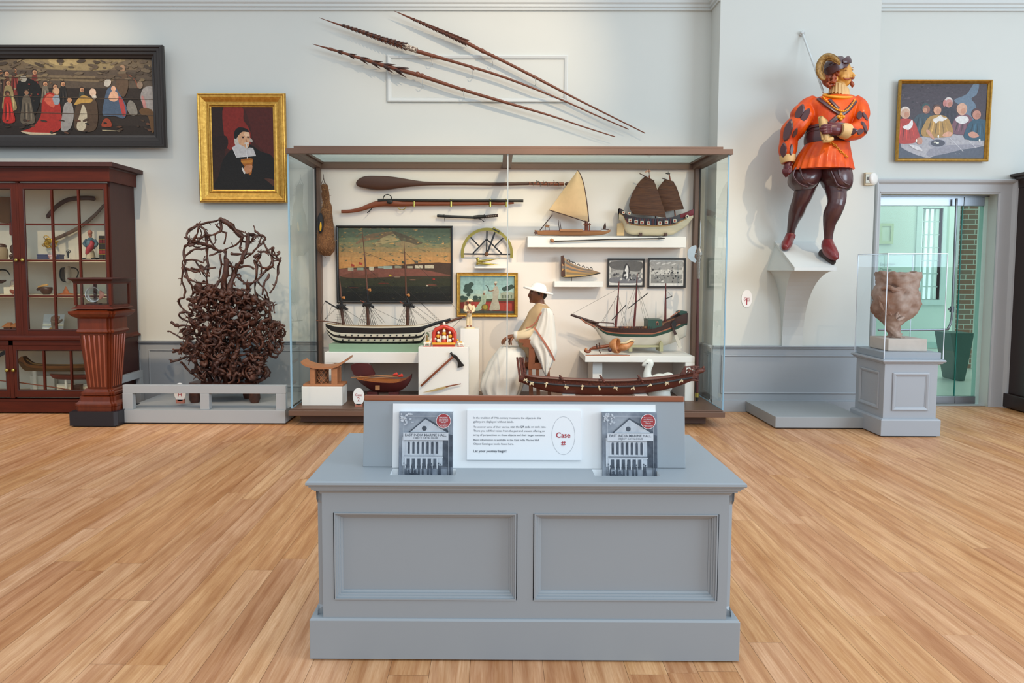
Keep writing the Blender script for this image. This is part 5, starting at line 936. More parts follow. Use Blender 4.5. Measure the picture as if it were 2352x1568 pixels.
# ---------------------------------------------------------------- tomahawk, blade
yt_ = 6.975; t = thing('tomahawk', 'wooden handled iron tomahawk hung diagonally on the front of the white pedestal', 'axe', P(1015, 850, yt_))
b = MB(); b.tube([P(967, 886, yt_), P(1000, 855, yt_), P(1040, 819, yt_)], [RP(2.4, yt_), RP(2.6, yt_), RP(2.5, yt_)], WDR, 10, round_=.3); b.build('handle', t)
b = MB(); slabp(b, [(1038, 818), (1042, 814), (1049, 817), (1054, 824), (1061, 833), (1066, 839.5), (1058, 842.5), (1051, 844.5), (1052, 836), (1050, 829), (1045, 823)], yt_-.006, .012, IRON, 2); b.tube([P(1042, 818, yt_), P(1037, 812, yt_), P(1034.5, 809.5, yt_)], [RP(3, yt_), RP(2.6, yt_), RP(3.6, yt_)], IRON, 8); b.build('head', t)
t = thing('spear_blade', 'thin tan pointed blade mounted low on the white pedestal below the tomahawk', 'blade', P(1012, 893, yt_))
b = MB(); slabp(b, [(972, 901), (990, 896), (1010, 890), (1024, 887), (1035, 886), (1027, 890), (1015, 894), (995, 899)], yt_-.004, .008, mat('#b39a68', .6, var=.2, sc=30, name='bark_tan')); b.build('blade', t)
b = MB(); b.tube([P(1024, 888, yt_), P(1040, 884.5, yt_), P(1059, 881, yt_)], [RP(1.6, yt_), RP(1.5, yt_), RP(.8, yt_)], WDR, 8); b.build('shaft', t)
# ---------------------------------------------------------------- stool and boat harp
ST = mat('#a9704a', .55, var=.14, sc=9, stretch=(.5, 4, 4), name='stool_wood', bump=.05); zs = P(740, 888, 6.855).z
t = thing('carved_stool', 'tan carved wooden stool with a curved seat on the low white block', 'stool', (-1.68, 6.98, zs))
b = MB(); b.box(-1.865, -1.475, 6.87, 7.08, zs, zs+.022, ST); b.build('base', t, bev=.003)
y0_, y1_ = 6.86, 7.09
def seatc(d): return [(P(691, 834-d, y0_)), P(699, 840-d, y0_), P(712, 844.5-d, y0_), P(730, 847.5-d, y0_), P(752, 847.5-d, y0_), P(770, 844-d, y0_), P(784, 837-d, y0_), P(799, 826-d, y0_)]
lo_, hi_ = cr([tuple(p) for p in seatc(0)], 4), cr([tuple(p) for p in seatc(5)], 4)
b = MB(); b.loft([[V(*p), V(*q), V(*q)+UY*(y1_-y0_), V(*p)+UY*(y1_-y0_)] for p, q in zip(lo_, hi_)], ST, False); b.build('seat', t)
zl = zs+.022; zst = P(740, 847, y0_).z
for x0, x1 in ((711.5, 722.5), (760.5, 774)):
    b = MB(); b.box(P(x0, 870, y0_+.01).x, P(x1, 870, y0_+.01).x, y0_+.015, y0_+.055, zl, zst+.004, ST); b.box(P(x0, 870, y0_+.01).x, P(x1, 870, y0_+.01).x, y1_-.055, y1_-.015, zl, zst+.004, ST); b.build('leg', t, bev=.003)
b = MB(); LAT = mat('#8d6444', .7, hx2='#4a3122', sc=70, det=1, bump=.8, name='pierced_lattice'); cx_ = P(741, 870, 6.97).x
b.lathe([(.052, 0), (.058, .05), (.055, .1), (.05, zst-zl-.002)], (cx_, 6.975, zl), LAT, 20)
for k in range(8):
    for s in (-1, 1): b.tube([V(cx_+.058*math.cos(k*.785+s*u*2.2), 6.975+.058*math.sin(k*.785+s*u*2.2), zl+u*(zst-zl)) for u in [i/10 for i in range(11)]], .0035, ST, 4)
b.build('pierced_column', t)
t = thing('boat_harp', 'dark red boat-shaped instrument with a fluted keyboard and red-tipped beaters under the bench', 'instrument', P(875, 900, 7.0)); yb2 = 7.02
RL = mat('#4a1518', .4, var=.15, name='dark_red_lacquer'); b = MB()
hull(b, [(818, 867, 869, .02), (835, 869, 884, .09), (860, 872, 899, .13), (890, 874, 901, .14), (915, 874, 899, .12), (935, 868, 886, .08), (946, 858, 868, .03)], yb2, [(1.01, RL)], mat('#8d4a22', .5, var=.2, name='sound_board'), nf=10, pw=.5); b.build('body', t)
b = MB(); slabp(b, [(806, 839), (818, 834), (835, 834), (848, 836), (856, 848), (860, 862), (835, 866), (815, 862), (808, 850)], yb2+.12, .03, RL, 3); b.build('back_board', t)
b = MB(); KEY = mat('#a85f28', .45, var=.15, name='key_wood')
for i in range(19): x = 826+i*5; b.obox(P(x, 868+i*.35+4*math.sin(i/19*3)-1, yb2-.02), V(RP(2.2, yb2), 0, -.002), UY*.09, V(0, 0, RP(.9, yb2)), KEY)
b.build('keys', t)
for p in ([(806, 867), (850, 864), (906, 861)], [(838, 869), (880, 866.5), (918, 864)]):
    b = MB(); ln(b, p, yb2-.1, .006, PW); b.tube([P(p[2][0]-3, p[2][1], yb2-.1), P(p[2][0]+6, p[2][1]-2.5, yb2-.1)], [.008, .018], mat('#c4321f', .5, name='red_tip'), 8, round_=.4); b.build('beater', t)
b = MB(); b.obox(P(867, 890, yb2-.155), V(RP(5, yb2), 0, 0), UY*.005, V(0, 0, RP(5, yb2)), PW); b.build('label_plate', t)
for x in (850, 900):
    b = MB(); b.box(P(x-12, 0, yb2).x, P(x+12, 0, yb2).x, yb2-.05, yb2+.05, ZF, P(x, 898, yb2).z, RL); b.build('foot', t)
# ---------------------------------------------------------------- oval case mark
def oval_sign(name, label, px, py, rx, ry, Y, words, stand=None, tilt=0.):
    c = P(px, py, Y); t = thing(name, label, 'sign', c-UZ*RP(ry, Y)); a, h = RP(rx, Y), RP(ry, Y); vv = V(0, tilt, 1).normalized(); nn = UX.cross(vv)
    b = MB(); o_ = [c+UX*a*math.cos(i*.1309)+vv*h*math.sin(i*.1309) for i in range(48)]; b.prism(o_[::-1], -nn*.004, mat('#ecebe9', .5, var=.01, name='white_oval')); 
    b.f = b.f; b.build('oval_plate', t)
    b = MB()
    for s, dy, w, bold, m in words: text(b, s, c+vv*RP(dy, Y)+nn*.0006, UX, vv, m, width=RP(w, Y), align='CENTER', bold=bold)
    b.build('lettering', t, label='red lettering')
    if stand: b = MB(); b.obox(c-vv*(h+RP(1, Y))-nn*.012+UZ*0, UX*RP(stand[0], Y), UY*.012, UZ*RP(stand[1], Y), mat('#b5705c', .6, name='terracotta_block')); b.build('stand', t, label='terracotta coloured block')
    return t
oval_sign('oval_case_sign', 'white oval sign reading Case 2 on a small block inside the case', 823.5, 910.5, 13.4, 20.5, 6.82, [('Case', 1.2, 15.5, .006, RED), ('2', -11, 6, .004, RED)], (8.5, 4.4))
# ---------------------------------------------------------------- green ship on the right bench
yr = 7.47; t = thing('armed_sloop_model', 'model ship with dark green and white hull and three bare masts on the right bench', 'model ship', P(1450, 808, yr))
HG = mat('#24453a', .45, var=.1, name='dark_green_paint'); HW = mat('#c9c1b2', .6, var=.1, sc=12, name='worn_white'); HB = mat('#3b2420', .5, var=.15, name='dark_brown_hull'); HP = mat('#a5654c', .5, name='rust_band')
b = MB(); hull(b, [(1340, 734, 738, .01), (1355, 739, 747, .02), (1368, 744, 757, .035), (1378, 748, 773, .05), (1392, 751, 789, .075), (1420, 752, 797, .11), (1450, 752, 799, .12), (1480, 752.5, 799, .12), (1500, 752, 797, .11), (1530, 741, 792, .10), (1555, 731, 783, .09), (1574, 722, 773, .08)], yr, [(.58, HW), (.72, HG), (.78, HP), (1.01, HB)], mat('#8d5a34', .6, var=.15, name='deck_planks'), nf=22, pw=.42); b.build('hull', t)
b = MB(); ln(b, [(1311, 722.5), (1340, 732), (1375, 743)], yr, .013, HB, 8); ln(b, [(1334, 732), (1345, 741), (1372, 752)], yr-.02, .008, HP, 6); ln(b, [(1345, 738), (1410, 742), (1410, 746)], yr-.04, .005, WD); b.build('bowsprit', t)
for pts in ([(1414, 752), (1417, 720), (1422, 646)], [(1456, 754), (1460, 700), (1464, 628)], [(1528, 738), (1528.5, 700), (1529.5, 650)]):
    b = MB(); b.tube([P(*p, yr) for p in pts], [.013, .011, .005], mat('#5e2320', .45, var=.12, name='mast_red'), 8); b.build('mast', t)
for a_, c_ in (((1405, 735), (1438, 700)), ((1442, 709), (1489, 672)), ((1529, 686), (1544, 679.5))):
    b = MB(); ln(b, [a_, c_], yr-.02, .005, BLK); b.build('yard', t)
b = MB()
for p in ([(1312, 722), (1421, 662)], [(1417, 680), (1385, 740)], [(1418, 680), (1380, 742)], [(1419, 672), (1432, 748)], [(1419, 672), (1440, 748)], [(1462, 650), (1425, 745)], [(1462, 652), (1444, 742)], [(1462, 650), (1480, 740)], [(1463, 650), (1493, 740)], [(1463, 652), (1486, 742)], [(1529, 665), (1543, 680)], [(1411, 690), (1412, 742)]): ln(b, p, yr-.01, .0012, RIG, 4)
b.build('rigging', t)
b = MB(); b.box(P(1496.5, 0, yr).x, P(1530, 0, yr).x, yr-.10, yr+.10, P(1510, 753, yr).z, P(1510, 732, yr).z, HG); slabp(b, [(1506.5, 747), (1512.5, 747), (1512.5, 740), (1509.5, 737), (1506.5, 740)], yr-.104, .006, HP); slabp(b, [(1508, 746), (1511.5, 746), (1511.5, 741), (1508, 741)], yr-.107, .004, BLK); b.build('deck_house', t)
b = MB()
for x in range(1425, 1496, 8): b.obox(P(x, 751, yr-.06), V(RP(3, yr), 0, 0), UY*.02, V(0, 0, .008), rr.choice((WD, WDR, PW)))
for x in range(1420, 1500, 6): b.tube([P(x, 757, yr-.115), P(x, 749, yr-.11)], .003, HB, 5)
b.build('guns', t)
b = MB(); hull(b, [(1520, 741, 760, .105), (1540, 733, 757, .10), (1560, 722, 754, .095), (1575, 717, 750, .09)], yr, [(.3, HG), (1.01, HB)], None, nf=8, pw=.2); b.build('stern_castle', t)
b = MB(); slabp(b, [(1558, 716), (1566, 713), (1579, 715), (1577, 722), (1574, 726), (1562, 722)], yr-.07, .12, HG); ln(b, [(1540, 728), (1552, 719), (1562, 714)], yr-.09, .006, HP); b.build('taffrail', t)
b = MB(); slabp(b, [(1543, 742), (1545, 738), (1550, 736), (1553, 740), (1553, 752), (1547, 754)], yr-.105, .01, BLK, 2); b.build('stern_window', t)
b = MB(); slabp(b, [(1541, 742), (1545, 745), (1556, 770), (1567, 799), (1560, 801), (1550, 775)], yr-.10, .012, HW); slabp(b, [(1541, 742), (1545, 745), (1555, 767), (1549, 770)], yr-.104, .02, HB); b.build('rudder', t)
for x in (1449.5, 1520):
    b = MB(); slabp(b, [(x-5, 807), (x+3, 807), (x+3, 788), (x-1, 782), (x-5, 788)], yr-.09, .18, mat('#a4a07c', .6, name='olive_stand')); b.build('cradle', t)
b = MB(); b.obox(P(1485, 795, yr-.06), V(RP(34, yr), 0, 0), UY*.006, V(0, 0, .010), mat('#a4a07c', .6, name='olive_stand')); b.build('cradle_bar', t)
# --- shell fiddle with its bow
yv = 7.25; t = thing('shell_fiddle', 'brown carved fiddle with a scroll head and open shell body lying on the right bench', 'instrument', P(1398, 810, yv)); SHL = mat('#b3713e', .45, var=.2, sc=14, name='shell_brown', hx2='#c98b5a')
b = MB(); b.tube([P(1343, 803, yv), P(1347, 807, yv), P(1354, 807, yv), P(1357, 801, yv), P(1370, 798, yv), P(1385, 796, yv), P(1402, 793, yv)], [.012, .016, .014, .012, .02, .018, .014], WDR, 9, 3); b.ell(P(1346, 802, yv), .014, SHL); b.build('neck', t)
for q in (((1370, 790), (1372, 800)), ((1376, 787), (1378, 798)), ((1376, 803), (1379, 811))):
    b = MB(); ln(b, q, yv-.02, .006, WD); b.build('peg', t)
b = MB(); b.lathe([(.002, -.075), (.045, -.06), (.075, -.02), (.08, .015), (.074, .03), (.068, .015), (.06, -.02), (.03, -.045), (.001, -.05)], P(1415, 794, yv), SHL, 22, (.85, -.5, .12)); b.build('bowl', t)
b = MB(); b.tube([P(1422, 800, yv-.02), P(1432, 797, yv-.03), P(1445, 791, yv-.02), P(1455, 785, yv-.01)], [.03, .05, .04, .012], SHL, 12, 3, flat=(1, .8)); b.build('spout', t)
b = MB(); b.tube([P(1425, 788, yv-.03), P(1438, 787, yv-.05), P(1448, 781, yv-.04), P(1459, 782, yv-.03)], [.012, .022, .020, .006], mat('#dfc9a0', .6, var=.1, name='pale_lining'), 9, 3, flat=(1, .5)); b.build('lining', t)
b = MB(); ln(b, [(1383, 803), (1396, 803)], yv-.03, .005, WD); b.ell(P(1401, 803, yv-.03), .022, mat('#4a3a44', .4, name='dark_knob')); b.build('knob', t)
t = thing('fiddle_bow', 'thin reddish stick lying along the front edge of the right bench', 'bow', P(1400, 813.5, 7.19)); b = MB(); zq = rz1+.006
b.tube([V(P(1345, 814, 7.19).x, 7.19, zq), V(P(1400, 814, 7.19).x, 7.185, zq+.004), V(P(1447, 813, 7.19).x, 7.20, zq)], [.004, .005, .004], mat('#a4603e', .5, name='bow_wood'), 7, 2); b.build('stick', t)
# ---------------------------------------------------------------- swan
ysw = 7.02; t = thing('white_swan', 'white carved swan with raised neck behind the carved canoe', 'sculpture', P(1505, 900, ysw)); SWN = mat('#dfe1da', .45, var=.03, name='white_glaze')
b = MB(); b.tube([P(1500, 884, ysw), P(1515, 884, ysw), P(1532, 876, ysw), P(1546, 868, ysw)], [.05, .095, .09, .012], SWN, 16, 4, flat=(1.1, 1)); b.ell(P(1516, 878, ysw), (.11, .10, .09), SWN); b.ell(P(1535, 866, ysw), (.06, .06, .05), SWN)
b.tube([P(1506, 892, ysw), P(1492, 880, ysw), P(1486.5, 862, ysw), P(1489, 846, ysw), P(1493.5, 834, ysw), P(1490, 828, ysw)], [.085, .068, .044, .034, .036, .032], SWN, 12, 4); b.tube([P(1494, 831, ysw), P(1486, 832, ysw), P(1478, 838, ysw), P(1475.5, 840, ysw)], [.034, .03, .018, .010], SWN, 12, 3, round_=.6); b.tube([P(1488, 829, ysw), P(1487, 824, ysw), P(1491, 825, ysw)], [.012, .012, .01], SWN, 8, 2)
organic(b, .007, 4).build('body', t)
b = MB(); b.ell(P(1486.5, 834.5, ysw-.028), (.008, .006, .005), BLK, nu=8, nv=6); b.build('eye', t)
b = MB(); b.lathe([(.12, 0), (.10, P(1500, 895, ysw).z-ZF)], (P(1515, 900, ysw).x, ysw, ZF), SWN, 20); b.build('base', t)
# ---------------------------------------------------------------- halberd in the corner
yhb = 7.15; t = thing('halberd', 'tall halberd with crescent silver blade standing in the right corner of the case', 'halberd', P(1601, 918, yhb)); SIL = mat('#c3c9cc', .28, .85, var=.08, sc=20, name='silver')
b = MB(); b.tube([P(1603.5, 640, yhb), P(1602, 780, yhb), P(1601, 912, yhb)], .014, mat('#4a1f20', .35, var=.12, name='dark_red_shaft'), 10); b.build('shaft', t)
b = MB(); b.tube([P(1600.7, 902, yhb), P(1600.5, 912, yhb)], .02, BRS, 10); b.tube([P(1600.5, 912, yhb), P(1600.3, 920, yhb)], [.016, .012], BLK, 8); b.build('ferrule', t)
b = MB(); b.tube([P(1609.5, 506, yhb), P(1609, 512, yhb), P(1608.5, 560, yhb), P(1607, 570, yhb)], [.004, .014, .012, .006], SIL, 8, flat=(1, .4)); b.build('spear_point', t)
b = MB(); b.tube([P(1606.5, 568, yhb), P(1607, 582, yhb), P(1605, 596, yhb), P(1604, 640, yhb)], [.012, .03, .022, .015], mat('#8f8a84', .35, .8, var=.3, sc=60, bump=.5, name='chased_silver'), 10, 2); b.build('socket', t)
b = MB(); o1 = [(1599, 563), (1590, 565), (1582, 572), (1579, 582), (1581, 592), (1588, 599), (1597, 603)]; o2 = [(1600, 598), (1595, 590), (1597, 580), (1600, 570)]; slabp(b, cr(o1, 3)+cr(o2, 2), yhb-.004, .008, SIL); ln(b, [(1596, 583), (1606, 583)], yhb, .008, SIL); b.build('crescent_blade', t)
# ================================================================ seated figure on a chair
ysf = 7.20; SK = mat('#7c4a2e', .45, var=.08, sc=12, name='brown_skin'); SKD = mat('#6a3a22', .5, name='lip_brown'); HR = mat('#17120f', .7, name='black_hair')
LIN = mat('#d9d4cb', .85, var=.03, sc=22, bump=.12, name='white_linen'); TAN = mat('#b49873', .85, var=.06, sc=24, bump=.12, name='tan_shawl_cloth'); STRIPE = mat('#a5644f', .85, var=.12, sc=40, name='woven_red_border'); CRMC = mat('#d8c3a0', .85, var=.05, sc=24, bump=.12, name='cream_cloth')
sf = thing('seated_figure', 'seated sculpted man in wide white hat and draped tan and white clothes in the case', 'sculpture', P(1200, 930, ysf))
Q = lambda x, y, d=0.: P(x, y, ysf+d)
r_ = lambda n: RP(n, ysf)
b = MB()
b.ell(Q(1235, 675), (r_(18), r_(15.5), r_(19)), SK, nu=18, nv=12)                               # skull
b.tube([Q(1230, 671), Q(1228.5, 683), Q(1227, 690)], [r_(11), r_(10.5), r_(6.5)], SK, 12, 3, round_=.8)   # face and jaw
b.tube([Q(1222, 691), Q(1231, 690), Q(1241, 684)], [r_(4), r_(7), r_(8)], SK, 10, 2, round_=.6)
b.tube([Q(1218.5, 671), Q(1216, 676), Q(1214.4, 679), Q(1217.5, 680.5)], [r_(2.4), r_(2.6), r_(2.9), r_(1.8)], SK, 8, 2, round_=.5)   # nose
b.ell(Q(1217.2, 684), (r_(2.2), r_(4), r_(1.5)), SKD, nu=8, nv=6); b.ell(Q(1217.9, 687), (r_(2.3), r_(4), r_(1.6)), SKD, nu=8, nv=6); b.ell(Q(1219.8, 692), (r_(4), r_(4.5), r_(3.2)), SK, nu=9, nv=6)
b.ell(Q(1219, 668.5), (r_(3), r_(9), r_(2)), SK, nu=10, nv=6)
b.ell(Q(1246, 677, -r_(15.5)), (r_(3), r_(2), r_(5)), SK, nu=10, nv=7); b.ell(Q(1246, 677, r_(15.5)), (r_(3), r_(2), r_(5)), SK, nu=10, nv=7)
b.tube([Q(1239, 685), Q(1240, 697), Q(1241, 712)], [r_(11), r_(11), r_(14)], SK, 14, 2)
for dd, ex in ((-.10, 0), (.10, -4)):                                                            # hands resting on the lap
    b.tube([Q(1190+ex, 772, dd), Q(1178+ex, 772, dd), Q(1171+ex, 775, dd)], [r_(6), r_(6.4), r_(6.5)], SK, 10, 2, flat=(1, .75), round_=.5)
    for i, (k, L) in enumerate(((-.042, 8), (-.018, 10), (.006, 9), (.028, 7))): b.tube([Q(1170+ex, 775, dd+k), Q(1166+ex-L*.3, 777+i*.6, dd+k), Q(1161+ex-L*.4, 782+i, dd+k), Q(1160+ex-L*.35, 788+i, dd+k)], [r_(2.3), r_(2.1), r_(1.9), r_(1.5)], SK, 8, 2, round_=.7)
    b.tube([Q(1178+ex, 776, dd-.05*(1 if dd < 0 else -1)), Q(1173+ex, 783, dd-.07*(1 if dd < 0 else -1)), Q(1175+ex, 791, dd-.06*(1 if dd < 0 else -1))], [r_(2.6), r_(2.3), r_(1.7)], SK, 8, 2, round_=.7)
    b.tube([Q(1216, 768, dd*1.3), Q(1190+ex, 772, dd)], [r_(7.5), r_(5.6)], SK, 10)
for dd in (-.1, .1): b.tube([Q(1165, 925, dd), Q(1150, 926, dd), Q(1136, 930, dd)], [r_(8), r_(8), r_(5)], SK, 10, 2, flat=(1, .8), round_=.6); b.tube([Q(1163, 870, dd), Q(1165, 924, dd)], [r_(9), r_(7)], SK, 10)
b.tube([Q(1241, 710), Q(1240, 760), Q(1232, 820), Q(1165, 835), Q(1163, 872)], [r_(13), r_(22), r_(24), r_(16), r_(11)], SK, 12, 3, flat=(1.5, 1))
organic(b, .0042, 2, .35).build('body', sf)
b = MB()
for s in (-1, 1): b.ell(Q(1221.5, 673, s*r_(8)), (r_(2.6), r_(3), r_(1.4)), mat('#b8aa98', .35, name='eye_white'), nu=9, nv=6); b.ell(Q(1219.8, 673, s*r_(8.4)), (r_(1.2), r_(1.8), r_(1.3)), BLK, nu=8, nv=6); b.tube([Q(1219.5, 669, s*r_(4)), Q(1220, 668, s*r_(8)), Q(1223, 669, s*r_(11))], r_(.8), HR, 6)
b.build('eyes', sf)
b = MB(); b.tube([Q(1217, 682.2, -r_(5)), Q(1215.8, 681.8, 0), Q(1217, 682.2, r_(5))], r_(1), HR, 6, 3, round_=.5); b.build('moustache', sf)
b = MB(); b.ell(Q(1240, 667), (r_(15), r_(16.2), r_(13)), HR, nu=18, nv=10); b.ell(Q(1248, 674), (r_(9), r_(15), r_(13)), HR, nu=16, nv=10)
for s in (-1, 1): b.tube([Q(1236, 666, s*r_(15)), Q(1238.5, 676, s*r_(15.4))], [r_(4), r_(2)], HR, 8, round_=.5)
b.build('hair', sf)
ax_ = (Q(1269, 676)-Q(1202, 659)).normalized(); up_ = V(-ax_.z, 0, ax_.x)
b = MB(); hc = Q(1236.5, 667.5); b.lathe([(r_(17), -.004), (r_(34), -.010), (r_(35.5), .0), (r_(34), .010), (r_(26), .012), (r_(19), .016), (r_(17.5), .04), (r_(14), .066), (r_(7), .078), (.002, .08)], hc, mat('#e9e7e2', .8, var=.02, sc=40, bump=.08, name='white_felt'), 36, up_); b.build('hat', sf)
b = MB(); rows(b, [(796, 1150, 1214, .12), (804, 1142, 1216, .17), (815, 1134, 1216, .20), (832, 1124, 1214, .21), (852, 1115, 1211, .21), (870, 1108, 1206, .21), (888, 1106, 1200, .205), (905, 1112, 1192, .20), (922, 1118, 1188, .19)], ysf, LIN, 64, fold=.085, nf=13, sub=5); b.jitter(.014, 6); b.build('skirt', sf)
b = MB(); rows(b, [(697, 1231, 1252, .06), (701, 1228, 1256, .085), (707, 1222, 1262, .14), (716, 1213, 1268, .19), (730, 1207, 1270, .22), (748, 1198, 1268, .23), (765, 1189, 1262, .235), (780, 1190, 1256, .225), (797, 1194, 1250, .20), (815, 1200, 1246, .17)], ysf, TAN, 54, fold=.07, nf=7, sub=5); b.jitter(.014, 7); b.build('shawl', sf, label='tan shawl over chest and shoulders')
b = MB(); b.lathe([(r_(12.6), -.01), (r_(13.4), .012), (r_(12.2), .03)], Q(1241, 703), LIN, 20, (0.25, 0, 1)); b.build('collar', sf)
for dd in (-.15, .14):
    b = MB(); b.tube([Q(1243, 742, dd), Q(1232, 762, dd*1.15), Q(1206, 769, dd*1.05), Q(1184, 772, dd*.8)], [r_(19), r_(18), r_(14), r_(10.5)], CRMC, 18, 4, flat=(1, .85)); b.jitter(.012, 9); b.build('sleeve', sf, label='cream sleeve'); b = MB(); b.tube([Q(1191, 771, dd*.85), Q(1183, 772.5, dd*.8), Q(1181, 773, dd*.8)], [r_(11.5), r_(12), r_(10)], LIN, 16); b.build('cuff', sf)
b = MB(); sheet(b, [(707, 1246, 1262), (714, 1243, 1268), (724, 1240, 1272), (745, 1234, 1274), (762, 1226, 1276), (785, 1213, 1278), (805, 1226, 1280), (825, 1236, 1274), (845, 1244, 1264), (862, 1252, 1256)], ysf-.245, LIN, 26, .05, .010, 3); sheet(b, [(704, 1240, 1262), (730, 1258, 1273), (770, 1262, 1277), (806, 1266, 1280)], ysf+.06, LIN, 12, .03, .006, 2); b.build('mantle', sf, label='white cloth hanging over the near arm')
def strip(mb, pts, w, Y, m):
    q = cr([(*P(*p[:2], Y+(p[2] if len(p) > 2 else 0)), ) for p in pts], 4); n_ = len(q); q = [Vector(p) for p in q]; va, vb = [], []
    for i, p in enumerate(q): d = (q[min(i+1, n_-1)]-q[max(i-1, 0)]).normalized().cross(UY)*w/2; va.append(p+d); vb.append(p-d)
    k = [p+UY*.004 for p in va]; k2 = [p+UY*.004 for p in vb]
    mb.add(va+vb+k+k2, [(i, i+1, n_+i+1, n_+i) for i in range(n_-1)]+[(i, i+1, 2*n_+i+1, 2*n_+i) for i in range(n_-1)]+[(n_+i, n_+i+1, 3*n_+i+1, 3*n_+i) for i in range(n_-1)], m)
b = MB(); strip(b, [(1226, 751, .0), (1238, 768, -.035), (1252, 788, -.05), (1264, 808, -.04), (1274, 828, -.012)], r_(4.2), ysf-.262, STRIPE); b.build('border', sf, label='red woven border')
b = MB(); strip(b, [(1272, 724, .03), (1262, 711, -.0), (1250, 713, -.04), (1240, 722, -.05), (1232, 737, -.04), (1222, 748, -.03), (1208, 754, -.02)], r_(3), ysf-.205, STRIPE); b.build('border', sf, label='red woven border')
ch = thing('wooden_armchair', 'brown wooden armchair with scrolled arm under the seated figure', 'chair', Q(1232, 930)); CHW = mat('#7c472c', .4, var=.15, sc=9, stretch=(4, 4, .6), name='chair_wood')
zc = ysf-.235
for d0, dw in ((-.25, .05), (.21, .05)):
    b = MB(); slabp(b, [(1191, 779.5), (1232, 779.5), (1232, 800), (1222, 802), (1212, 797), (1203, 797), (1200, 793), (1203, 790), (1200, 787), (1193, 787)], ysf+d0, dw, CHW, 0); b.build('arm', ch, bev=.004)
    b = MB(); slabp(b, [(1215, 798), (1226, 798), (1229, 815), (1228, 836), (1214, 836)], ysf+d0, dw, CHW); b.build('arm_post', ch, bev=.003)
    for x0, x1, y1 in ((1214, 1222, 930), (1231, 1238, 930)):
        b = MB(); slabp(b, [(x0, 846), (x1, 846), (x1+4, y1), (x0+2, y1)], ysf+d0+.005, .04, CHW); b.build('leg', ch, bev=.003)
    b = MB(); slabp(b, [(1255, 846), (1262, 846), (1268, 930), (1260, 930)], ysf+d0+.005, .04, CHW); b.build('leg', ch, bev=.003)
b = MB(); slabp(b, [(1213, 834), (1264, 834), (1264, 848), (1213, 848)], ysf-.25, .51, CHW); b.build('seat', ch, bev=.003)
b = MB(); slabp(b, [(1256, 834), (1262, 770), (1267, 770), (1264, 834)], ysf-.22, .44, CHW); b.build('backrest', ch, bev=.003)
# ================================================================ carved canoe in front
yc = 6.795; cn = thing('carved_canoe_model', 'long red-brown carved war canoe model with tall openwork sternpost and carved prow', 'model boat', P(1400, 903, yc))
RW = mat('#5a281e', .4, var=.16, sc=10, stretch=(.4, 6, 6), name='red_brown_wood', bump=.05); RWD = mat('#40201a', .5, hx2='#6a3426', sc=60, bump=.5, name='carved_wood'); TAP = mat('#24262c', .6, name='black_batten'); FEA = mat('#cdbf9f', .9, var=.2, sc=60, name='pale_feather')
b = MB(); hull(b, [(1191, 868, 876, .012), (1202, 872, 880, .03), (1225, 872, 889, .055), (1255, 873, 898, .075), (1300, 876, 904, .074), (1370, 879, 907, .078), (1440, 878, 906, .074), (1500, 873, 900, .075), (1550, 866, 889, .05), (1585, 862, 876, .025), (1597, 861, 870, .01)], yc, [(1.01, RW)], None, nf=12, pw=.5); b.build('hull', cn)
b = MB()
for s in (-1, 1):
    st = cr([(1205, 862, 873, .034), (1240, 865, 876, .066), (1300, 869, 880, .074), (1370, 872, 883, .078), (1440, 872, 882, .074), (1500, 868, 878, .075), (1550, 862, 871, .05), (1590, 855, 866, .024)], 4); n_ = len(st); va = [P(x, t_, yc)+UY*s*(h+.004) for x, t_, k, h in st]; vb = [P(x, k, yc)+UY*s*(h+.003) for x, t_, k, h in st]; vc = [p-UY*s*.010 for p in va]; vd = [p-UY*s*.010 for p in vb]
    b.add(va+vb+vc+vd, [(i, i+1, n_+i+1, n_+i) for i in range(n_-1)]+[(2*n_+i, 2*n_+i+1, 3*n_+i+1, 3*n_+i) for i in range(n_-1)]+[(i, i+1, 2*n_+i+1, 2*n_+i) for i in range(n_-1)], RWD if s < 0 else RW, True)
b.build('washboard', cn)
b = MB(); bt = cr([(1205, 873.5, .036), (1240, 877, .068), (1300, 881, .092), (1370, 884.5, .081), (1440, 883.5, .093), (1500, 878.5, .078), (1550, 871, .053), (1588, 866, .027)], 4)
b.tube([P(x, y, yc)-UY*(h+.004) for x, y, h in bt], .010, TAP, 7); b.build('batten', cn, label='black batten')
b = MB(); rg = random.Random(9)
for x, y, h in [(1207, 871, .04), (1220, 877, .055), (1253, 878, .078), (1299, 882, .078), (1335, 884, .082), (1372, 886, .082), (1410, 887, .082), (1449, 886.5, .078), (1487, 881, .085), (1527, 876, .068), (1560, 872, .05)]:
    for i in range(6): a = rg.uniform(0, 6.28); p = P(x, y, yc)-UY*(h+.015); b.tube([p, p+V(math.cos(a)*.014, -.008, math.sin(a)*.016), p+V(math.cos(a)*.022, -.004, math.sin(a)*.026-.006)], [.005, .006, .002], FEA, 5)
b.build('feather_tuft', cn)
for x in (1290, 1382, 1470):
    b = MB(); p, q = P(x-4, 862.5, yc+.08), P(x+6, 877, yc-.085); b.tube([p, (p+q)/2, q], [.010, .012, .010], RW, 8, round_=.4); b.build('thwart', cn)
b = MB(); slabp(b, [(1204, 863), (1212, 868), (1222, 871), (1206, 876), (1192, 872), (1191, 862)], yc-.014, .028, RWD)
for x0, w_ in ((1185.5, 3.2), (1192.5, 4.6), (1199.5, 3.2)): slabp(b, [(x0, 821), (x0+w_, 820), (x0+w_+8, 868), (x0+6, 868)], yc-.012, .024, RWD)
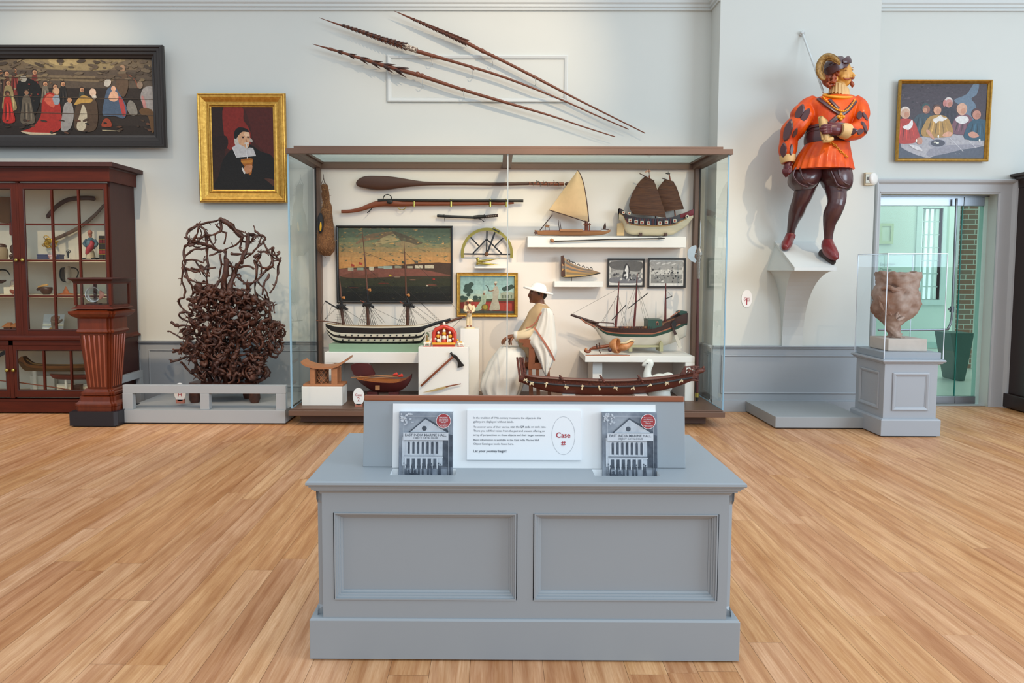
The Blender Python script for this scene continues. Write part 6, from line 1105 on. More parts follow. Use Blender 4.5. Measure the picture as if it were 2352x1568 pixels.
for i in range(16):
    y = 822+i*2.9; x = 1186+(y-820)*.14
    for j in range(3): p = P(x+2+j*5.6, y, yc); b.lathe([(RP(2.3, yc), -.008), (RP(2.5, yc), 0), (RP(2.3, yc), .008), (RP(1.2, yc), .008), (RP(1.1, yc), -.008)], p, RWD, 9, (0, 1, 0))
b.build('sternpost', cn, label='tall pierced sternpost')
b = MB(); slabp(b, [(1564, 868), (1564, 858), (1572, 842), (1577, 841), (1577, 866)], yc-.012, .024, RWD); slabp(b, [(1575, 862), (1600, 856), (1606, 860), (1600, 868), (1575, 872), (1560, 874)], yc-.018, .036, RWD); b.tube([P(1576, 842.5, yc), P(1594, 841, yc), P(1606, 842, yc)], .008, RWD, 7); b.tube([P(1577, 866, yc), P(1595, 861, yc), P(1604, 857, yc)], .010, RWD, 7)
rg = random.Random(12)
for i in range(34):
    x, y = rg.uniform(1579, 1603), rg.uniform(844, 861); b.lathe([(RP(2.4, yc), -.007), (RP(2.6, yc), 0), (RP(2.4, yc), .007), (RP(1.4, yc), .007), (RP(1.3, yc), -.007)], P(x, y, yc), RWD, 8, (0, 1, 0))
b.tube([P(1598, 856, yc), P(1606, 852, yc), P(1614, 850, yc), P(1619, 849, yc)], [.02, .026, .024, .010], RWD, 9, 2, round_=.5); b.ell(P(1616, 845, yc), (.016, .016, .02), RWD, nu=8, nv=6); b.tube([P(1580, 873, yc), P(1592, 872, yc), P(1604, 874, yc)], [.012, .014, .008], RWD, 8); b.jitter(.003, 60); b.build('prow', cn, label='carved openwork prow')
b = MB()
for x0, x1 in ((1300, 1330), (1470, 1500)): b.box(P(x0, 0, yc).x, P(x1, 0, yc).x, yc-.06, yc+.06, ZF, P(x0, 904, yc).z, WHITE)
b.build('support', cn)
# ================================================================ painted wooden statue on its bracket
yS = 7.05
ORG = mat('#d65404', .42, var=.16, sc=7, bump=.12, name='orange_paint', coat=.05, hx2='#bd3c08', spec=.3); ORG2 = mat('#c9552e', .4, var=.1, sc=9, name='red_orange_paint'); PUR = mat('#4a2c30', .35, var=.1, sc=9, coat=.2, name='purple_brown_paint'); YLO = mat('#d98f12', .4, var=.1, name='yellow_ochre_paint'); FLS = mat('#d29a48', .42, var=.1, sc=9, name='painted_flesh'); AUB = mat('#8f4222', .45, var=.15, sc=40, name='auburn_hair'); CRE = mat('#c9a772', .5, var=.12, sc=14, name='cream_paint'); STK = mat('#47282a', .28, var=.12, sc=6, coat=.3, name='brown_stocking_paint'); SHO = mat('#6e2224', .32, var=.15, sc=8, coat=.2, name='red_brown_shoe'); GLV = mat('#571d22', .35, var=.12, name='dark_red_glove'); SOLE = mat('#3f332e', .6, name='platform_sole')
T = lambda x, y, d=0.: P(x, y, yS+d)
R_ = lambda n: RP(n, yS)
stt = thing('painted_statue', 'life-size painted wooden statue of a moustached man in orange doublet and plumed hat', 'statue', T(1870, 600))
def lathe_patch(mb, c, n, a, bl, w, m, k=14):                       # leaf-shaped inlay lying on a surface
    n = Vector(n).normalized(); a = (Vector(a)-n*Vector(a).dot(n)).normalized(); s = n.cross(a); c = Vector(c)
    r1 = [c+a*(bl*math.cos(t))+s*(w*math.sin(t)*abs(math.sin(t))**.4)-n*.006 for t in [2*math.pi*i/k for i in range(k)]]
    r2 = [c+(p-c+n*.006)*.8+n*.009 for p in r1]; mb.loft([r1, r2], m, True)
# body: torso core, head, neck, hands, legs in one skin
b = MB()
b.ell(T(1932, 164), (R_(21), R_(20), R_(25)), FLS, nu=20, nv=14); b.tube([T(1938, 160, -.03), T(1941, 178, -.035), T(1945, 190, -.035)], [R_(15), R_(14), R_(8.5)], FLS, 14, 3, round_=.8)
b.tube([T(1951, 160, -.05), T(1957, 168, -.065), T(1961.5, 174, -.075), T(1956, 177, -.06)], [R_(2.6), R_(3), R_(3.6), R_(2.6)], FLS, 9, 2, round_=.6)
b.ell(T(1949, 158, -.05), (R_(9), R_(8), R_(2.6)), FLS, nu=12, nv=7); b.ell(T(1938, 177, -.065), (R_(9), R_(7), R_(7)), FLS, nu=12, nv=7); b.ell(T(1953, 187, -.045), (R_(5), R_(5), R_(3)), mat('#a8503a', .4, name='painted_lips'), nu=10, nv=6)
b.ell(T(1921, 181, -.085), (R_(4), R_(3), R_(7)), FLS, nu=10, nv=7)
b.tube([T(1930, 182), T(1929, 200), T(1926, 226)], [R_(15), R_(14.5), R_(18)], FLS, 16, 2)
b.tube([T(1925, 232), T(1915, 262), T(1905, 310), T(1893, 350), T(1890, 380)], [R_(26), R_(34), R_(30), R_(38), R_(40)], PUR, 14, 3, flat=(1.1, .6))
for pts in ([(1868, 380, .02, 31), (1852, 425, .04, 25), (1843, 452, .06, 22), (1836, 468, .09, 19.5), (1829, 488, .15, 18.5), (1822, 508, .21, 13.5), (1817, 530, .27, 10), (1815, 548, .29, 9.5)], [(1912, 380, -.03, 29), (1918, 425, -.07, 25), (1922, 452, -.11, 22), (1920, 470, -.13, 20), (1911, 492, -.10, 20), (1905, 515, -.07, 14.5), (1903, 540, -.05, 10.5), (1902, 562, -.04, 10)]):
    b.tube([T(x, y, d) for x, y, d, r in pts], [R_(r*.93) for *_, r in pts], STK, 18, 3)
organic(b, .0065, 4, .4).build('body', stt)
# gloved hands with separate fingers
b = MB()
b.tube([T(1811, 372, -.02), T(1808, 382, -.03), T(1806, 391, -.03)], [R_(10), R_(11), R_(9)], GLV, 12, 2, flat=(1, .7), round_=.5)
for i, (dx, L) in enumerate(((-6, 13), (-2, 16), (2, 15), (6, 11))): b.tube([T(1806+dx, 390, -.035-.012*i), T(1805.5+dx*.9, 397, -.04-.012*i), T(1806+dx*.6, 390+L, -.03-.012*i)], [R_(3.2), R_(3), R_(2.2)], GLV, 8, 2, round_=.7)
b.tube([T(1815, 380, -.05), T(1817, 390, -.07), T(1813, 399, -.07)], [R_(3.4), R_(3.2), R_(2.4)], GLV, 8, 2, round_=.7)
organic(b, .0045, 2, .4).build('hand', stt, label='dark red gloved hand hanging')
b = MB(); dh = -.32
b.tube([T(1928, 298, dh+.01), T(1917, 296, dh), T(1906, 296, dh)], [R_(12.5), R_(13.5), R_(12)], GLV, 14, 2, flat=(.7, 1), round_=.5)
for i, (dy, L) in enumerate(((-8, 19), (-3, 22), (3, 21), (8.5, 17))): b.tube([T(1907, 296+dy, dh-.02), T(1897, 296+dy*1.05, dh-.05), T(1908-L, 297+dy*1.0, dh-.035), T(1907-L, 297.5+dy, dh-.005)], [R_(3.4), R_(3.4), R_(3), R_(2.4)], GLV, 8, 2, round_=.7)
b.tube([T(1912, 286, dh), T(1904, 282, dh+.02), T(1897, 284, dh+.03)], [R_(4), R_(3.6), R_(2.8)], GLV, 8, 2, round_=.7)
organic(b, .0045, 2, .4).build('hand', stt, label='dark red gloved hand holding the scroll')
# doublet, sleeves
b = MB(); rows(b, [(218, 1902, 1948, .05), (221, 1886, 1960, .075), (228, 1868, 1970, .10), (240, 1858, 1973, .135), (258, 1859, 1966, .155), (277, 1860, 1958, .16), (292, 1860, 1954, .16), (306, 1860, 1948, .155)], yS-.02, ORG, 40, fold=.012, nf=22, sub=4)
L1 = [(1872, 232, .03, 15), (1858, 243, .03, 20), (1850, 253, .02, 22), (1843, 266, .0, 27), (1838, 280, -.01, 22), (1829, 290, -.01, 24), (1818, 304, .0, 25), (1812, 320, .0, 20), (1811, 330, .0, 20), (1809, 345, -.01, 20), (1809, 358, -.01, 17), (1810, 371, -.02, 15.5)]
L2 = [(1962, 230, -.03, 13), (1974, 240, -.05, 15), (1977, 250, -.08, 17), (1978, 264, -.10, 18), (1977, 275, -.13, 15), (1976, 290, -.16, 18), (1968, 300, -.20, 19.5), (1952, 304, -.26, 18), (1944, 302, -.30, 17)]
for L in (L1, L2): b.tube([T(x, y, d) for x, y, d, r in L], [R_(r) for *_, r in L], ORG, 20, 3, round_=.3)
db_ = organic(b, .0065, 2, .35); db_.build('doublet', stt)
DB = BVHTree.FromPolygons(db_.v, db_.f)
def hit(px, py):
    d = ray(px, py).normalized(); l_, n_, i_, _ = DB.ray_cast(EYE, d)
    return (l_, n_) if l_ is not None else (T(px, py, -.1), V(0, -1, 0))
b = MB()
for x, y, ax, bl, w in ((1836, 258, (.5, 0, 1), .070, .030), (1849, 266, (.5, 0, .9), .066, .026), (1809, 300, (.35, 0, 1), .095, .032), (1826, 306, (.3, 0, 1), .045, .015), (1799, 345, (0.05, 0, 1), .062, .026), (1818, 344, (0, 0, 1), .050, .013), (1974, 265, (-.1, 0, 1), .050, .022), (1987, 268, (-.1, 0, 1), .05, .016), (1986, 292, (-.3, 0, 1), .055, .020), (1952, 303, (1, 0, .12), .056, .026), (1976, 302, (1, 0, .25), .050, .022)):
    b = MB(); p_, n_ = hit(x, y); lathe_patch(b, p_-n_*.002, n_, ax, bl*1.2, w*1.35, PUR); b.build('slash', stt, label='purple slashed inlay')
b = MB(); b.tube([T(1809, 358, -.01), T(1809.5, 366, -.015), T(1810, 374, -.02)], [R_(17.8), R_(17.5), R_(15)], CRE, 18); b.build('cuff', stt); b = MB(); b.tube([T(1944, 302, -.29), T(1938, 300.5, -.31), T(1930, 299, -.315)], [R_(17.6), R_(17), R_(14)], CRE, 18); b.build('cuff', stt)
b = MB(); rows(b, [(290, 1856, 1948, .185), (304, 1853, 1946, .19), (318, 1850, 1945, .19), (332, 1851, 1946, .195), (341, 1856, 1947, .19)], yS-.02, PUR, 48, fold=.02, nf=5, sub=4)
for y in (296, 304, 312, 320, 329, 337): rows(b, [(y-1.6, 1853, 1946.5, .188), (y, 1851, 1948, .197), (y+1.6, 1853, 1946.5, .188)], yS-.02, PUR, 48, sub=2)
b.build('sash', stt, label='purple wound waist sash')
b = MB(); rows(b, [(330, 1853, 1947, .185), (345, 1842, 1949, .20), (362, 1831, 1951, .215), (378, 1824, 1953, .235), (391, 1819, 1955, .245)], yS-.035, ORG, 110, fold=.045, nf=24, sub=4); b.build('skirt', stt, label='pleated orange doublet skirt')
b = MB()
for rs, yc_ in (([(374, 1832, 1882, .12), (395, 1817, 1886, .155), (412, 1813, 1880, .175), (424, 1815, 1872, .16), (433, 1822, 1864, .12), (437, 1826, 1858, .09)], yS+.01), ([(374, 1886, 1946, .12), (395, 1884, 1953, .155), (412, 1887, 1954, .165), (426, 1893, 1952, .155), (436, 1899, 1948, .12), (440, 1904, 1942, .09)], yS-.06)): rows(b, rs, yc_, STK, 44, fold=.05, nf=6, sub=4)
for L, w in (([(1828, 385), (1822, 402), (1834, 420), (1856, 430)], .008), ([(1838, 385), (1842, 404), (1856, 420), (1868, 424)], .008), ([(1908, 392), (1916, 410), (1925, 426), (1945, 432)], .009), ([(1926, 390), (1928, 404), (1940, 420), (1950, 424)], .009)): ln(b, L, yS-.145 if L[0][0] < 1880 else yS-.215, w, STK, 7, 3)
b.build('breeches', stt, label='puffed brown breeches')
b = MB(); b.tube([T(1815, 542, .28), T(1811, 552, .24), T(1807, 561, .17), T(1803, 568, .11)], [R_(11), R_(11.5), R_(12), R_(8)], SHO, 14, 3, round_=.6); b.tube([T(1817, 538, .28), T(1815, 546, .27)], [R_(11), R_(11.6)], SHO, 14); organic(b, .006, 2).build('shoe', stt)
b = MB(); b.tube([T(1901, 556, -.04), T(1902, 566, -.08), T(1907, 577, -.15), T(1916, 588, -.23), T(1920, 593, -.25)], [R_(12.5), R_(14.5), R_(15), R_(11), R_(7)], SHO, 14, 3, round_=.6); organic(b, .006, 2).build('shoe', stt)
b = MB()
so = cr([(1881, 577, .02), (1888, 571, .03), (1898, 573, -.02), (1908, 583, -.10), (1917, 592, -.18), (1920, 602, -.21), (1913, 608, -.205), (1901, 601, -.12), (1888, 590, -.02), (1880, 584, .01)], 3, True)
b.loft([[T(x, y, d-.03) for x, y, d in so], [T(x, y, d+.07) for x, y, d in so]], SOLE, False); b.build('platform_sole', stt)
# ruff, collar, bands, chain, pendant
b = MB(); nR = 72; ring = []
for k, (rad, y, dz) in enumerate(((19.5, 197.5, 0), (20, 203, 0), (21, 212, 0), (22, 221, 0))):
    c = T(1928, y+1); ring.append([c+V(math.cos(t)*R_(rad+1.5*math.sin(t*18)), math.sin(t)*R_(rad+1.5*math.sin(t*18))*.9, -.035*math.cos(t)-.008*math.sin(t*18)) for t in [2*math.pi*i/nR for i in range(nR)]])
b.loft(ring, CRE, True); b.build('ruff', stt, label='cream pleated ruff')
b = MB(); b.tube([T(1926+33*math.cos(t), 220.5+3*math.sin(t)+2*math.cos(t), -.02-.118*math.sin(t)) for t in [2*math.pi*i/30 for i in range(31)]], R_(4.6), YLO, 10, flat=(1, .75)); b.build('collar', stt, label='yellow collar band')
front = lambda x, y: hit(x, y)[0]
b = MB()
def band(mb, pts, w, m, off=.006):
    q = [front(*p)-UY*off for p in cr(pts, 4)]; mb.tube(q, w, m, 8, flat=(1, .28), up=(0, -1, 0))
band(b, [(1879, 226), (1896, 239), (1914, 252), (1932, 263)], R_(5.2), PUR); band(b, [(1932, 263), (1946, 253), (1957, 241), (1965, 231)], R_(5.2), PUR); band(b, [(1905, 228), (1914, 238), (1926, 250)], R_(3.4), PUR); band(b, [(1932, 262), (1920, 272), (1908, 282)], R_(5.4), PUR); b.build('sash_ribbons', stt)
b = MB()
cp = cr([(1890, 224), (1900, 234), (1914, 247), (1926, 254), (1940, 255), (1950, 248), (1958, 237), (1962, 229)], 6)
for p in cp[::2]: b.ell(front(*p)-UY*.008, (R_(2.6), .010, R_(2.2)), YLO, nu=8, nv=5)
b.build('chain', stt, label='yellow chain'); b = MB()
for dx, dy in ((0, -5.5), (5.5, 0), (0, 5.5), (-5.5, 0), (0, 0)): b.ell(front(1930+dx, 269+dy)-UY*.012, R_(4 if dx or dy else 2.4), YLO, nu=10, nv=7)
b.build('pendant', stt, label='yellow four-lobed pendant')
b = MB(); lk = cr([(1905, 326), (1916, 332), (1924, 341), (1934, 350), (1944, 359)], 5)
for i, p in enumerate(lk[::2]):
    c = T(p[0], p[1], -.24+.0*i); u_ = V(.75, 0, -.66); w_ = V(.66, 0, .75) if i % 2 else V(0, 1, 0); b.tube([c+u_*.017*math.cos(t)+w_*.009*math.sin(t) for t in [2*math.pi*k/10 for k in range(11)]], .0035, YLO, 6)
b.build('belt_chain', stt)
# scroll
b = MB(); PRC = mat('#c4a066', .55, var=.12, sc=20, name='painted_parchment'); q = cr([(1884, 266, .0), (1880, 275, .0), (1883, 300, .01), (1888, 322, .02)], 4); e = cr([(1889, 266, .03), (1902, 278, .03), (1908, 300, .04), (1912, 320, .04)], 4)
b.loft([[T(a[0], a[1], dh-.02+a[2]), T((a[0]+c[0])/2, (a[1]+c[1])/2, dh-.045), T(c[0], c[1], dh+c[2]), T((a[0]+c[0])/2, (a[1]+c[1])/2, dh+.03)] for a, c in zip(q, e)], PRC, True)
b.tube([T(1881+i*.35, 268+i*2.2, dh-.012) for i in range(25)], R_(2.6), PRC, 8); b.tube([T(1890, 323, dh), T(1902, 322, dh-.01), T(1912, 318, dh)], [R_(5), R_(5.5), R_(4.5)], PRC, 10); b.build('scroll', stt)
# head dressing
b = MB(); rg = random.Random(2)
for i in range(170):
    t_ = rg.random(); x = 1906+20*t_+rg.uniform(-6, 6)-4*(t_ > .6); y = 194-26*t_+rg.uniform(-8, 8); d = rg.uniform(-.09, .09); b.ell(T(x, y, d-.01), R_(rg.uniform(2.6, 4.2)), AUB, nu=7, nv=5)
b.tube([T(1910, 170), T(1906, 184), T(1908, 194)], [R_(14), R_(15), R_(9)], AUB, 14, 2, flat=(1, 1.3), round_=.7); organic(b, .004, 1, .25).build('hair', stt)
ha = (T(1953, 148)-T(1893, 176)).normalized(); hu = V(-ha.z, 0, ha.x) if ha.x > 0 else V(ha.z, 0, -ha.x)
b = MB(); hc = T(1921, 162); b.lathe([(R_(30), -.012), (R_(31.5), .004), (R_(31), .05), (R_(32), .062), (R_(29), .066), (R_(28), .072), (R_(25), .10), (R_(15), .118), (.003, .122)], hc, PUR, 34, hu, sq=(1, .86)); b.tube([hc+hu*.04+ha*R_(33)*math.cos(t)-UY*R_(29)*math.sin(t) for t in [-.5+.16*i for i in range(13)]], [.008]+[.026+.012*math.sin(i*.3) for i in range(11)]+[.008], PUR, 12, flat=(.35, 1), up=hu); b.build('hat', stt)
b = MB(); fe = cr([(1929, 148, -.16, 3), (1920, 139, -.16, 8), (1908, 132, -.14, 10), (1894, 133, -.12, 11), (1884, 145, -.10, 11), (1881, 160, -.09, 10.5), (1886, 175, -.08, 9), (1895, 181, -.07, 4)], 5)
b.tube([T(*p[:3]) for p in fe], [R_(p[3]) for p in fe], mat('#b48f4e', .55, hx2='#7d5c2c', sc=45, stretch=(1, 1, 1), bump=.6, name='plume_paint'), 12, flat=(1, .55))
for sg_ in (-.7, -.35, 0., .35, .7):
    pp = []
    for k in range(1, len(fe)-1): d = (T(*fe[k+1][:3])-T(*fe[k-1][:3])).normalized(); s_ = d.cross(UY); pp.append(T(*fe[k][:3])+s_*R_(fe[k][3])*sg_-UY*R_(fe[k][3])*.54*math.sqrt(1-sg_*sg_))
    b.tube(pp, .0045, mat('#8d6a34', .6, var=.1, name='plume_groove'), 5)
b.build('plume', stt, label='curled buff ostrich plume')
b = MB()
b.tube([T(1955, 179, -.08), T(1948, 181.5, -.10), T(1940, 181, -.105), T(1937, 177.5, -.10)], [R_(1.8), R_(2.1), R_(1.6), R_(.6)], AUB, 8, 3); b.tube([T(1956, 180, -.07), T(1960, 179.5, -.05), T(1962, 177, -.02)], [R_(2.6), R_(2.6), R_(.8)], AUB, 8, 3); b.tube([T(1955, 189, -.06), T(1958, 195, -.065), T(1957, 201, -.06)], [R_(3.6), R_(4.4), R_(1)], AUB, 10, 3, round_=.5); b.build('beard', stt, label='auburn moustache and pointed beard')
b = MB(); EYW = mat('#b9a684', .3, name='painted_eye_white')
for x, y, d in ((1942.5, 160.5, -.096), (1956.5, 160.5, -.055)): b.ell(T(x, y, d), (R_(3.2), R_(2), R_(1.25)), EYW, nu=10, nv=6); b.tube([T(x-3.6, y+.4, d-.004), T(x, y-1.7, d-.010), T(x+3.4, y, d-.004)], [R_(.7), R_(1.1), R_(.7)], FLS, 7, 2); b.ell(T(x+.9, y, d-.008), (R_(1.2), R_(.9), R_(1.15)), mat('#4a3626', .3, name='painted_iris'), nu=8, nv=6); b.tube([T(x-5, y-2.5, d+.002), T(x, y-6, d-.004), T(x+4, y-4.5, d)], [R_(.4), R_(.8), R_(.4)], AUB, 6, 2)
b.build('eyes', stt)
# bracket, brace rod, oval mark
brk = MB(); zb_ = P(1822, 613, 6.75).z; xw0, xw1 = P(1779, 553, YP).x, P(1876, 555, YP).x; xf0, xf1 = P(1823, 616, 6.74).x, P(1923, 615, 6.74).x
xa, xb = (xw0+xf0)/2-.0, 0
bl, br = P(1797, 790, YP-.02).x, P(1842, 790, YP-.02).x
tw = P(1778, 554, YP).z
bt_ = thing('wall_bracket', 'pale curved console bracket carrying the painted statue on the pier', 'bracket', (2.95, 7.3, ZR))
b = MB(); fx0, fx1 = P(1825, 614, 6.76).x, P(1922, 614, 6.76).x; zf_ = P(1870, 614, 6.76).z
def slopez(y): return zf_+(tw-zf_)*(y-6.76)/(YP-6.76)
b.loft([[V(xw0, YP, tw), V(xw1, YP, tw), V(xw1, YP, tw-.03), V(xw0, YP, tw-.03)], [V(fx0, 6.76, zf_), V(fx1, 6.76, zf_), V(fx1, 6.76, zf_-.03), V(fx0, 6.76, zf_-.03)]], TRIMW, False); b.build('top_plate', bt_, bev=.003)
b = MB(); nn = 16; R1 = []
for i in range(nn+1):
    t_ = i/nn; a = t_*math.pi/2; y = YP-.03-(YP-.03-6.79)*(1-math.cos(a))**1.0; z = ZR+.0+(zf_-.03-ZR)*math.sin(a)**.85
    zt_ = z; f = (YP-y)/(YP-6.76); x0 = bl+(fx0-bl)*f; x1 = br+(fx1-br)*f
    R1.append((x0, x1, y, z))
fcs = MB(); vs = []
for x0, x1, y, z in R1: vs += [V(x0, y, z), V(x1, y, z), V(x1+(xw1-x1)*.25*0, YP, z), V(x0, YP, z)]
b.loft([[V(x0, y, z), V(x1, y, z), V(x1*.5+max(x1, br)*.5, YP, z), V(min(x0, bl)*.5+x0*.5, YP, z)] for x0, x1, y, z in R1], TRIMW, False)
x0, x1, y, z = R1[-1]; b.loft([[V(x0, y, z), V(x1, y, z), V(x1, YP, z), V(x0, YP, z)], [V(x0, 6.78, zf_-.028), V(x1, 6.78, zf_-.028), V(xw1-.01, YP, tw-.03), V(xw0+.01, YP, tw-.03)]], TRIMW, False); b.build('console', bt_)
b = MB(); b.tube([P(1843, 77, YP-.02), P(1866, 140, 7.28), P(1891, 212, 7.08)], .010, TRIMW, 8); b.tube([P(1843, 77, YP), P(1843, 77, YP-.03)], .025, TRIMW, 12); b.tube([P(1841, 76, YP-.03), P(1845, 73, YP-.03)], .014, TRIMW, 8, round_=.6)
b.build('brace_rod', None, 'pale thin brace rod running from the pier down to the statue shoulder', 'rod')
oval_sign('oval_wall_sign', 'white oval sign reading West Wall I on the pier left of the bracket', 1715.5, 685.5, 12.2, 20, YP-.006, [('West', -.5, 12, .004, RED), ('Wall', -6.5, 14.5, .006, RED), ('I', -14.5, 2.2, .0, RED)])
# ================================================================ mahogany wall cabinet with its collection
MAH = mat('#4e1a09', .42, var=.28, sc=7, stretch=(5, 5, .5), name='mahogany', spec=.28, bump=.02); MAHH = mat('#4e1a09', .42, var=.28, sc=7, stretch=(.5, 5, 5), name='mahogany_crosswise', spec=.28); MAHD = mat('#3a140d', .5, var=.2, sc=7, stretch=(5, 5, .5), name='dark_mahogany')
CBK = mat('#d9d2c4', .8, var=.02, sc=4, name='cabinet_lining'); SHF = mat('#e2d5bd', .6, var=.02, sc=5, name='cream_shelf'); CG_ = glass('#fbfdfc', .35, 'cabinet_glass')
YC = 7.24; CW0, CW1 = P(-190, 600, YC).x, P(251, 500, YC).x; yk = 7.75
cab = thing('mahogany_cabinet', 'tall mahogany glazed cabinet full of curiosities below the wide dark painting', 'cabinet', (-4.6, 7.5, 0))
zq_ = lambda y, Y=YC: P(150, y, Y).z
zc1, zc0, zw1, zw0, zp1 = zq_(385, YC-.06), zq_(417), zq_(775), zq_(914), zq_(916)
b = MB(); b.box(CW0-.03, CW1+.03, YC-.03, yk, zc0, zc0+.135, MAHH); slab(b, CW0-.09, CW1+.09, YC-.09, yk+.085, [(.06, zc0+.13), (.055, zc0+.15), (.03, zc0+.16), (.02, zc0+.18), (.0, zc0+.185), (0, zc1+.012)], MAHD); b.build('cornice', cab, bev=.003)
zlo = zw0
for nm, z0, z1, y in (('upper_case', zw1+.02, zc0, YC), ('lower_case', zw0, zw1-.03, YC-.012)):
    b = MB(); b.box(CW1-.025, CW1, y+.03, yk, z0, z1, MAHD); b.box(CW0, CW0+.025, y+.03, yk, z0, z1, MAHD); b.box(CW0+.025, CW1-.025, yk-.03, yk, z0, z1, CBK); b.box(CW0+.025, CW1-.025, y+.03, yk-.03, z0, z0+.018, SHF); b.box(CW0+.025, CW1-.025, y+.03, yk-.03, z1-.018, z1, CBK); b.box(P(42.5, 600, y).x, P(48, 600, y).x, y+.0, y+.03, z0, z1, MAH) if nm[0] == 'u' else b.box(P(22, 850, y).x, P(32, 850, y).x, y, y+.03, z0, z1, MAH); b.build(nm, cab)
b = MB(); b.box(CW0, CW1, YC-.012, YC+.02, P(150, 793, YC).z, zw1-.028, MAHH); b.build('middle_rail', cab)
b = MB(); slab(b, CW0-.02, CW1+.02, YC-.035, yk+.02, [(.015, zw1-.03), (0, zw1-.022), (0, zw1-.008), (.012, zw1), (.018, zw1+.02)], MAHH); b.build('waist_moulding', cab)
b = MB(); b.box(CW0-.01, CW1+.01, YC-.04, yk, .012, zp1-.012, MAHH); b.box(CW0-.02, CW1+.02, YC-.05, yk, zp1-.012, zp1, MAHH); b.build('plinth', cab, bev=.003)
for y0, y1 in ((598.5, 597), (680, 679)):
    z = P(150, y0, YC+.06).z; b = MB(); b.box(CW0+.027, CW1-.027, YC+.05, yk-.031, z-.014, z+.012, SHF); b.build('shelf', cab)
def cdoor(x0, x1, y0, y1, gx0, gx1, gy0, gy1, vx, hy, kx, ky, Y):
    X = lambda px, py=600: P(px, py, Y).x; Z = lambda py: P(100, py, Y).z
    m_ = (y0+y1)/2; dx0, dx1, dz0, dz1 = X(x0, m_), X(x1, m_), Z(y1), Z(y0); hx0, hx1, hz0, hz1 = X(gx0, m_), X(gx1, m_), Z(gy1), Z(gy0)
    b = MB(); b.box(dx0, hx0, Y, Y+.028, dz0, dz1, MAH); b.box(hx1, dx1, Y, Y+.028, dz0, dz1, MAH); b.box(hx0, hx1, Y, Y+.028, hz1, dz1, MAHH); b.box(hx0, hx1, Y, Y+.028, dz0, hz0, MAHH); b.rframe((hx0, Y+.012, hz0), UX, UZ, hx1-hx0, hz1-hz0, [(-.004, .013), (0, .016), (.006, .010), (.01, .0)], MAHD); d = b.build('door', cab, bev=.002)
    b = MB(); b.box(hx0, hx1, Y+.014, Y+.017, hz0, hz1, CG_); b.build('pane', d)
    b = MB()
    for v in vx: b.box(X(v, m_)-.010, X(v, m_)+.010, Y+.002, Y+.024, hz0, hz1, MAH)
    for h in hy: b.box(hx0, hx1, Y+.0035, Y+.0225, Z(h)-.0085, Z(h)+.0085, MAHH)
    b.build('glazing_bars', d)
    b = MB(); b.lathe([(.008, 0), (.008, .012), (.018, .018), (.016, .03), (.004, .034)], P(kx, ky, Y), BRS, 12, (0, -1, 0)); b.build('knob', d)
cdoor(47, 250, 420, 771, 59, 243.5, 433.5, 758, (122.5, 183.5), (515, 598, 680), 54.5, 597, YC); cdoor(-160, 43, 420, 771, -148, 30.5, 433.5, 758, (-90, -29), (515, 598, 680), 40, 597, YC)
cdoor(31, 249, 792, 912, 39.5, 236, 804, 896.5, (100.5, 163), (), 33.5, 849.5, YC-.012); cdoor(-190, 23, 792, 912, -178, 14, 804, 896.5, (-118, -54), (), 18.5, 849.5, YC-.012)
# things in the cabinet; z of each shelf top
zS1 = P(150, 598.5, YC+.06).z+.012; zS2 = P(150, 680, YC+.06).z+.012; zS3 = zw1+.038; zL = zw0+.018; yi = 7.66
def G(x, y, Y=7.45): return P(x, y, Y)
def onshelf(x, z, Y): p = P(x, 600, Y); return V(p.x, Y, z)
t = thing('boomerang', 'long dark boomerang topmost in the right upper door of the mahogany cabinet', 'boomerang', G(165, 470, yi))
b = MB(); q = cr([(108, 500), (119, 485), (135, 470), (155, 459), (180, 455), (205, 454.5), (219, 457)], 4); b.tube([G(x, y, yi) for x, y in q], [.010]+[.024]*(len(q)-2)+[.012], WD, 8, flat=(.4, 1), round_=.5); b.build('blade', t)
t = thing('sabre', 'curved scabbard sabre with gilt hilt hung diagonally in the mahogany cabinet', 'sword', G(180, 520, yi)); GLD = mat('#c39a3c', .28, .85, var=.15, sc=20, name='gilt_metal')
b = MB(); b.tube([G(126, 549, yi), G(160, 534, yi), G(190, 517, yi), G(220, 492, yi), G(239, 470, yi)], [.018, .02, .02, .018, .014], mat('#6d5648', .4, var=.2, sc=14, name='scabbard_leather'), 9, 3, flat=(.5, 1)); b.build('scabbard', t)
b = MB(); b.tube([G(126, 549, yi), G(116, 553, yi), G(109, 556, yi), G(103, 562, yi)], [.02, .022, .03, .012], GLD, 9, 2); b.tube([G(122, 542, yi-.02), G(126, 552, yi-.03), G(130, 560, yi-.02)], .010, GLD, 7); b.tube([G(104, 560, yi-.03), G(112, 568, yi-.03), G(124, 562, yi-.02)], .008, GLD, 7, 2); b.build('hilt', t)
t = thing('filigree_ornament', 'gilt filigree ornament on a glass foot under the sabre hilt', 'ornament', onshelf(118, zS1, 7.44)); b = MB()
for x, y, r in ((106, 546, .022), (112, 553, .03), (118, 560, .028), (105, 562, .02), (110, 566, .018), (126, 563, .02), (122, 570, .016), (100, 563, .012), (130, 556, .012)): b.tube([G(x, y, 7.46)+V(r*math.cos(a), .01*math.sin(2*a), r*math.sin(a)) for a in [i*.7 for i in range(10)]], .005, GLD, 6)
b.build('filigree', t); b = MB(); p = onshelf(120, zS1, 7.46); b.lathe([(.035, 0), (.03, .006), (.006, .015), (.006, .05), (.02, .07), (.028, .085)], p, mat('#c8cdc9', .15, name='glassy_foot'), 14); b.build('foot', t)
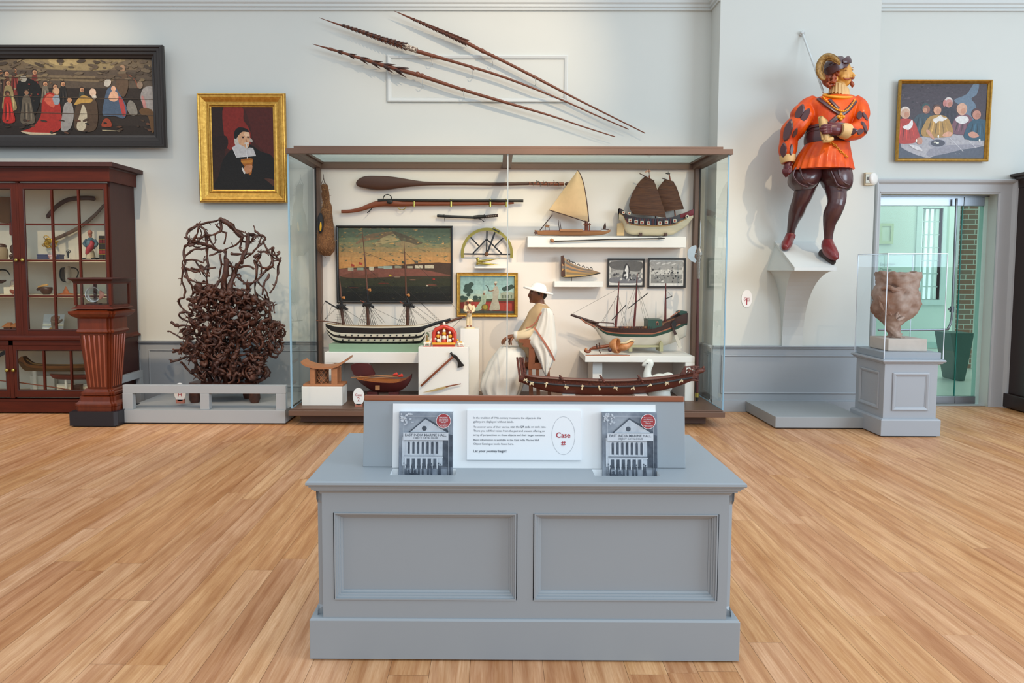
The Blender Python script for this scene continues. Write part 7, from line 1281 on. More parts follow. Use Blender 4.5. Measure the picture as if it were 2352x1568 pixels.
t = thing('lacquer_box', 'small flat blue lidded box on the upper shelf of the mahogany cabinet', 'box', onshelf(111, zS1, 7.5)); p0, p1 = G(85, 590, 7.5), G(137, 590, 7.5); BLB = mat('#4a4c6a', .4, var=.1, name='blue_lacquer')
b = MB(); b.box(p0.x, p1.x, 7.5, 7.58, zS1, zS1+.042, BLB); b.build('body', t, bev=.003); b = MB(); b.box(p0.x-.003, p1.x+.003, 7.497, 7.583, zS1+.042, zS1+.056, BLB); b.build('lid', t, bev=.002)
t = thing('porcelain_bowl', 'small pink patterned porcelain cup in front of the blue box', 'bowl', onshelf(120, zS1, 7.42)); b = MB(); b.lathe([(.022, 0), (.026, .004), (.036, .03), (.04, .052), (.036, .052), (.03, .02), (.002, .01)], onshelf(120.5, zS1, 7.42), mat('#cfc0bd', .25, hx2='#a5616a', sc=60, name='patterned_porcelain'), 18); b.build('cup', t)
t = thing('dancing_figurine', 'tiny dark figurine with raised arms between the cup and the robed figure', 'figurine', onshelf(157, zS1, 7.45)); b = MB(); yq = 7.45
b.tube([G(157, 592, yq), G(156.5, 584, yq), G(157, 579, yq)], [.006, .010, .008], BLK, 8); b.ell(G(157, 577.5, yq), .008, BLK, nu=8, nv=6)
for s in (-1, 1): b.tube([G(157, 582, yq), G(157+s*4, 579, yq), G(157+s*3.5, 575, yq), G(157, 573.5, yq)], .0035, BLK, 6, 2)
b.build('body', t); b = MB(); p = onshelf(158, zS1, yq); b.box(p.x-.02, p.x+.02, yq-.015, yq+.015, zS1, zS1+.010, mat('#c9c4b8', .5, name='small_base')); b.build('base', t)
t = thing('robed_statuette', 'seated statuette in blue jacket and red skirt beside the dark books', 'figurine', onshelf(208, zS1, 7.45)); yq = 7.45; b = MB()
b.tube([G(208, 594, yq), G(208, 585, yq), G(208, 575, yq)], [.06, .055, .04], mat('#b9a68a', .6, var=.15, sc=30, name='robe_hem'), 14, flat=(1, .7)); b.build('robe_hem', t, label='pale robe hem'); b = MB(); b.tube([G(201, 583, yq-.03), G(205, 572, yq-.035), G(212, 562, yq-.03), G(210, 554, yq-.02)], [.03, .045, .04, .025], mat('#a83a42', .6, var=.12, sc=20, name='red_skirt'), 14, 3, flat=(1, .6)); b.build('skirt', t, label='red skirt')
b = MB(); b.tube([G(209, 572, yq), G(208.5, 558, yq), G(208, 546, yq)], [.045, .06, .03], mat('#57707c', .6, var=.12, sc=20, name='blue_jacket'), 14, 3, flat=(1, .65))
for s in (-1, 1): b.tube([G(208+s*8, 551, yq), G(208+s*14, 560, yq), G(208+s*8, 566, yq-.03)], [.018, .02, .015], mat('#57707c', .6, var=.12, sc=20, name='blue_jacket'), 9, 2)
b.build('jacket', t, label='blue jacket'); b = MB(); b.tube([G(208, 546, yq), G(207, 539, yq)], [.012, .02], mat('#a86a56', .6, name='clay_face'), 10); b.ell(G(206.5, 534, yq), (.024, .022, .028), mat('#a86a56', .6, name='clay_face')); b.build('head', t); b = MB(); b.box(G(194, 590, yq).x, G(224, 590, yq).x, yq-.04, yq+.05, zS1, zS1+.02, BLK); b.build('base', t)
BKC = mat('#2a221c', .5, var=.15, name='dark_book_leather'); BKR = mat('#8c2420', .45, name='red_title_label')
for i, (x0, x1) in enumerate(((227, 236), (236.4, 244))):
    t = thing('leather_book', ('dark leather book with red labels next to the robed statuette', 'dark leather book with red labels next to the right cabinet stile')[i], 'book', onshelf((x0+x1)/2, zS1, 7.45), 'books in the mahogany cabinet'); a, c = G(x0, 570, 7.44).x, G(x1, 570, 7.44).x; hh = G(230, 541, 7.44).z
    b = MB(); b.box(a, c, 7.44, 7.58, zS1, hh, BKC); b.build('cover', t, bev=.004); b = MB(); [b.box(a+.002, c-.002, 7.436, 7.441, G(230, y1, 7.44).z, G(230, y0, 7.44).z, BKR) for y0, y1 in ((551, 558), (575, 582))]; [b.box(a, c, 7.437, 7.441, G(230, y, 7.44).z-.003, G(230, y, 7.44).z+.003, GLD) for y in (549, 560, 573, 584)]; b.build('spine_labels', t, label='red title labels')
t = thing('woven_bag_frame', 'pale woven pad with thin looped side handles in the middle cabinet shelf', 'basketry', G(159, 647, 7.6)); b = MB(); b.tube([G(157, 613, 7.6), G(157, 622, 7.6), G(156, 636, 7.6), G(157, 648, 7.6)], [.03, .042, .044, .03], mat('#bdb4a6', .8, var=.2, sc=50, bump=.4, name='pale_weave'), 14, 2, flat=(1, .4), round_=.4); b.build('pad', t)
b = MB(); b.tube([G(149, 615, 7.6), G(140, 617, 7.6), G(137, 630, 7.6), G(142, 644, 7.6), G(151, 647, 7.6)], .006, BLK, 6, 3); b.tube([G(163, 615, 7.6), G(174, 616, 7.6), G(180, 625, 7.6), G(176, 638, 7.6)], .006, BLK, 6, 3); b.build('loop_handle', t)
b = MB(); b.poly([G(148, 616, 7.61), G(140, 618, 7.61), G(138, 630, 7.61), G(142, 643, 7.61), G(150, 646, 7.61)], mat('#5d544c', .8, name='dark_gauze')); b.build('gauze', t)
t = thing('carved_vessel', 'dark carved animal shaped vessel with a pale rim on the middle cabinet shelf', 'vessel', onshelf(102, zS2, 7.45)); b = MB(); p = onshelf(104, zS2, 7.45); b.lathe([(.03, 0), (.045, .015), (.06, .05), (.058, .075), (.05, .075), (.04, .03), (.002, .02)], p, WD, 16); b.tube([G(98, 664, 7.42), G(90, 663, 7.42), G(85, 666, 7.42)], [.02, .02, .010], WD, 9, 2); b.build('bowl', t); b = MB(); b.tube([G(87, 659, 7.4), G(98, 656, 7.4), G(110, 654, 7.4)], [.006, .012, .010], mat('#c79a5c', .5, name='pale_rim'), 8); b.build('rim', t, label='pale rim')
t = thing('straw_hat_model', 'small orange brown pointed hat lying on the middle cabinet shelf', 'hat', onshelf(150, zS2, 7.42)); b = MB(); p = onshelf(149, zS2, 7.42); b.lathe([(.11, 0), (.06, .012), (.035, .02), (.02, .05), (.003, .085)], p, mat('#9a5228', .7, var=.2, sc=30, name='russet_straw'), 18, sq=(1, .5)); b.build('crown', t)
t = thing('mounted_card', 'white and blue card standing on the bottom shelf of the glazed cabinet', 'card', onshelf(124, zS3, 7.56)); b = MB(); a0, a1 = G(101, 758, 7.55), G(147, 722, 7.55); vv = V(0, .25, 1).normalized(); ww_ = a1.x-a0.x; hh_ = (a1.z-zS3)/vv.z; o_ = V(a0.x, 7.52, zS3); b.obox(o_+UX*ww_/2+vv*hh_/2, UX*ww_/2, vv*hh_/2, V(0, -.004, .001), mat('#ccd3d4', .6, name='pale_card')); b.build('card', t)
b = MB(); [b.obox(o_+UX*ww_/2+vv*hh_*f+V(0, -.005, 0), UX*ww_/2, vv*hh_*.035, V(0, -.001, 0), mat(c_, .6, name='card_stripe')) for f, c_ in ((.36, '#e6dfba'), (.08, '#e6dfba'))]; b.build('stripe', t)
t = thing('wooden_hand', 'grey carved wooden hand with spread fingers in front of the white card', 'carving', onshelf(123, zS3, 7.42)); HWD = mat('#6a5a4c', .7, var=.3, sc=30, stretch=(1, 1, 6), bump=.4, name='weathered_wood'); yq = 7.42
b = MB(); b.tube([onshelf(124, zS3+.01, yq), G(124, 748, yq), G(125, 738, yq)], [.035, .034, .042], HWD, 12, 2, flat=(1, .6))
for (x0, x1, y1) in ((119, 119.5, 728), (123, 124, 725), (127.5, 131, 724.5), (131, 136, 727)): b.tube([G(x0, 738, yq), G((x0+x1)/2, 733, yq-.01), G(x1, y1, yq)], [.013, .012, .010], HWD, 8, 2, round_=.6)
b.tube([G(131, 742, yq), G(138, 738, yq-.01), G(143, 733.5, yq)], [.014, .013, .010], HWD, 8, 2, round_=.6); organic(b, .005, 1).build('hand', t); b = MB(); b.tube([onshelf(103, zS3+.008, yq), onshelf(112, zS3+.02, yq), onshelf(124, zS3+.025, yq)], [.012, .03, .03], mat('#8a6a3e', .8, var=.2, name='fibre_cuff'), 10, 2); b.build('cuff', t)
# behind the left door
t = thing('leather_shield', 'large brown hide panel hanging in the left upper door of the cabinet', 'shield', G(12, 510, yi)); b = MB(); slabp(b, [(-25, 455), (30, 453), (34, 470), (34, 500), (24, 511), (6, 512), (-10, 505), (-24, 480)], yi-.01, .02, mat('#6e4a2c', .7, var=.15, sc=9, name='hide'), 2); b.build('panel', t); b = MB(); ln(b, [(24, 456), (24, 510)], yi-.02, .004, WD); b.build('strap', t)
t = thing('red_strap', 'narrow dark red strap hanging below the brown hide panel', 'strap', G(25, 540, yi)); b = MB(); slabp(b, [(21.5, 508), (28, 508), (29, 538), (25, 541), (21.5, 537)], yi-.02, .006, mat('#6a2a24', .7, name='dark_red_leather')); b.build('strap', t)
t = thing('lidded_jar', 'tan jar with a dark woven lid in the left side of the cabinet', 'jar', onshelf(6, zS1, 7.45)); b = MB(); p = onshelf(4, zS1, 7.45); b.lathe([(.05, 0), (.062, .03), (.06, .10), (.045, .13)], p, mat('#9a8466', .7, var=.15, sc=14, name='tan_gourd'), 18); b.build('body', t); b = MB(); b.lathe([(.05, .13), (.052, .145), (.035, .16), (.012, .165)], p, WD, 16); b.build('lid', t)
t = thing('dark_mask', 'small dark carved head against the left door stile', 'carving', onshelf(30, zS1, 7.45)); b = MB(); b.ell(G(31, 572, 7.45), (.035, .03, .05), WD); b.tube([onshelf(30, zS1, 7.45), G(30, 583, 7.45)], [.028, .018], WD, 12); b.ell(G(25, 588, 7.42), (.018, .015, .02), WD); b.build('head', t)
t = thing('curved_knife', 'thin dark curved blade hanging on the back of the cabinet left side', 'knife', G(10, 632, yi)); b = MB(); b.tube([G(-12, 622, yi), G(4, 619, yi), G(16, 622, yi), G(23, 632, yi)], [.008, .009, .008, .003], IRON, 7, 3); b.build('blade', t)
t = thing('small_slipper', 'brown slipper hanging under the curved blade', 'shoe', G(6, 652, 7.6)); b = MB(); b.tube([G(-6, 646, 7.6), G(4, 647, 7.6), G(13, 644, 7.6)], [.02, .018, .008], WD, 9, 2, round_=.5); b.build('sole', t)
t = thing('white_plinth', 'small cream block on the middle shelf at the cabinet left side', 'plinth', onshelf(22, zS2, 7.48)); b = MB(); b.box(G(8, 665, 7.46).x, G(36, 665, 7.46).x, 7.46, 7.56, zS2, G(20, 659, 7.46).z, SHF); b.build('block', t, bev=.002); zb2 = G(20, 659, 7.46).z
t = thing('tasselled_cap', 'cream cap with a coloured band on top of the cream block', 'hat', onshelf(30, zb2, 7.51)); b = MB(); p = onshelf(31, zb2, 7.51); b.lathe([(.05, 0), (.045, .012), (.038, .012), (.036, .05), (.03, .065), (.012, .075), (.002, .076)], p, mat('#c9b79c', .7, hx2='#8d7a86', sc=25, name='embroidered_cap'), 18); b.build('crown', t)
t = thing('bird_whistle', 'little red-brown bird figure in front of the cream block', 'figurine', onshelf(28, zS2, 7.42)); b = MB(); p = onshelf(28, zS2, 7.42); b.tube([p+V(-.03, 0, .045), p+V(-.015, 0, .03), p+V(.01, 0, .028), p+V(.04, 0, .055)], [.010, .018, .02, .006], mat('#8d4630', .6, name='red_clay'), 9, 2, round_=.5); b.lathe([(.016, 0), (.010, .02)], p, mat('#8d4630', .6, name='red_clay'), 10); b.build('body', t)
for x, lab in ((14, 'model thatched house standing furthest left in the cabinet'), (33, 'model thatched house against the left door stile')):
    t = thing('house_model', lab, 'model house', onshelf(x, zS3, 7.45), 'model houses in the cabinet'); p = onshelf(x, zS3, 7.47); THT = mat('#a5683a', .8, var=.25, sc=50, bump=.4, name='thatch'); b = MB(); b.box(p.x-.036, p.x+.036, 7.44, 7.52, zS3, zS3+.055, mat('#7a4526', .7, var=.2, sc=20, name='hut_wall')); b.build('walls', t)
    b = MB(); b.loft([[V(p.x-.05, 7.42, zS3+.05), V(p.x+.05, 7.42, zS3+.05), V(p.x+.05, 7.54, zS3+.05), V(p.x-.05, 7.54, zS3+.05)], [V(p.x-.018, 7.47, zS3+.095), V(p.x+.018, 7.47, zS3+.095), V(p.x+.018, 7.49, zS3+.095), V(p.x-.018, 7.49, zS3+.095)]], THT, False); b.build('roof', t); b = MB(); b.box(p.x-.012, p.x+.012, 7.437, 7.441, zS3, zS3+.035, BLK); b.build('doorway', t)
# lower doors
BRK_ = mat('#6a4a26', .6, var=.2, sc=9, stretch=(.5, 3, 3), name='birch_bark'); yq = 7.56
t = thing('bark_canoe_model', 'long bark canoe model with high curled prow behind the lower cabinet door', 'model boat', G(110, 852, yq)); b = MB(); hull(b, [(43, 826, 834, .01), (48, 820, 842, .02), (56, 818, 850, .03), (62, 826, 851.5, .045), (75, 835, 852, .06), (110, 838, 852.5, .07), (160, 838, 852.5, .07), (215, 836, 851, .05)], yq, [(.5, BRK_), (.56, WD), (1.01, mat('#8a5a30', .6, var=.2, sc=9, name='bark_light'))], WD, nf=10); b.build('hull', t); b = MB(); ln(b, [(60, 824), (76, 835), (110, 838), (215, 837)], yq-.065, .006, mat('#9a7440', .6, name='gunwale_lath')); b.build('gunwale', t)
b = MB()
for x in (80, 200): b.box(G(x-4, 860, yq).x, G(x+4, 860, yq).x, 7.55, 7.57, zL, G(x, 851, yq).z, CBK)
b.build('support', t)
t = thing('red_canoe_model', 'dull red canoe model below the bark canoe in the lower cabinet', 'model boat', G(160, 872, 7.4)); b = MB(); hull(b, [(115.5, 858, 862, .008), (122, 859, 868, .02), (135, 860, 871, .04), (165, 861, 872, .05), (215, 860, 871, .04)], 7.4, [(1.01, mat('#6a2a20', .55, var=.2, sc=9, name='dull_red'))], WD, nf=8); b.build('hull', t); b = MB(); b.box(G(150, 880, 7.4).x, G(154, 880, 7.4).x, 7.39, 7.41, zL, G(150, 871, 7.4).z, CBK); b.build('support', t)
t = thing('thin_paddle', 'long thin paddle leaning across the lower cabinet door', 'paddle', G(100, 885, 7.32)); b = MB(); b.tube([G(-60, 868, 7.32), G(42, 878, 7.32), G(110, 887, 7.32), G(160, 895, 7.32)], .006, WDR, 7); b.build('shaft', t)
blockthing('white_plinth', 'grey-white block under the bark canoe behind the lower cabinet door', 'plinth', G(69, 880, 7.64).x, G(125, 880, 7.64).x, 7.64, 7.70, zL, G(90, 862.5, 7.64).z, CBK); blockthing('white_plinth', 'low cream block with a small dark box before it in the lower cabinet', 'plinth', G(130, 890, 7.44).x, G(222, 890, 7.44).x, 7.44, 7.48, zL, G(150, 881.5, 7.44).z, SHF)
t = thing('small_box', 'small square dark wooden box in front of the low cream block', 'box', G(175, 896, 7.34)); b = MB(); a0, a1 = G(168, 890, 7.34).x, G(183, 890, 7.34).x; b.box(a0, a1, 7.34, 7.40, zL, G(170, 886, 7.34).z, WD); b.build('body', t, bev=.002); b = MB(); b.box(a0-.003, a1+.003, 7.337, 7.403, G(170, 886, 7.34).z, G(170, 884, 7.34).z, WD); b.build('lid', t, bev=.002)
t = thing('dagger', 'dark pointed blade behind the left lower cabinet door', 'blade', G(2, 820, 7.5)); b = MB(); slabp(b, [(-20, 822), (-5, 814), (6, 806), (13, 806), (11, 814), (2, 818), (-10, 826)], 7.5, .012, BLK); b.build('blade', t)
# ================================================================ mahogany pedestal with a small glass vitrine
PX, PY = -3.765, 6.815
MAHP = mat('#5f250e', .36, var=.3, sc=7, stretch=(5, 5, .5), name='pedestal_mahogany', spec=.4, coat=.1)
ped = thing('mahogany_pedestal', 'tapering fluted mahogany pedestal on a black base beside the grey barrier', 'pedestal', (PX, PY, 0))
def sqr(h, z, n=0.0): return [V(PX-h, PY-h, z), V(PX+h, PY-h, z), V(PX+h, PY+h, z), V(PX-h, PY+h, z)]
def sq2(h, z, c=.02):                                               # square with re-entrant corners
    o = []
    for sx_, sy in ((-1, -1), (1, -1), (1, 1), (-1, 1)):
        a = [(-h, -h+c), (-h+c*.55, -h+c), (-h+c*.55, -h+c*.55), (-h+c, -h+c*.55), (-h+c, -h)]
        pts = [(x*-sx_, y*-sy) for x, y in a]
        if sx_*sy < 0: pts = pts[::-1]
        o += [V(PX+x, PY+y, z) for x, y in pts]
    return o
zz = lambda y, Y=6.64: P(210, y, Y).z
b = MB(); b.loft([[V(PX+x, PY+y, z) for x, y in ((-.222, -.222), (.19, -.222), (.222, -.19), (.222, .222), (-.222, .222))] for z in (.012, .145)], mat('#1c1d24', .35, var=.04, name='black_base_paint'), False); b.box(PX-.20, PX+.20, PY-.20, PY+.20, 0, .012, BLK); b.build('black_base', ped, bev=.004)
b = MB(); b.loft([sq2(h, z, .035) for h, z in ((.192, .145), (.192, .185), (.198, .192), (.198, .212), (.185, .222), (.172, .235), (.168, .275), (.15, .285), (.162, .292), (.162, .312), (.148, .320), (.142, .335), (.128, .345))], MAHP, False); b.build('foot', ped)
z0_, z1_ = .345, zz(766); b = MB(); b.loft([sq2(.118, z0_, .03), sq2(.160, z1_, .04)], MAHP, False); b.build('shaft', ped)
b = MB(); RD = mat('#8a4630', .22, var=.1, sc=9, coat=.4, name='polished_reed')
for k in range(5):
    f = (k-2)/2*.62
    for ax in (0, 1):
        A = V(PX+.112*f, PY-.118, z0_+.02) if ax == 0 else V(PX+.118, PY+.112*f, z0_+.02); B = V(PX+.150*f, PY-.158, z1_-.02) if ax == 0 else V(PX+.158, PY+.150*f, z1_-.02); b.tube([A, B], [.0075, .0095], RD, 8, round_=.5)
b.build('reeding', ped)
b = MB(); b.loft([sq2(h, z, .04) for h, z in ((.160, z1_), (.178, z1_+.006), (.182, z1_+.018), (.172, z1_+.03), (.168, z1_+.04), (.168, zz(732)), (.185, zz(731)+.008), (.20, zz(727)), (.222, zz(721, 6.6)), (.225, zz(716, 6.6)), (.19, zz(715, 6.6)+.004), (.15, zz(712, 6.6)+.01))], MAHP, False); b.build('capital', ped)
zt_ = zz(711, 6.62)+.005; VX, VY, vh = PX+.01, PY, .165; zb_2 = zt_+.035; zv = zz(649, 6.66)
vit = thing('table_vitrine', 'small mahogany framed glass box on top of the fluted pedestal', 'vitrine', (VX, VY, zt_))
b = MB(); slab(b, VX-vh-.02, VX+vh+.02, VY-vh-.02, VY+vh+.02, [(-.01, zt_), (0, zt_+.012), (.014, zt_+.016), (.018, zb_2)], MAH); b.build('base', vit)
b = MB(); 
for sx_ in (-1, 1):
    for sy in (-1, 1): b.box(VX+sx_*vh-.012, VX+sx_*vh+.012, VY+sy*vh-.012, VY+sy*vh+.012, zb_2, zv, MAH)
for sx_ in (-1, 1): b.box(VX-vh, VX+vh, VY+sx_*vh-.010, VY+sx_*vh+.010, zv-.012, zv, MAH); b.box(VX+sx_*vh-.010, VX+sx_*vh+.010, VY-vh, VY+vh, zv-.012, zv, MAH)
b.build('frame', vit)
b = MB(); slab(b, VX-vh-.045, VX+vh+.045, VY-vh-.045, VY+vh+.045, [(.03, zv), (.026, zv+.014), (.01, zv+.028), (.0, zv+.034), (0, zv+.046)], MAHD); b.build('cornice', vit)
b = MB(); 
for sy in (-1, 1): b.box(VX-vh+.012, VX+vh-.012, VY+sy*vh-.002, VY+sy*vh+.002, zb_2, zv-.012, CG_); b.box(VX+sy*vh-.002, VX+sy*vh+.002, VY-vh+.012, VY+vh-.012, zb_2, zv-.012, CG_)
b.build('panes', vit)
ls = thing('glass_roundel', 'clear round glass disc with a pink shell fixed at its rim inside the small vitrine', 'ornament', P(213, 703, VY)); lc = P(213, 676, VY-.04); lr = RP(17, VY)
b = MB(); b.tube([lc+V(lr*math.cos(a), 0, lr*math.sin(a)) for a in [i*.2618 for i in range(25)]], .0045, mat('#dfe3e6', .1, name='bright_glass_rim'), 8); b.build('rim', ls); b = MB(); b.lathe([(.001, 0), (lr*.98, .002), (.001, .004)], lc, glass('#eceff2', 1, 'lens_glass'), 28, (0, -1, 0)); b.build('disc', ls)
b = MB(); b.tube([lc+V(lr*1.0, 0, .03), lc+V(lr*1.25, 0, .0), lc+V(lr*.95, 0, -.04)], [.012, .022, .012], mat('#cf8f7c', .5, var=.1, name='pink_shell'), 9, 3, round_=.5); b.build('shell', ls, label='pink shell'); b = MB(); b.tube([V(lc.x+.03, lc.y, zb_2), V(lc.x+.02, lc.y, lc.z-lr)], .006, IRON, 8); b.box(lc.x-.05, lc.x+.07, lc.y-.03, lc.y+.03, zb_2, zb_2+.012, MAHD); b.build('stand', ls)
# ================================================================ root sculpture on its platform, with barriers
GB = mat('#a2a6a8', .5, var=.012, sc=5, name='barrier_grey_paint'); yB = 6.735
bxl, bxr = P(275.5, 958, yB).x, P(655, 958, yB).x; zpt = P(400, 941, yB).z
b = MB(); b.box(bxl, bxr, yB, 7.74, .014, zpt, GB); b.box(bxl+.02, bxr-.02, yB+.02, 7.7, 0, .014, BLK); b.build('display_platform', None, 'low grey platform under the tangled root sculpture', 'platform', bev=.003)
br_ = thing('low_barrier', 'grey three-post barrier along the front of the root sculpture platform', 'barrier', ((bxl+bxr)/2, yB, zpt)); zr1, zr0 = P(450, 884.5, yB+.01).z, P(450, 903.5, yB+.01).z
b = MB(); b.box(P(281, 890, yB+.01).x, P(656, 890, yB+.01).x, yB+.012, yB+.075, zr0, zr1, GB); b.build('top_rail', br_, bev=.003)
for x0, x1 in ((281, 304.5), (459, 480), (633, 656)):
    b = MB(); b.box(P(x0, 920, yB+.01).x, P(x1, 920, yB+.01).x, yB+.012, yB+.075, zpt, zr0, GB); b.build('post', br_, bev=.003)
b2_ = thing('low_barrier', 'short grey barrier running back to the wall beside the mahogany cabinet', 'barrier', (-3.79, 7.45, 0)); zq1 = P(324, 850.5, 7.66).z; xq = P(322, 865, 7.66).x
b = MB(); b.box(xq-.03, xq+.02, 7.0, 7.69, zq1-.075, zq1, GB); b.build('top_rail', b2_, bev=.003)
for y in (7.0, 7.62): b = MB(); b.box(xq-.03, xq+.02, y, y+.07, zpt+.0 if xq+.02 > bxl else 0, zq1-.075, GB); b.build('post', b2_, bev=.003)
oval_sign('oval_wall_sign', 'white oval sign reading Wall H half hidden behind the barrier rail', 413, 900, 14, 21.5, 6.93, [('Wall', 2.5, 16, .006, RED), ('H', -10, 8, .004, RED)], (10, 4.5))
yR = 7.22; ROOT = mat('#38201a', .5, var=.4, sc=14, bump=.8, name='root_wood', hx2='#57301f', det=7); rt_ = thing('root_sculpture', 'tall tangled dark brown root sculpture on the grey platform', 'sculpture', P(520, 905, yR)); rg = random.Random(31)
b = MB()
def root(pts, r0, r1, d0=0., wob=.012):
    n_ = len(pts); q = cr([(*P(*p[:2], yR+d0+(p[2] if len(p) > 2 else rg.uniform(-.05, .05))), r0+(r1-r0)*i/(n_-1)) for i, p in enumerate(pts)], 3); v = [Vector(x[:3])+noise.noise_vector(Vector(x[:3])*16)*wob+noise.noise_vector(Vector(x[:3])*45)*wob*.45 for x in q]
    b.tube(v, [max(.004, x[3]*(1+.55*noise.noise(Vector(x[:3])*28)+.3*noise.noise(Vector(x[:3])*70))) for x in q], ROOT, 7, round_=.5)
    for i in range(1, len(v)-1):
        if rg.random() < .3: d = Vector((rg.uniform(-1, 1), rg.uniform(-.6, .6), rg.uniform(-1, 1)))*.045; b.tube([v[i], v[i]+d*.6+Vector((0, 0, .006)), v[i]+d], [q[i][3]*.7, q[i][3]*.5, .002], ROOT, 5)
K = lambda x, y: (360+x*330/1232, 490+y*420/1568)
trunk = [((540, 45), (600, 60), (660, 130), (735, 195), (790, 185)), ((350, 95), (440, 80), (530, 62), (545, 45)), ((345, 100), (290, 140), (260, 175), (265, 230), (290, 255)), ((345, 95), (400, 130), (445, 200), (480, 260), (510, 310), (570, 325), (600, 390)), ((290, 250), (235, 300), (235, 380), (240, 430), (225, 470)), ((225, 465), (215, 560), (240, 640), (235, 720)), ((240, 470), (270, 560), (310, 640), (300, 720)), ((235, 205), (290, 230), (330, 250), (420, 180)), ((300, 245), (350, 175), (355, 110)), ((540, 60), (555, 130), (500, 185), (430, 180)), ((430, 170), (430, 260), (430, 350), (440, 460), (430, 560), (430, 650)), ((500, 90), (555, 150), (600, 175), (570, 260)), ((280, 270), (360, 260), (460, 270), (520, 320)), ((235, 380), (300, 320), (380, 300), (470, 280)), ((250, 400), (330, 400), (400, 420), (410, 370)), ((225, 460), (330, 500), (420, 480), (500, 460)), ((235, 540), (330, 590), (420, 600), (500, 620)), ((450, 360), (520, 340), (590, 310), (680, 270), (735, 200)), ((735, 195), (720, 300), (740, 340), (700, 440), (660, 540)), ((790, 180), (770, 300), (740, 380), (700, 440)), ((790, 175), (850, 190), (900, 190), (925, 220), (890, 270), (820, 340), (750, 390)), ((900, 190), (850, 150), (825, 105)), ((730, 240), (800, 250), (830, 200), (890, 195)), ((910, 240), (950, 310), (990, 370), (1050, 400), (1065, 380)), ((990, 295), (985, 360), (1000, 440), (960, 470), (880, 550)), ((1055, 400), (1040, 480), (1030, 560), (1000, 640), (970, 680)), ((1050, 325), (1040, 350), (1000, 360)), ((870, 330), (940, 325), (960, 360)), ((840, 370), (890, 350), (860, 430), (940, 470), (1000, 445)), ((1000, 440), (900, 530), (830, 590), (740, 610)), ((640, 350), (720, 350), (800, 345)), ((840, 400), (860, 500), (840, 600), (850, 720)), ((960, 520), (920, 620), (900, 700)), ((870, 590), (930, 650), (960, 720)), ((590, 320), (580, 420), (600, 520), (560, 620), (560, 700)), ((540, 350), (550, 460), (530, 560)), ((600, 390), (650, 460), (640, 560), (680, 620)), ((560, 440), (680, 460), (770, 450), (830, 475)), ((520, 590), (600, 540), (700, 520), (720, 540)), ((420, 650), (500, 620), (560, 560)), ((300, 470), (400, 500), (450, 540)), ((380, 450), (400, 470), (440, 440)), ((690, 540), (760, 600), (780, 700)), ((700, 700), (780, 640), (840, 570)),
 ((235, 720), (190, 740), (200, 790), (260, 850)), ((300, 860), (230, 845), (190, 860), (220, 900), (290, 940)), ((130, 930), (180, 970), (240, 960), (330, 990)), ((100, 1010), (160, 1040), (230, 1070), (320, 1080)), ((200, 1010), (240, 990), (290, 1030), (260, 1060)), ((140, 1190), (200, 1180), (270, 1190), (330, 1150)), ((125, 1270), (200, 1250), (260, 1220)), ((210, 1280), (280, 1350), (370, 1420), (440, 1440)), ((960, 720), (970, 800), (980, 900), (1020, 960)), ((900, 990), (1000, 970), (1080, 980), (1100, 1030), (1060, 1090)), ((1060, 1090), (1080, 1140), (1040, 1200), (960, 1170)), ((930, 1200), (1020, 1240), (1040, 1190)), ((860, 1180), (930, 1110), (1000, 1090)), ((910, 1250), (840, 1240), (800, 1300), (850, 1350)), ((940, 1370), (900, 1430), (800, 1440)), ((930, 1330), (955, 1360), (930, 1400)),
 ((460, 1440), (420, 1330), (440, 1250), (520, 1150)), ((520, 1440), (490, 1330), (540, 1200), (500, 1080)), ((600, 1440), (560, 1300), (620, 1180), (640, 1020)), ((660, 1440), (640, 1300), (700, 1150), (660, 980)), ((720, 1420), (770, 1290), (820, 1220), (880, 1180)), ((760, 1440), (850, 1390), (900, 1300), (920, 1250)), ((400, 1440), (350, 1330), (320, 1220), (340, 1120))]
for i, tpts in enumerate(trunk):
    big = tpts[0][1] > 1300; root([K(*p) for p in tpts], .030 if big else rg.uniform(.010, .016), .02 if big else rg.uniform(.006, .011))
root([K(545, 50), K(600, 70), K(660, 135), K(735, 200)], .022, .026); root([K(600, 400), K(590, 520), K(570, 650), K(600, 800), K(580, 1000)], .02, .05); root([K(700, 440), K(640, 580), K(620, 700)], .022, .03); root([K(785, 180), K(765, 300), K(720, 430)], .02, .024)
# the dense middle: knots and short twisting roots inside the outline
edge = [(660, 300, 620), (700, 300, 860), (760, 280, 960), (840, 290, 985), (920, 280, 990), (1000, 230, 1080), (1080, 210, 1090), (1160, 200, 1060), (1240, 240, 930), (1320, 330, 920), (1400, 400, 900)]
def span(y):
    for (y0, l0, r0), (y1, l1, r1) in zip(edge, edge[1:]):
        if y0 <= y <= y1: f = (y-y0)/(y1-y0); return l0+(l1-l0)*f, r0+(r1-r0)*f
    return 400, 900
for i in range(700):
    y = rg.uniform(660, 1400); l, r = span(y); x = rg.uniform(l+20, r-20)
    if 700 < x < 760 and 1150 < y < 1330: continue
    a = rg.uniform(0, 6.28); L = rg.uniform(40, 110); d = rg.uniform(-.16, .13); c = rg.uniform(-1.3, 1.3)
    root([(*K(x, y), d), (*K(x+math.cos(a)*L*.5, y+math.sin(a)*L*.5), d+rg.uniform(-.04, .04)), (*K(x+math.cos(a+c)*L, y+math.sin(a+c)*L), d+rg.uniform(-.06, .06))], rg.uniform(.008, .022), rg.uniform(.004, .012), 0, .016)
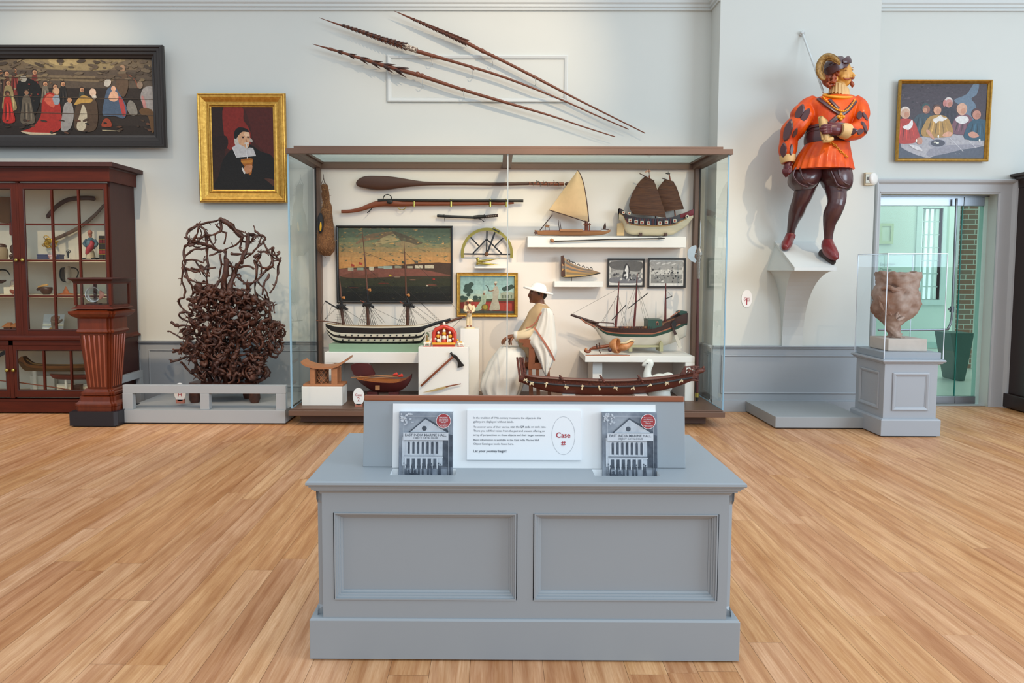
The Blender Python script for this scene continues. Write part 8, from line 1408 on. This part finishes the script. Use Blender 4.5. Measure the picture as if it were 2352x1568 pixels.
for i in range(120):                                                # finer twigs bridging the open top
    a = rg.choice(trunk[:34]); c = rg.choice(trunk[:34]); p = rg.choice(a); q = rg.choice(c); L = math.hypot(p[0]-q[0], p[1]-q[1])
    if 40 < L < 190: root([(*K(*p), 0), (*K((p[0]+q[0])/2+rg.uniform(-25, 25), (p[1]+q[1])/2+rg.uniform(-25, 25)), rg.uniform(-.06, .06)), (*K(*q), 0)], .008, .006)
for i in range(70):                                                 # burls
    y = rg.uniform(640, 1400); l, r = span(max(y, 661)); x = rg.uniform(l+30, r-30); root([(*K(x, y), -.1), (*K(x+rg.uniform(-30, 30), y+rg.uniform(-25, 25)), -.13), (*K(x+rg.uniform(-50, 50), y+rg.uniform(-50, 50)), -.08)], rg.uniform(.02, .034), .012, 0, .016)
b.build('roots', rt_)
b = MB(); b.lathe([(.26, 0), (.28, .01), (.28, .03), (.25, .04)], P(515, 884, yR+.02), mat('#3a1c14', .3, var=.2, sc=9, coat=.3, name='polished_slab'), 30, sq=(1.25, .8)); b.build('slab', rt_)
b = MB(); zsb = P(515, 884, yR+.02).z
for x, y in ((447, -.1), (585, -.1), (465, .14), (570, .14)): p = P(x, 900, yR+y); b.lathe([(.04, 0), (.055, .04), (.05, max(.05, zsb-zpt+.004))], (p.x, p.y, zpt), ROOT, 12)
b.build('feet', rt_)
# ================================================================ spears on the wall
ysp = YW-.11; SPW = mat('#6d3a24', .4, var=.2, sc=7, stretch=(.6, 8, 8), name='spear_wood'); SPD = mat('#3a2019', .45, var=.2, sc=20, name='dark_barb')
def spear(label, pts, rad, sup, barb, nodes, bind=None):
    t = thing('barbed_spear', label, 'spear', P(*pts[len(pts)//2], ysp), 'barbed spears over the display case'); a, c = P(*pts[0], ysp), P(*pts[-1], ysp)
    q = cr([(*P(*p, ysp), RP(r, ysp)) for p, r in zip(pts, rad)], 4); b = MB(); b.tube([x[:3] for x in q], [x[3] for x in q], SPW, 9, up=UY); b.build('shaft', t)
    b = MB(); barb(b); b.build('barbs', t, label='dark carved barbs')
    b = MB()
    for x, y, r in nodes: p = P(x, y, ysp); d = (c-a).normalized(); b.tube([p-d*.02, p-d*.008, p+d*.008, p+d*.02], [RP(r*.8, ysp), RP(r, ysp), RP(r, ysp), RP(r*.8, ysp)], SPW, 9)
    if nodes: b.build('knot', t)
    if bind: b = MB(); p, q2 = P(*bind[0], ysp), P(*bind[1], ysp); b.tube([p, q2], [RP(bind[2], ysp), RP(bind[3], ysp)], mat('#d3c6b4', .8, hx2='#4b3128', sc=90, det=1, name='shell_binding'), 12); b.build('binding', t, label='white beaded binding')
    for x, y in sup: b = MB(); b.tube([P(x, y-1, ysp-.02), P(x, y+6, ysp+.0), P(x+1, y+13, ysp+.03), V(P(x, y+12, ysp).x, YW-.006, P(x, y+10, ysp).z)], .004, TRIMW, 6, 2); b.build('hook', t)
def barbs(pts, n, L0, L1, w0, w1, two=4, m=SPD, m2=None):
    def f(b):
        q = [P(*p, ysp) for p in pts]; tot = [0]
        for u, v in zip(q, q[1:]): tot.append(tot[-1]+(v-u).length)
        for i in range(n):
            s = tot[-1]*(i+.3)/n; k = max(j for j in range(len(q)-1) if tot[j] <= s+1e-9); d = (q[k+1]-q[k]).normalized(); p = q[k]+d*(s-tot[k]); f_ = i/max(1, n-1); L = RP(L0+(L1-L0)*f_, ysp); w = RP(w0+(w1-w0)*f_, ysp); up_ = d.cross(UY)
            for j in range(two): a = 2*math.pi*j/two+.4; o_ = up_*math.cos(a)+UY*math.sin(a); b.tube([p, p+d*L*.5+o_*w*.45, p+d*L+o_*w], [RP(1.5, ysp), RP(1.9, ysp)*(1+.5*f_), .002], m if not (m2 and i % 2) else m2, 5)
    return f
spear('lowest barbed spear with six widely spaced rows of barbs', [(717, 101), (762, 113.5), (800, 125), (880, 150), (960, 172), (1060, 205), (1150, 232), (1260, 264), (1340, 291), (1413, 314)], [.4, 2.6, 3, 4.6, 4.6, 3.6, 3.4, 2.2, 1.6, 1.2], [(970, 183), (1065, 210)], barbs([(764, 114), (800, 125), (850, 141), (915, 160)], 6, 16, 40, 5, 12, 5), [(959, 171, 6.4), (760, 113, 3.6), (970, 174, 5), (1065, 206, 4)])
spear('middle barbed spear with dense dark barbs and a white beaded binding', [(733, 40.5), (780, 57), (830, 73), (900, 98), (960, 118), (1050, 144), (1160, 178), (1280, 225), (1370, 265), (1444, 297)], [.4, 2, 3.2, 4.4, 4.6, 3.2, 2.8, 2, 1.6, 1.2], [(992, 132), (1086, 161)], barbs([(782, 57), (830, 73), (880, 91), (925, 105)], 17, 9, 16, 4, 9.5, 6, SPD, mat('#57382c', .5, name='brown_barb')), [(992, 129, 3.8), (1086, 157, 3.4)], ((926, 105), (958, 116), 6, 6.6))
spear('topmost barbed spear, starting highest on the wall', [(906, 25.5), (940, 40), (990, 62), (1065, 95), (1108, 117), (1160, 142), (1240, 183), (1330, 230), (1410, 270), (1482, 306)], [.4, 2.2, 2.8, 4.2, 3.8, 3.4, 3.2, 2.2, 1.7, 1.2], [(1131, 133), (1230, 180)], barbs([(944, 42), (990, 62), (1030, 79), (1064, 94)], 17, 7, 17, 3.4, 8, 5, mat('#542d1f', .45, var=.2, name='red_brown_barb')), [(1108, 117, 5), (1131, 128, 4), (1228, 177, 3.8)])
# ================================================================ platform, pedestal, vitrine and stone vessel on the right
zpl = P(1781, 957, 6.638).z; xl = P(1781, 970, 6.638).x
b = MB(); b.box(xl, 3.475, 6.638, YP-.035, .012, zpl, mat('#9a9d9e', .5, var=.012, sc=4, name='platform_grey_paint')); b.box(xl+.02, 3.47, 6.66, YP-.04, 0, .012, BLK); b.build('display_platform', None, 'low grey platform on the floor under the painted statue', 'platform', bev=.003)
UP = mat('#9fa4aa', .45, var=.012, sc=5, name='pedestal_grey_paint'); up_t = thing('panelled_pedestal', 'grey panelled square pedestal carrying the clear case with the stone vessel', 'pedestal', (3.72, 6.6, 0)); ux0, ux1, uy0, uy1 = 3.487, 3.962, 6.36, 6.86
b = MB(); slab(b, 3.458, 3.990, 6.33, 6.89, [(0, .012), (0, .150), (.004, .160), (.02, .166)], UP); b.box(3.48, 3.97, 6.35, 6.87, 0, .012, BLK); b.build('plinth', up_t, bev=.002)
b = MB(); b.box(ux0, ux1, uy0, uy1, .16, .66, UP); b.build('carcass', up_t, bev=.003)
for o_, u_, w_, n_ in ((V(ux0+.075, uy0, 0), UX, 0, V(0, -1, 0)), (V(ux0, uy1-.075, 0), -UY, 0, V(-1, 0, 0))):
    L = (ux1-ux0-.15) if n_.y else (uy1-uy0-.15); z0, z1 = P(2090, 942.5, uy0).z, P(2090, 856, uy0).z
    b = MB(); b.rframe(o_+UZ*z0+n_*0, u_, UZ, L, z1-z0, [(0, 0), (0, .010), (.01, .013), (.022, .009), (.03, .003), (.034, .002)], UP); b.build('panel_moulding', up_t)
zcap = .69; b = MB(); slab(b, 3.458, 4.012, 6.33, 6.91, [(.048, .628), (.046, .640), (.036, .646), (.03, .655), (.014, .662), (.012, .672), (0, .676), (-.004, .684), (0, .694), (.012, .698)], UP); b.build('cap', up_t)
b = MB(); b.box(3.487, 3.992, 6.37, 6.87, .698, .758, UP); b.build('top_block', up_t, bev=.003)
ac = thing('acrylic_case', 'tall clear acrylic box over the stone vessel on the grey pedestal', 'case', (3.75, 6.62, .698)); ACR = glass('#fbfdfe', .55, 'clear_acrylic'); AED = mat('#dfe8f0', .08, var=.02, name='bright_acrylic_edge'); A0, A1, B0, B1, zA = 3.478, 4.004, 6.362, 6.882, 1.638
b = MB(); b.box(A0, A1, B0, B0+.006, .699, zA, ACR); b.build('front_pane', ac); b = MB(); b.box(A0, A1, B1-.006, B1, .699, zA, ACR); b.build('back_pane', ac)
for x in (A0, A1-.006): b = MB(); b.box(x, x+.006, B0+.006, B1-.006, .699, zA, ACR); b.build('side_pane', ac)
b = MB(); b.box(A0, A1, B0, B1, zA, zA+.006, ACR); b.build('top_pane', ac)
b = MB()
for x in (A0, A1):
    for y in (B0, B1): b.box(x-.003, x+.003, y-.003, y+.003, .699, zA+.006, AED)
for y in (B0, B1): b.box(A0, A1, y-.0025, y+.0025, zA, zA+.006, AED)
for x in (A0, A1): b.box(x-.0025, x+.0025, B0, B1, zA, zA+.006, AED)
b.build('edges', ac, label='bright polished edges')
yu = 6.63; STN = mat('#cdbcae', .8, var=.08, sc=14, bump=.15, name='pale_stone'); sx0, sx1 = P(2036, 795, 6.5).x-.0, P(2125, 795, 6.5).x
b = MB(); b.box(sx0, sx1, 6.47, 6.80, .759, P(2080, 778, 6.5).z, STN); b.jitter(.003, 20); b.build('stone_plinth', None, 'pinkish white stone block under the eroded vessel', 'plinth', bev=.006)
VS = mat('#8d6148', .8, hx2='#b79c8c', sc=5, bump=.5, name='eroded_stone', det=6); zsv = P(2080, 778, 6.5).z
vt = thing('stone_vessel', 'eroded brown stone chalice inside the clear acrylic case', 'vessel', (P(2055, 777, yu).x, yu, zsv)); b = MB()
rws = [(779, 2037, 2073, .075), (775, 2039, 2071, .068), (765, 2038.5, 2067.5, .06), (752, 2035, 2067, .062), (745, 2031, 2071, .075), (733, 2021, 2081, .12), (720, 2011, 2098, .165), (705, 2006.5, 2104, .185), (690, 2006, 2108, .19), (675, 2006.5, 2106, .185), (664, 2012, 2103, .17), (655, 2016, 2103, .165), (640, 2015.5, 2107, .175), (629, 2015, 2112, .18), (625, 2019, 2109, .17), (630, 2026, 2103, .14), (650, 2035, 2090, .09)]
rows(b, rws, yu, VS, 56, sub=4)
for i in range(len(b.v)):
    p = b.v[i]; n1 = noise.noise(p*9)*.020+noise.noise(p*24)*.016+noise.noise(p*50)*.008+max(0, noise.noise(p*16+V(5, 2, 1))-.2)*-.08
    c = V(P(2058, 700, yu).x, yu, p.z); d = (p-c); d.z = 0
    if d.length > .02: b.v[i] = p+d.normalized()*n1+V(0, 0, noise.noise(V(p.x*14, p.y*14, 3))*.03*max(0, min(1, (p.z-zsv-.25)/.3))+noise.noise(p*40)*.006)
zlow = min(p.z for p in b.v)
for i in range(len(b.v)): b.v[i].z += max(0, zsv-zlow)*max(0, 1-(b.v[i].z-zlow)/.1)
b.build('bowl', vt)
b = MB()
for q, r in (([(2098, 671), (2108, 672), (2110, 682), (2103, 690)], [.012, .02, .018, .012]), ([(2025, 662), (2040, 659), (2052, 664), (2070, 668)], [.014, .02, .018, .010]), ([(2086, 717), (2098, 712), (2103, 700)], [.010, .016, .010]), ([(2062, 735), (2073, 730), (2076, 727)], [.012, .016, .010]), ([(2050, 668), (2066, 662), (2082, 664), (2098, 662)], [.012, .016, .016, .012]), *[([(2070+i*8, 675+i), (2068+i*7, 695), (2062+i*6, 716-i), (2058+i*3, 732-i*3)], [.006, .012, .011, .005]) for i in range(5)], ([(2020, 680), (2024, 700), (2036, 722)], [.008, .014, .008]), ([(2038, 676), (2040, 700), (2046, 724)], [.008, .012, .008])): b.tube([P(x, y, yu-.165+.0022*abs(x-2058)) for x, y in q], r, VS, 9, 3, round_=.6)
b.jitter(.008, 30); b.build('relief', vt, label='carved relief of the stone vessel')
# alarm sounder on the pier
t = thing('alarm_sounder', 'small beige wall alarm with a white round horn at the right edge of the pier', 'alarm', P(1995, 426, YP)); BEI = mat('#cfc1a4', .5, var=.02, name='beige_plastic'); p0, p1 = P(1983, 426, YP), P(2001, 396.5, YP)
b = MB(); b.box(p0.x, p1.x+.01, YP-.035, YP, p0.z, p1.z, BEI); b.build('housing', t, bev=.006); b = MB(); pc = P(1993.5, 409.5, YP-.04); b.box(pc.x-.024, pc.x+.024, YP-.042, YP-.035, pc.z-.048, pc.z+.044, mat('#8d8678', .35, .4, name='steel_plate')); b.box(pc.x-.012, pc.x+.012, YP-.046, YP-.041, pc.z-.016, pc.z+.014, mat('#4a423a', .5, name='switch_dark')); b.build('plate', t, bev=.002)
b = MB(); b.lathe([(.062, 0), (.066, .012), (.058, .03), (.03, .036), (.002, .037)], P(2003, 411, YP-.005), mat('#e4e2dc', .35, var=.02, name='white_horn'), 26, (0.55, -1, 0)); b.build('horn', t)
# dark cabinet at the right edge
dk = thing('dark_cabinet', 'dark mahogany cabinet cut off by the right edge beside the doorway', 'cabinet', (5.9, 7.5, 0)); DM = mat('#24110d', .35, var=.25, sc=6, stretch=(4, 4, .5), coat=.2, name='very_dark_mahogany'); dx0 = 5.685; zt3 = P(2337, 430, 7.66).z
dxb = P(2340, 500, 7.70).x
b = MB(); b.box(dxb, dxb+1.4, 7.18, 7.74, .16, zt3, DM); b.build('case', dk, bev=.004); b = MB(); b.box(dxb-.04, dxb+1.44, 7.14, 7.745, .012, .16, DM); b.build('plinth', dk, bev=.006)
b = MB(); slab(b, dxb-.06, dxb+1.46, 7.10, 7.775, [(.055, zt3), (.05, zt3+.08), (.03, zt3+.09), (.03, zt3+.11), (0, zt3+.125), (0, zt3+.15)], DM); b.build('cornice', dk)
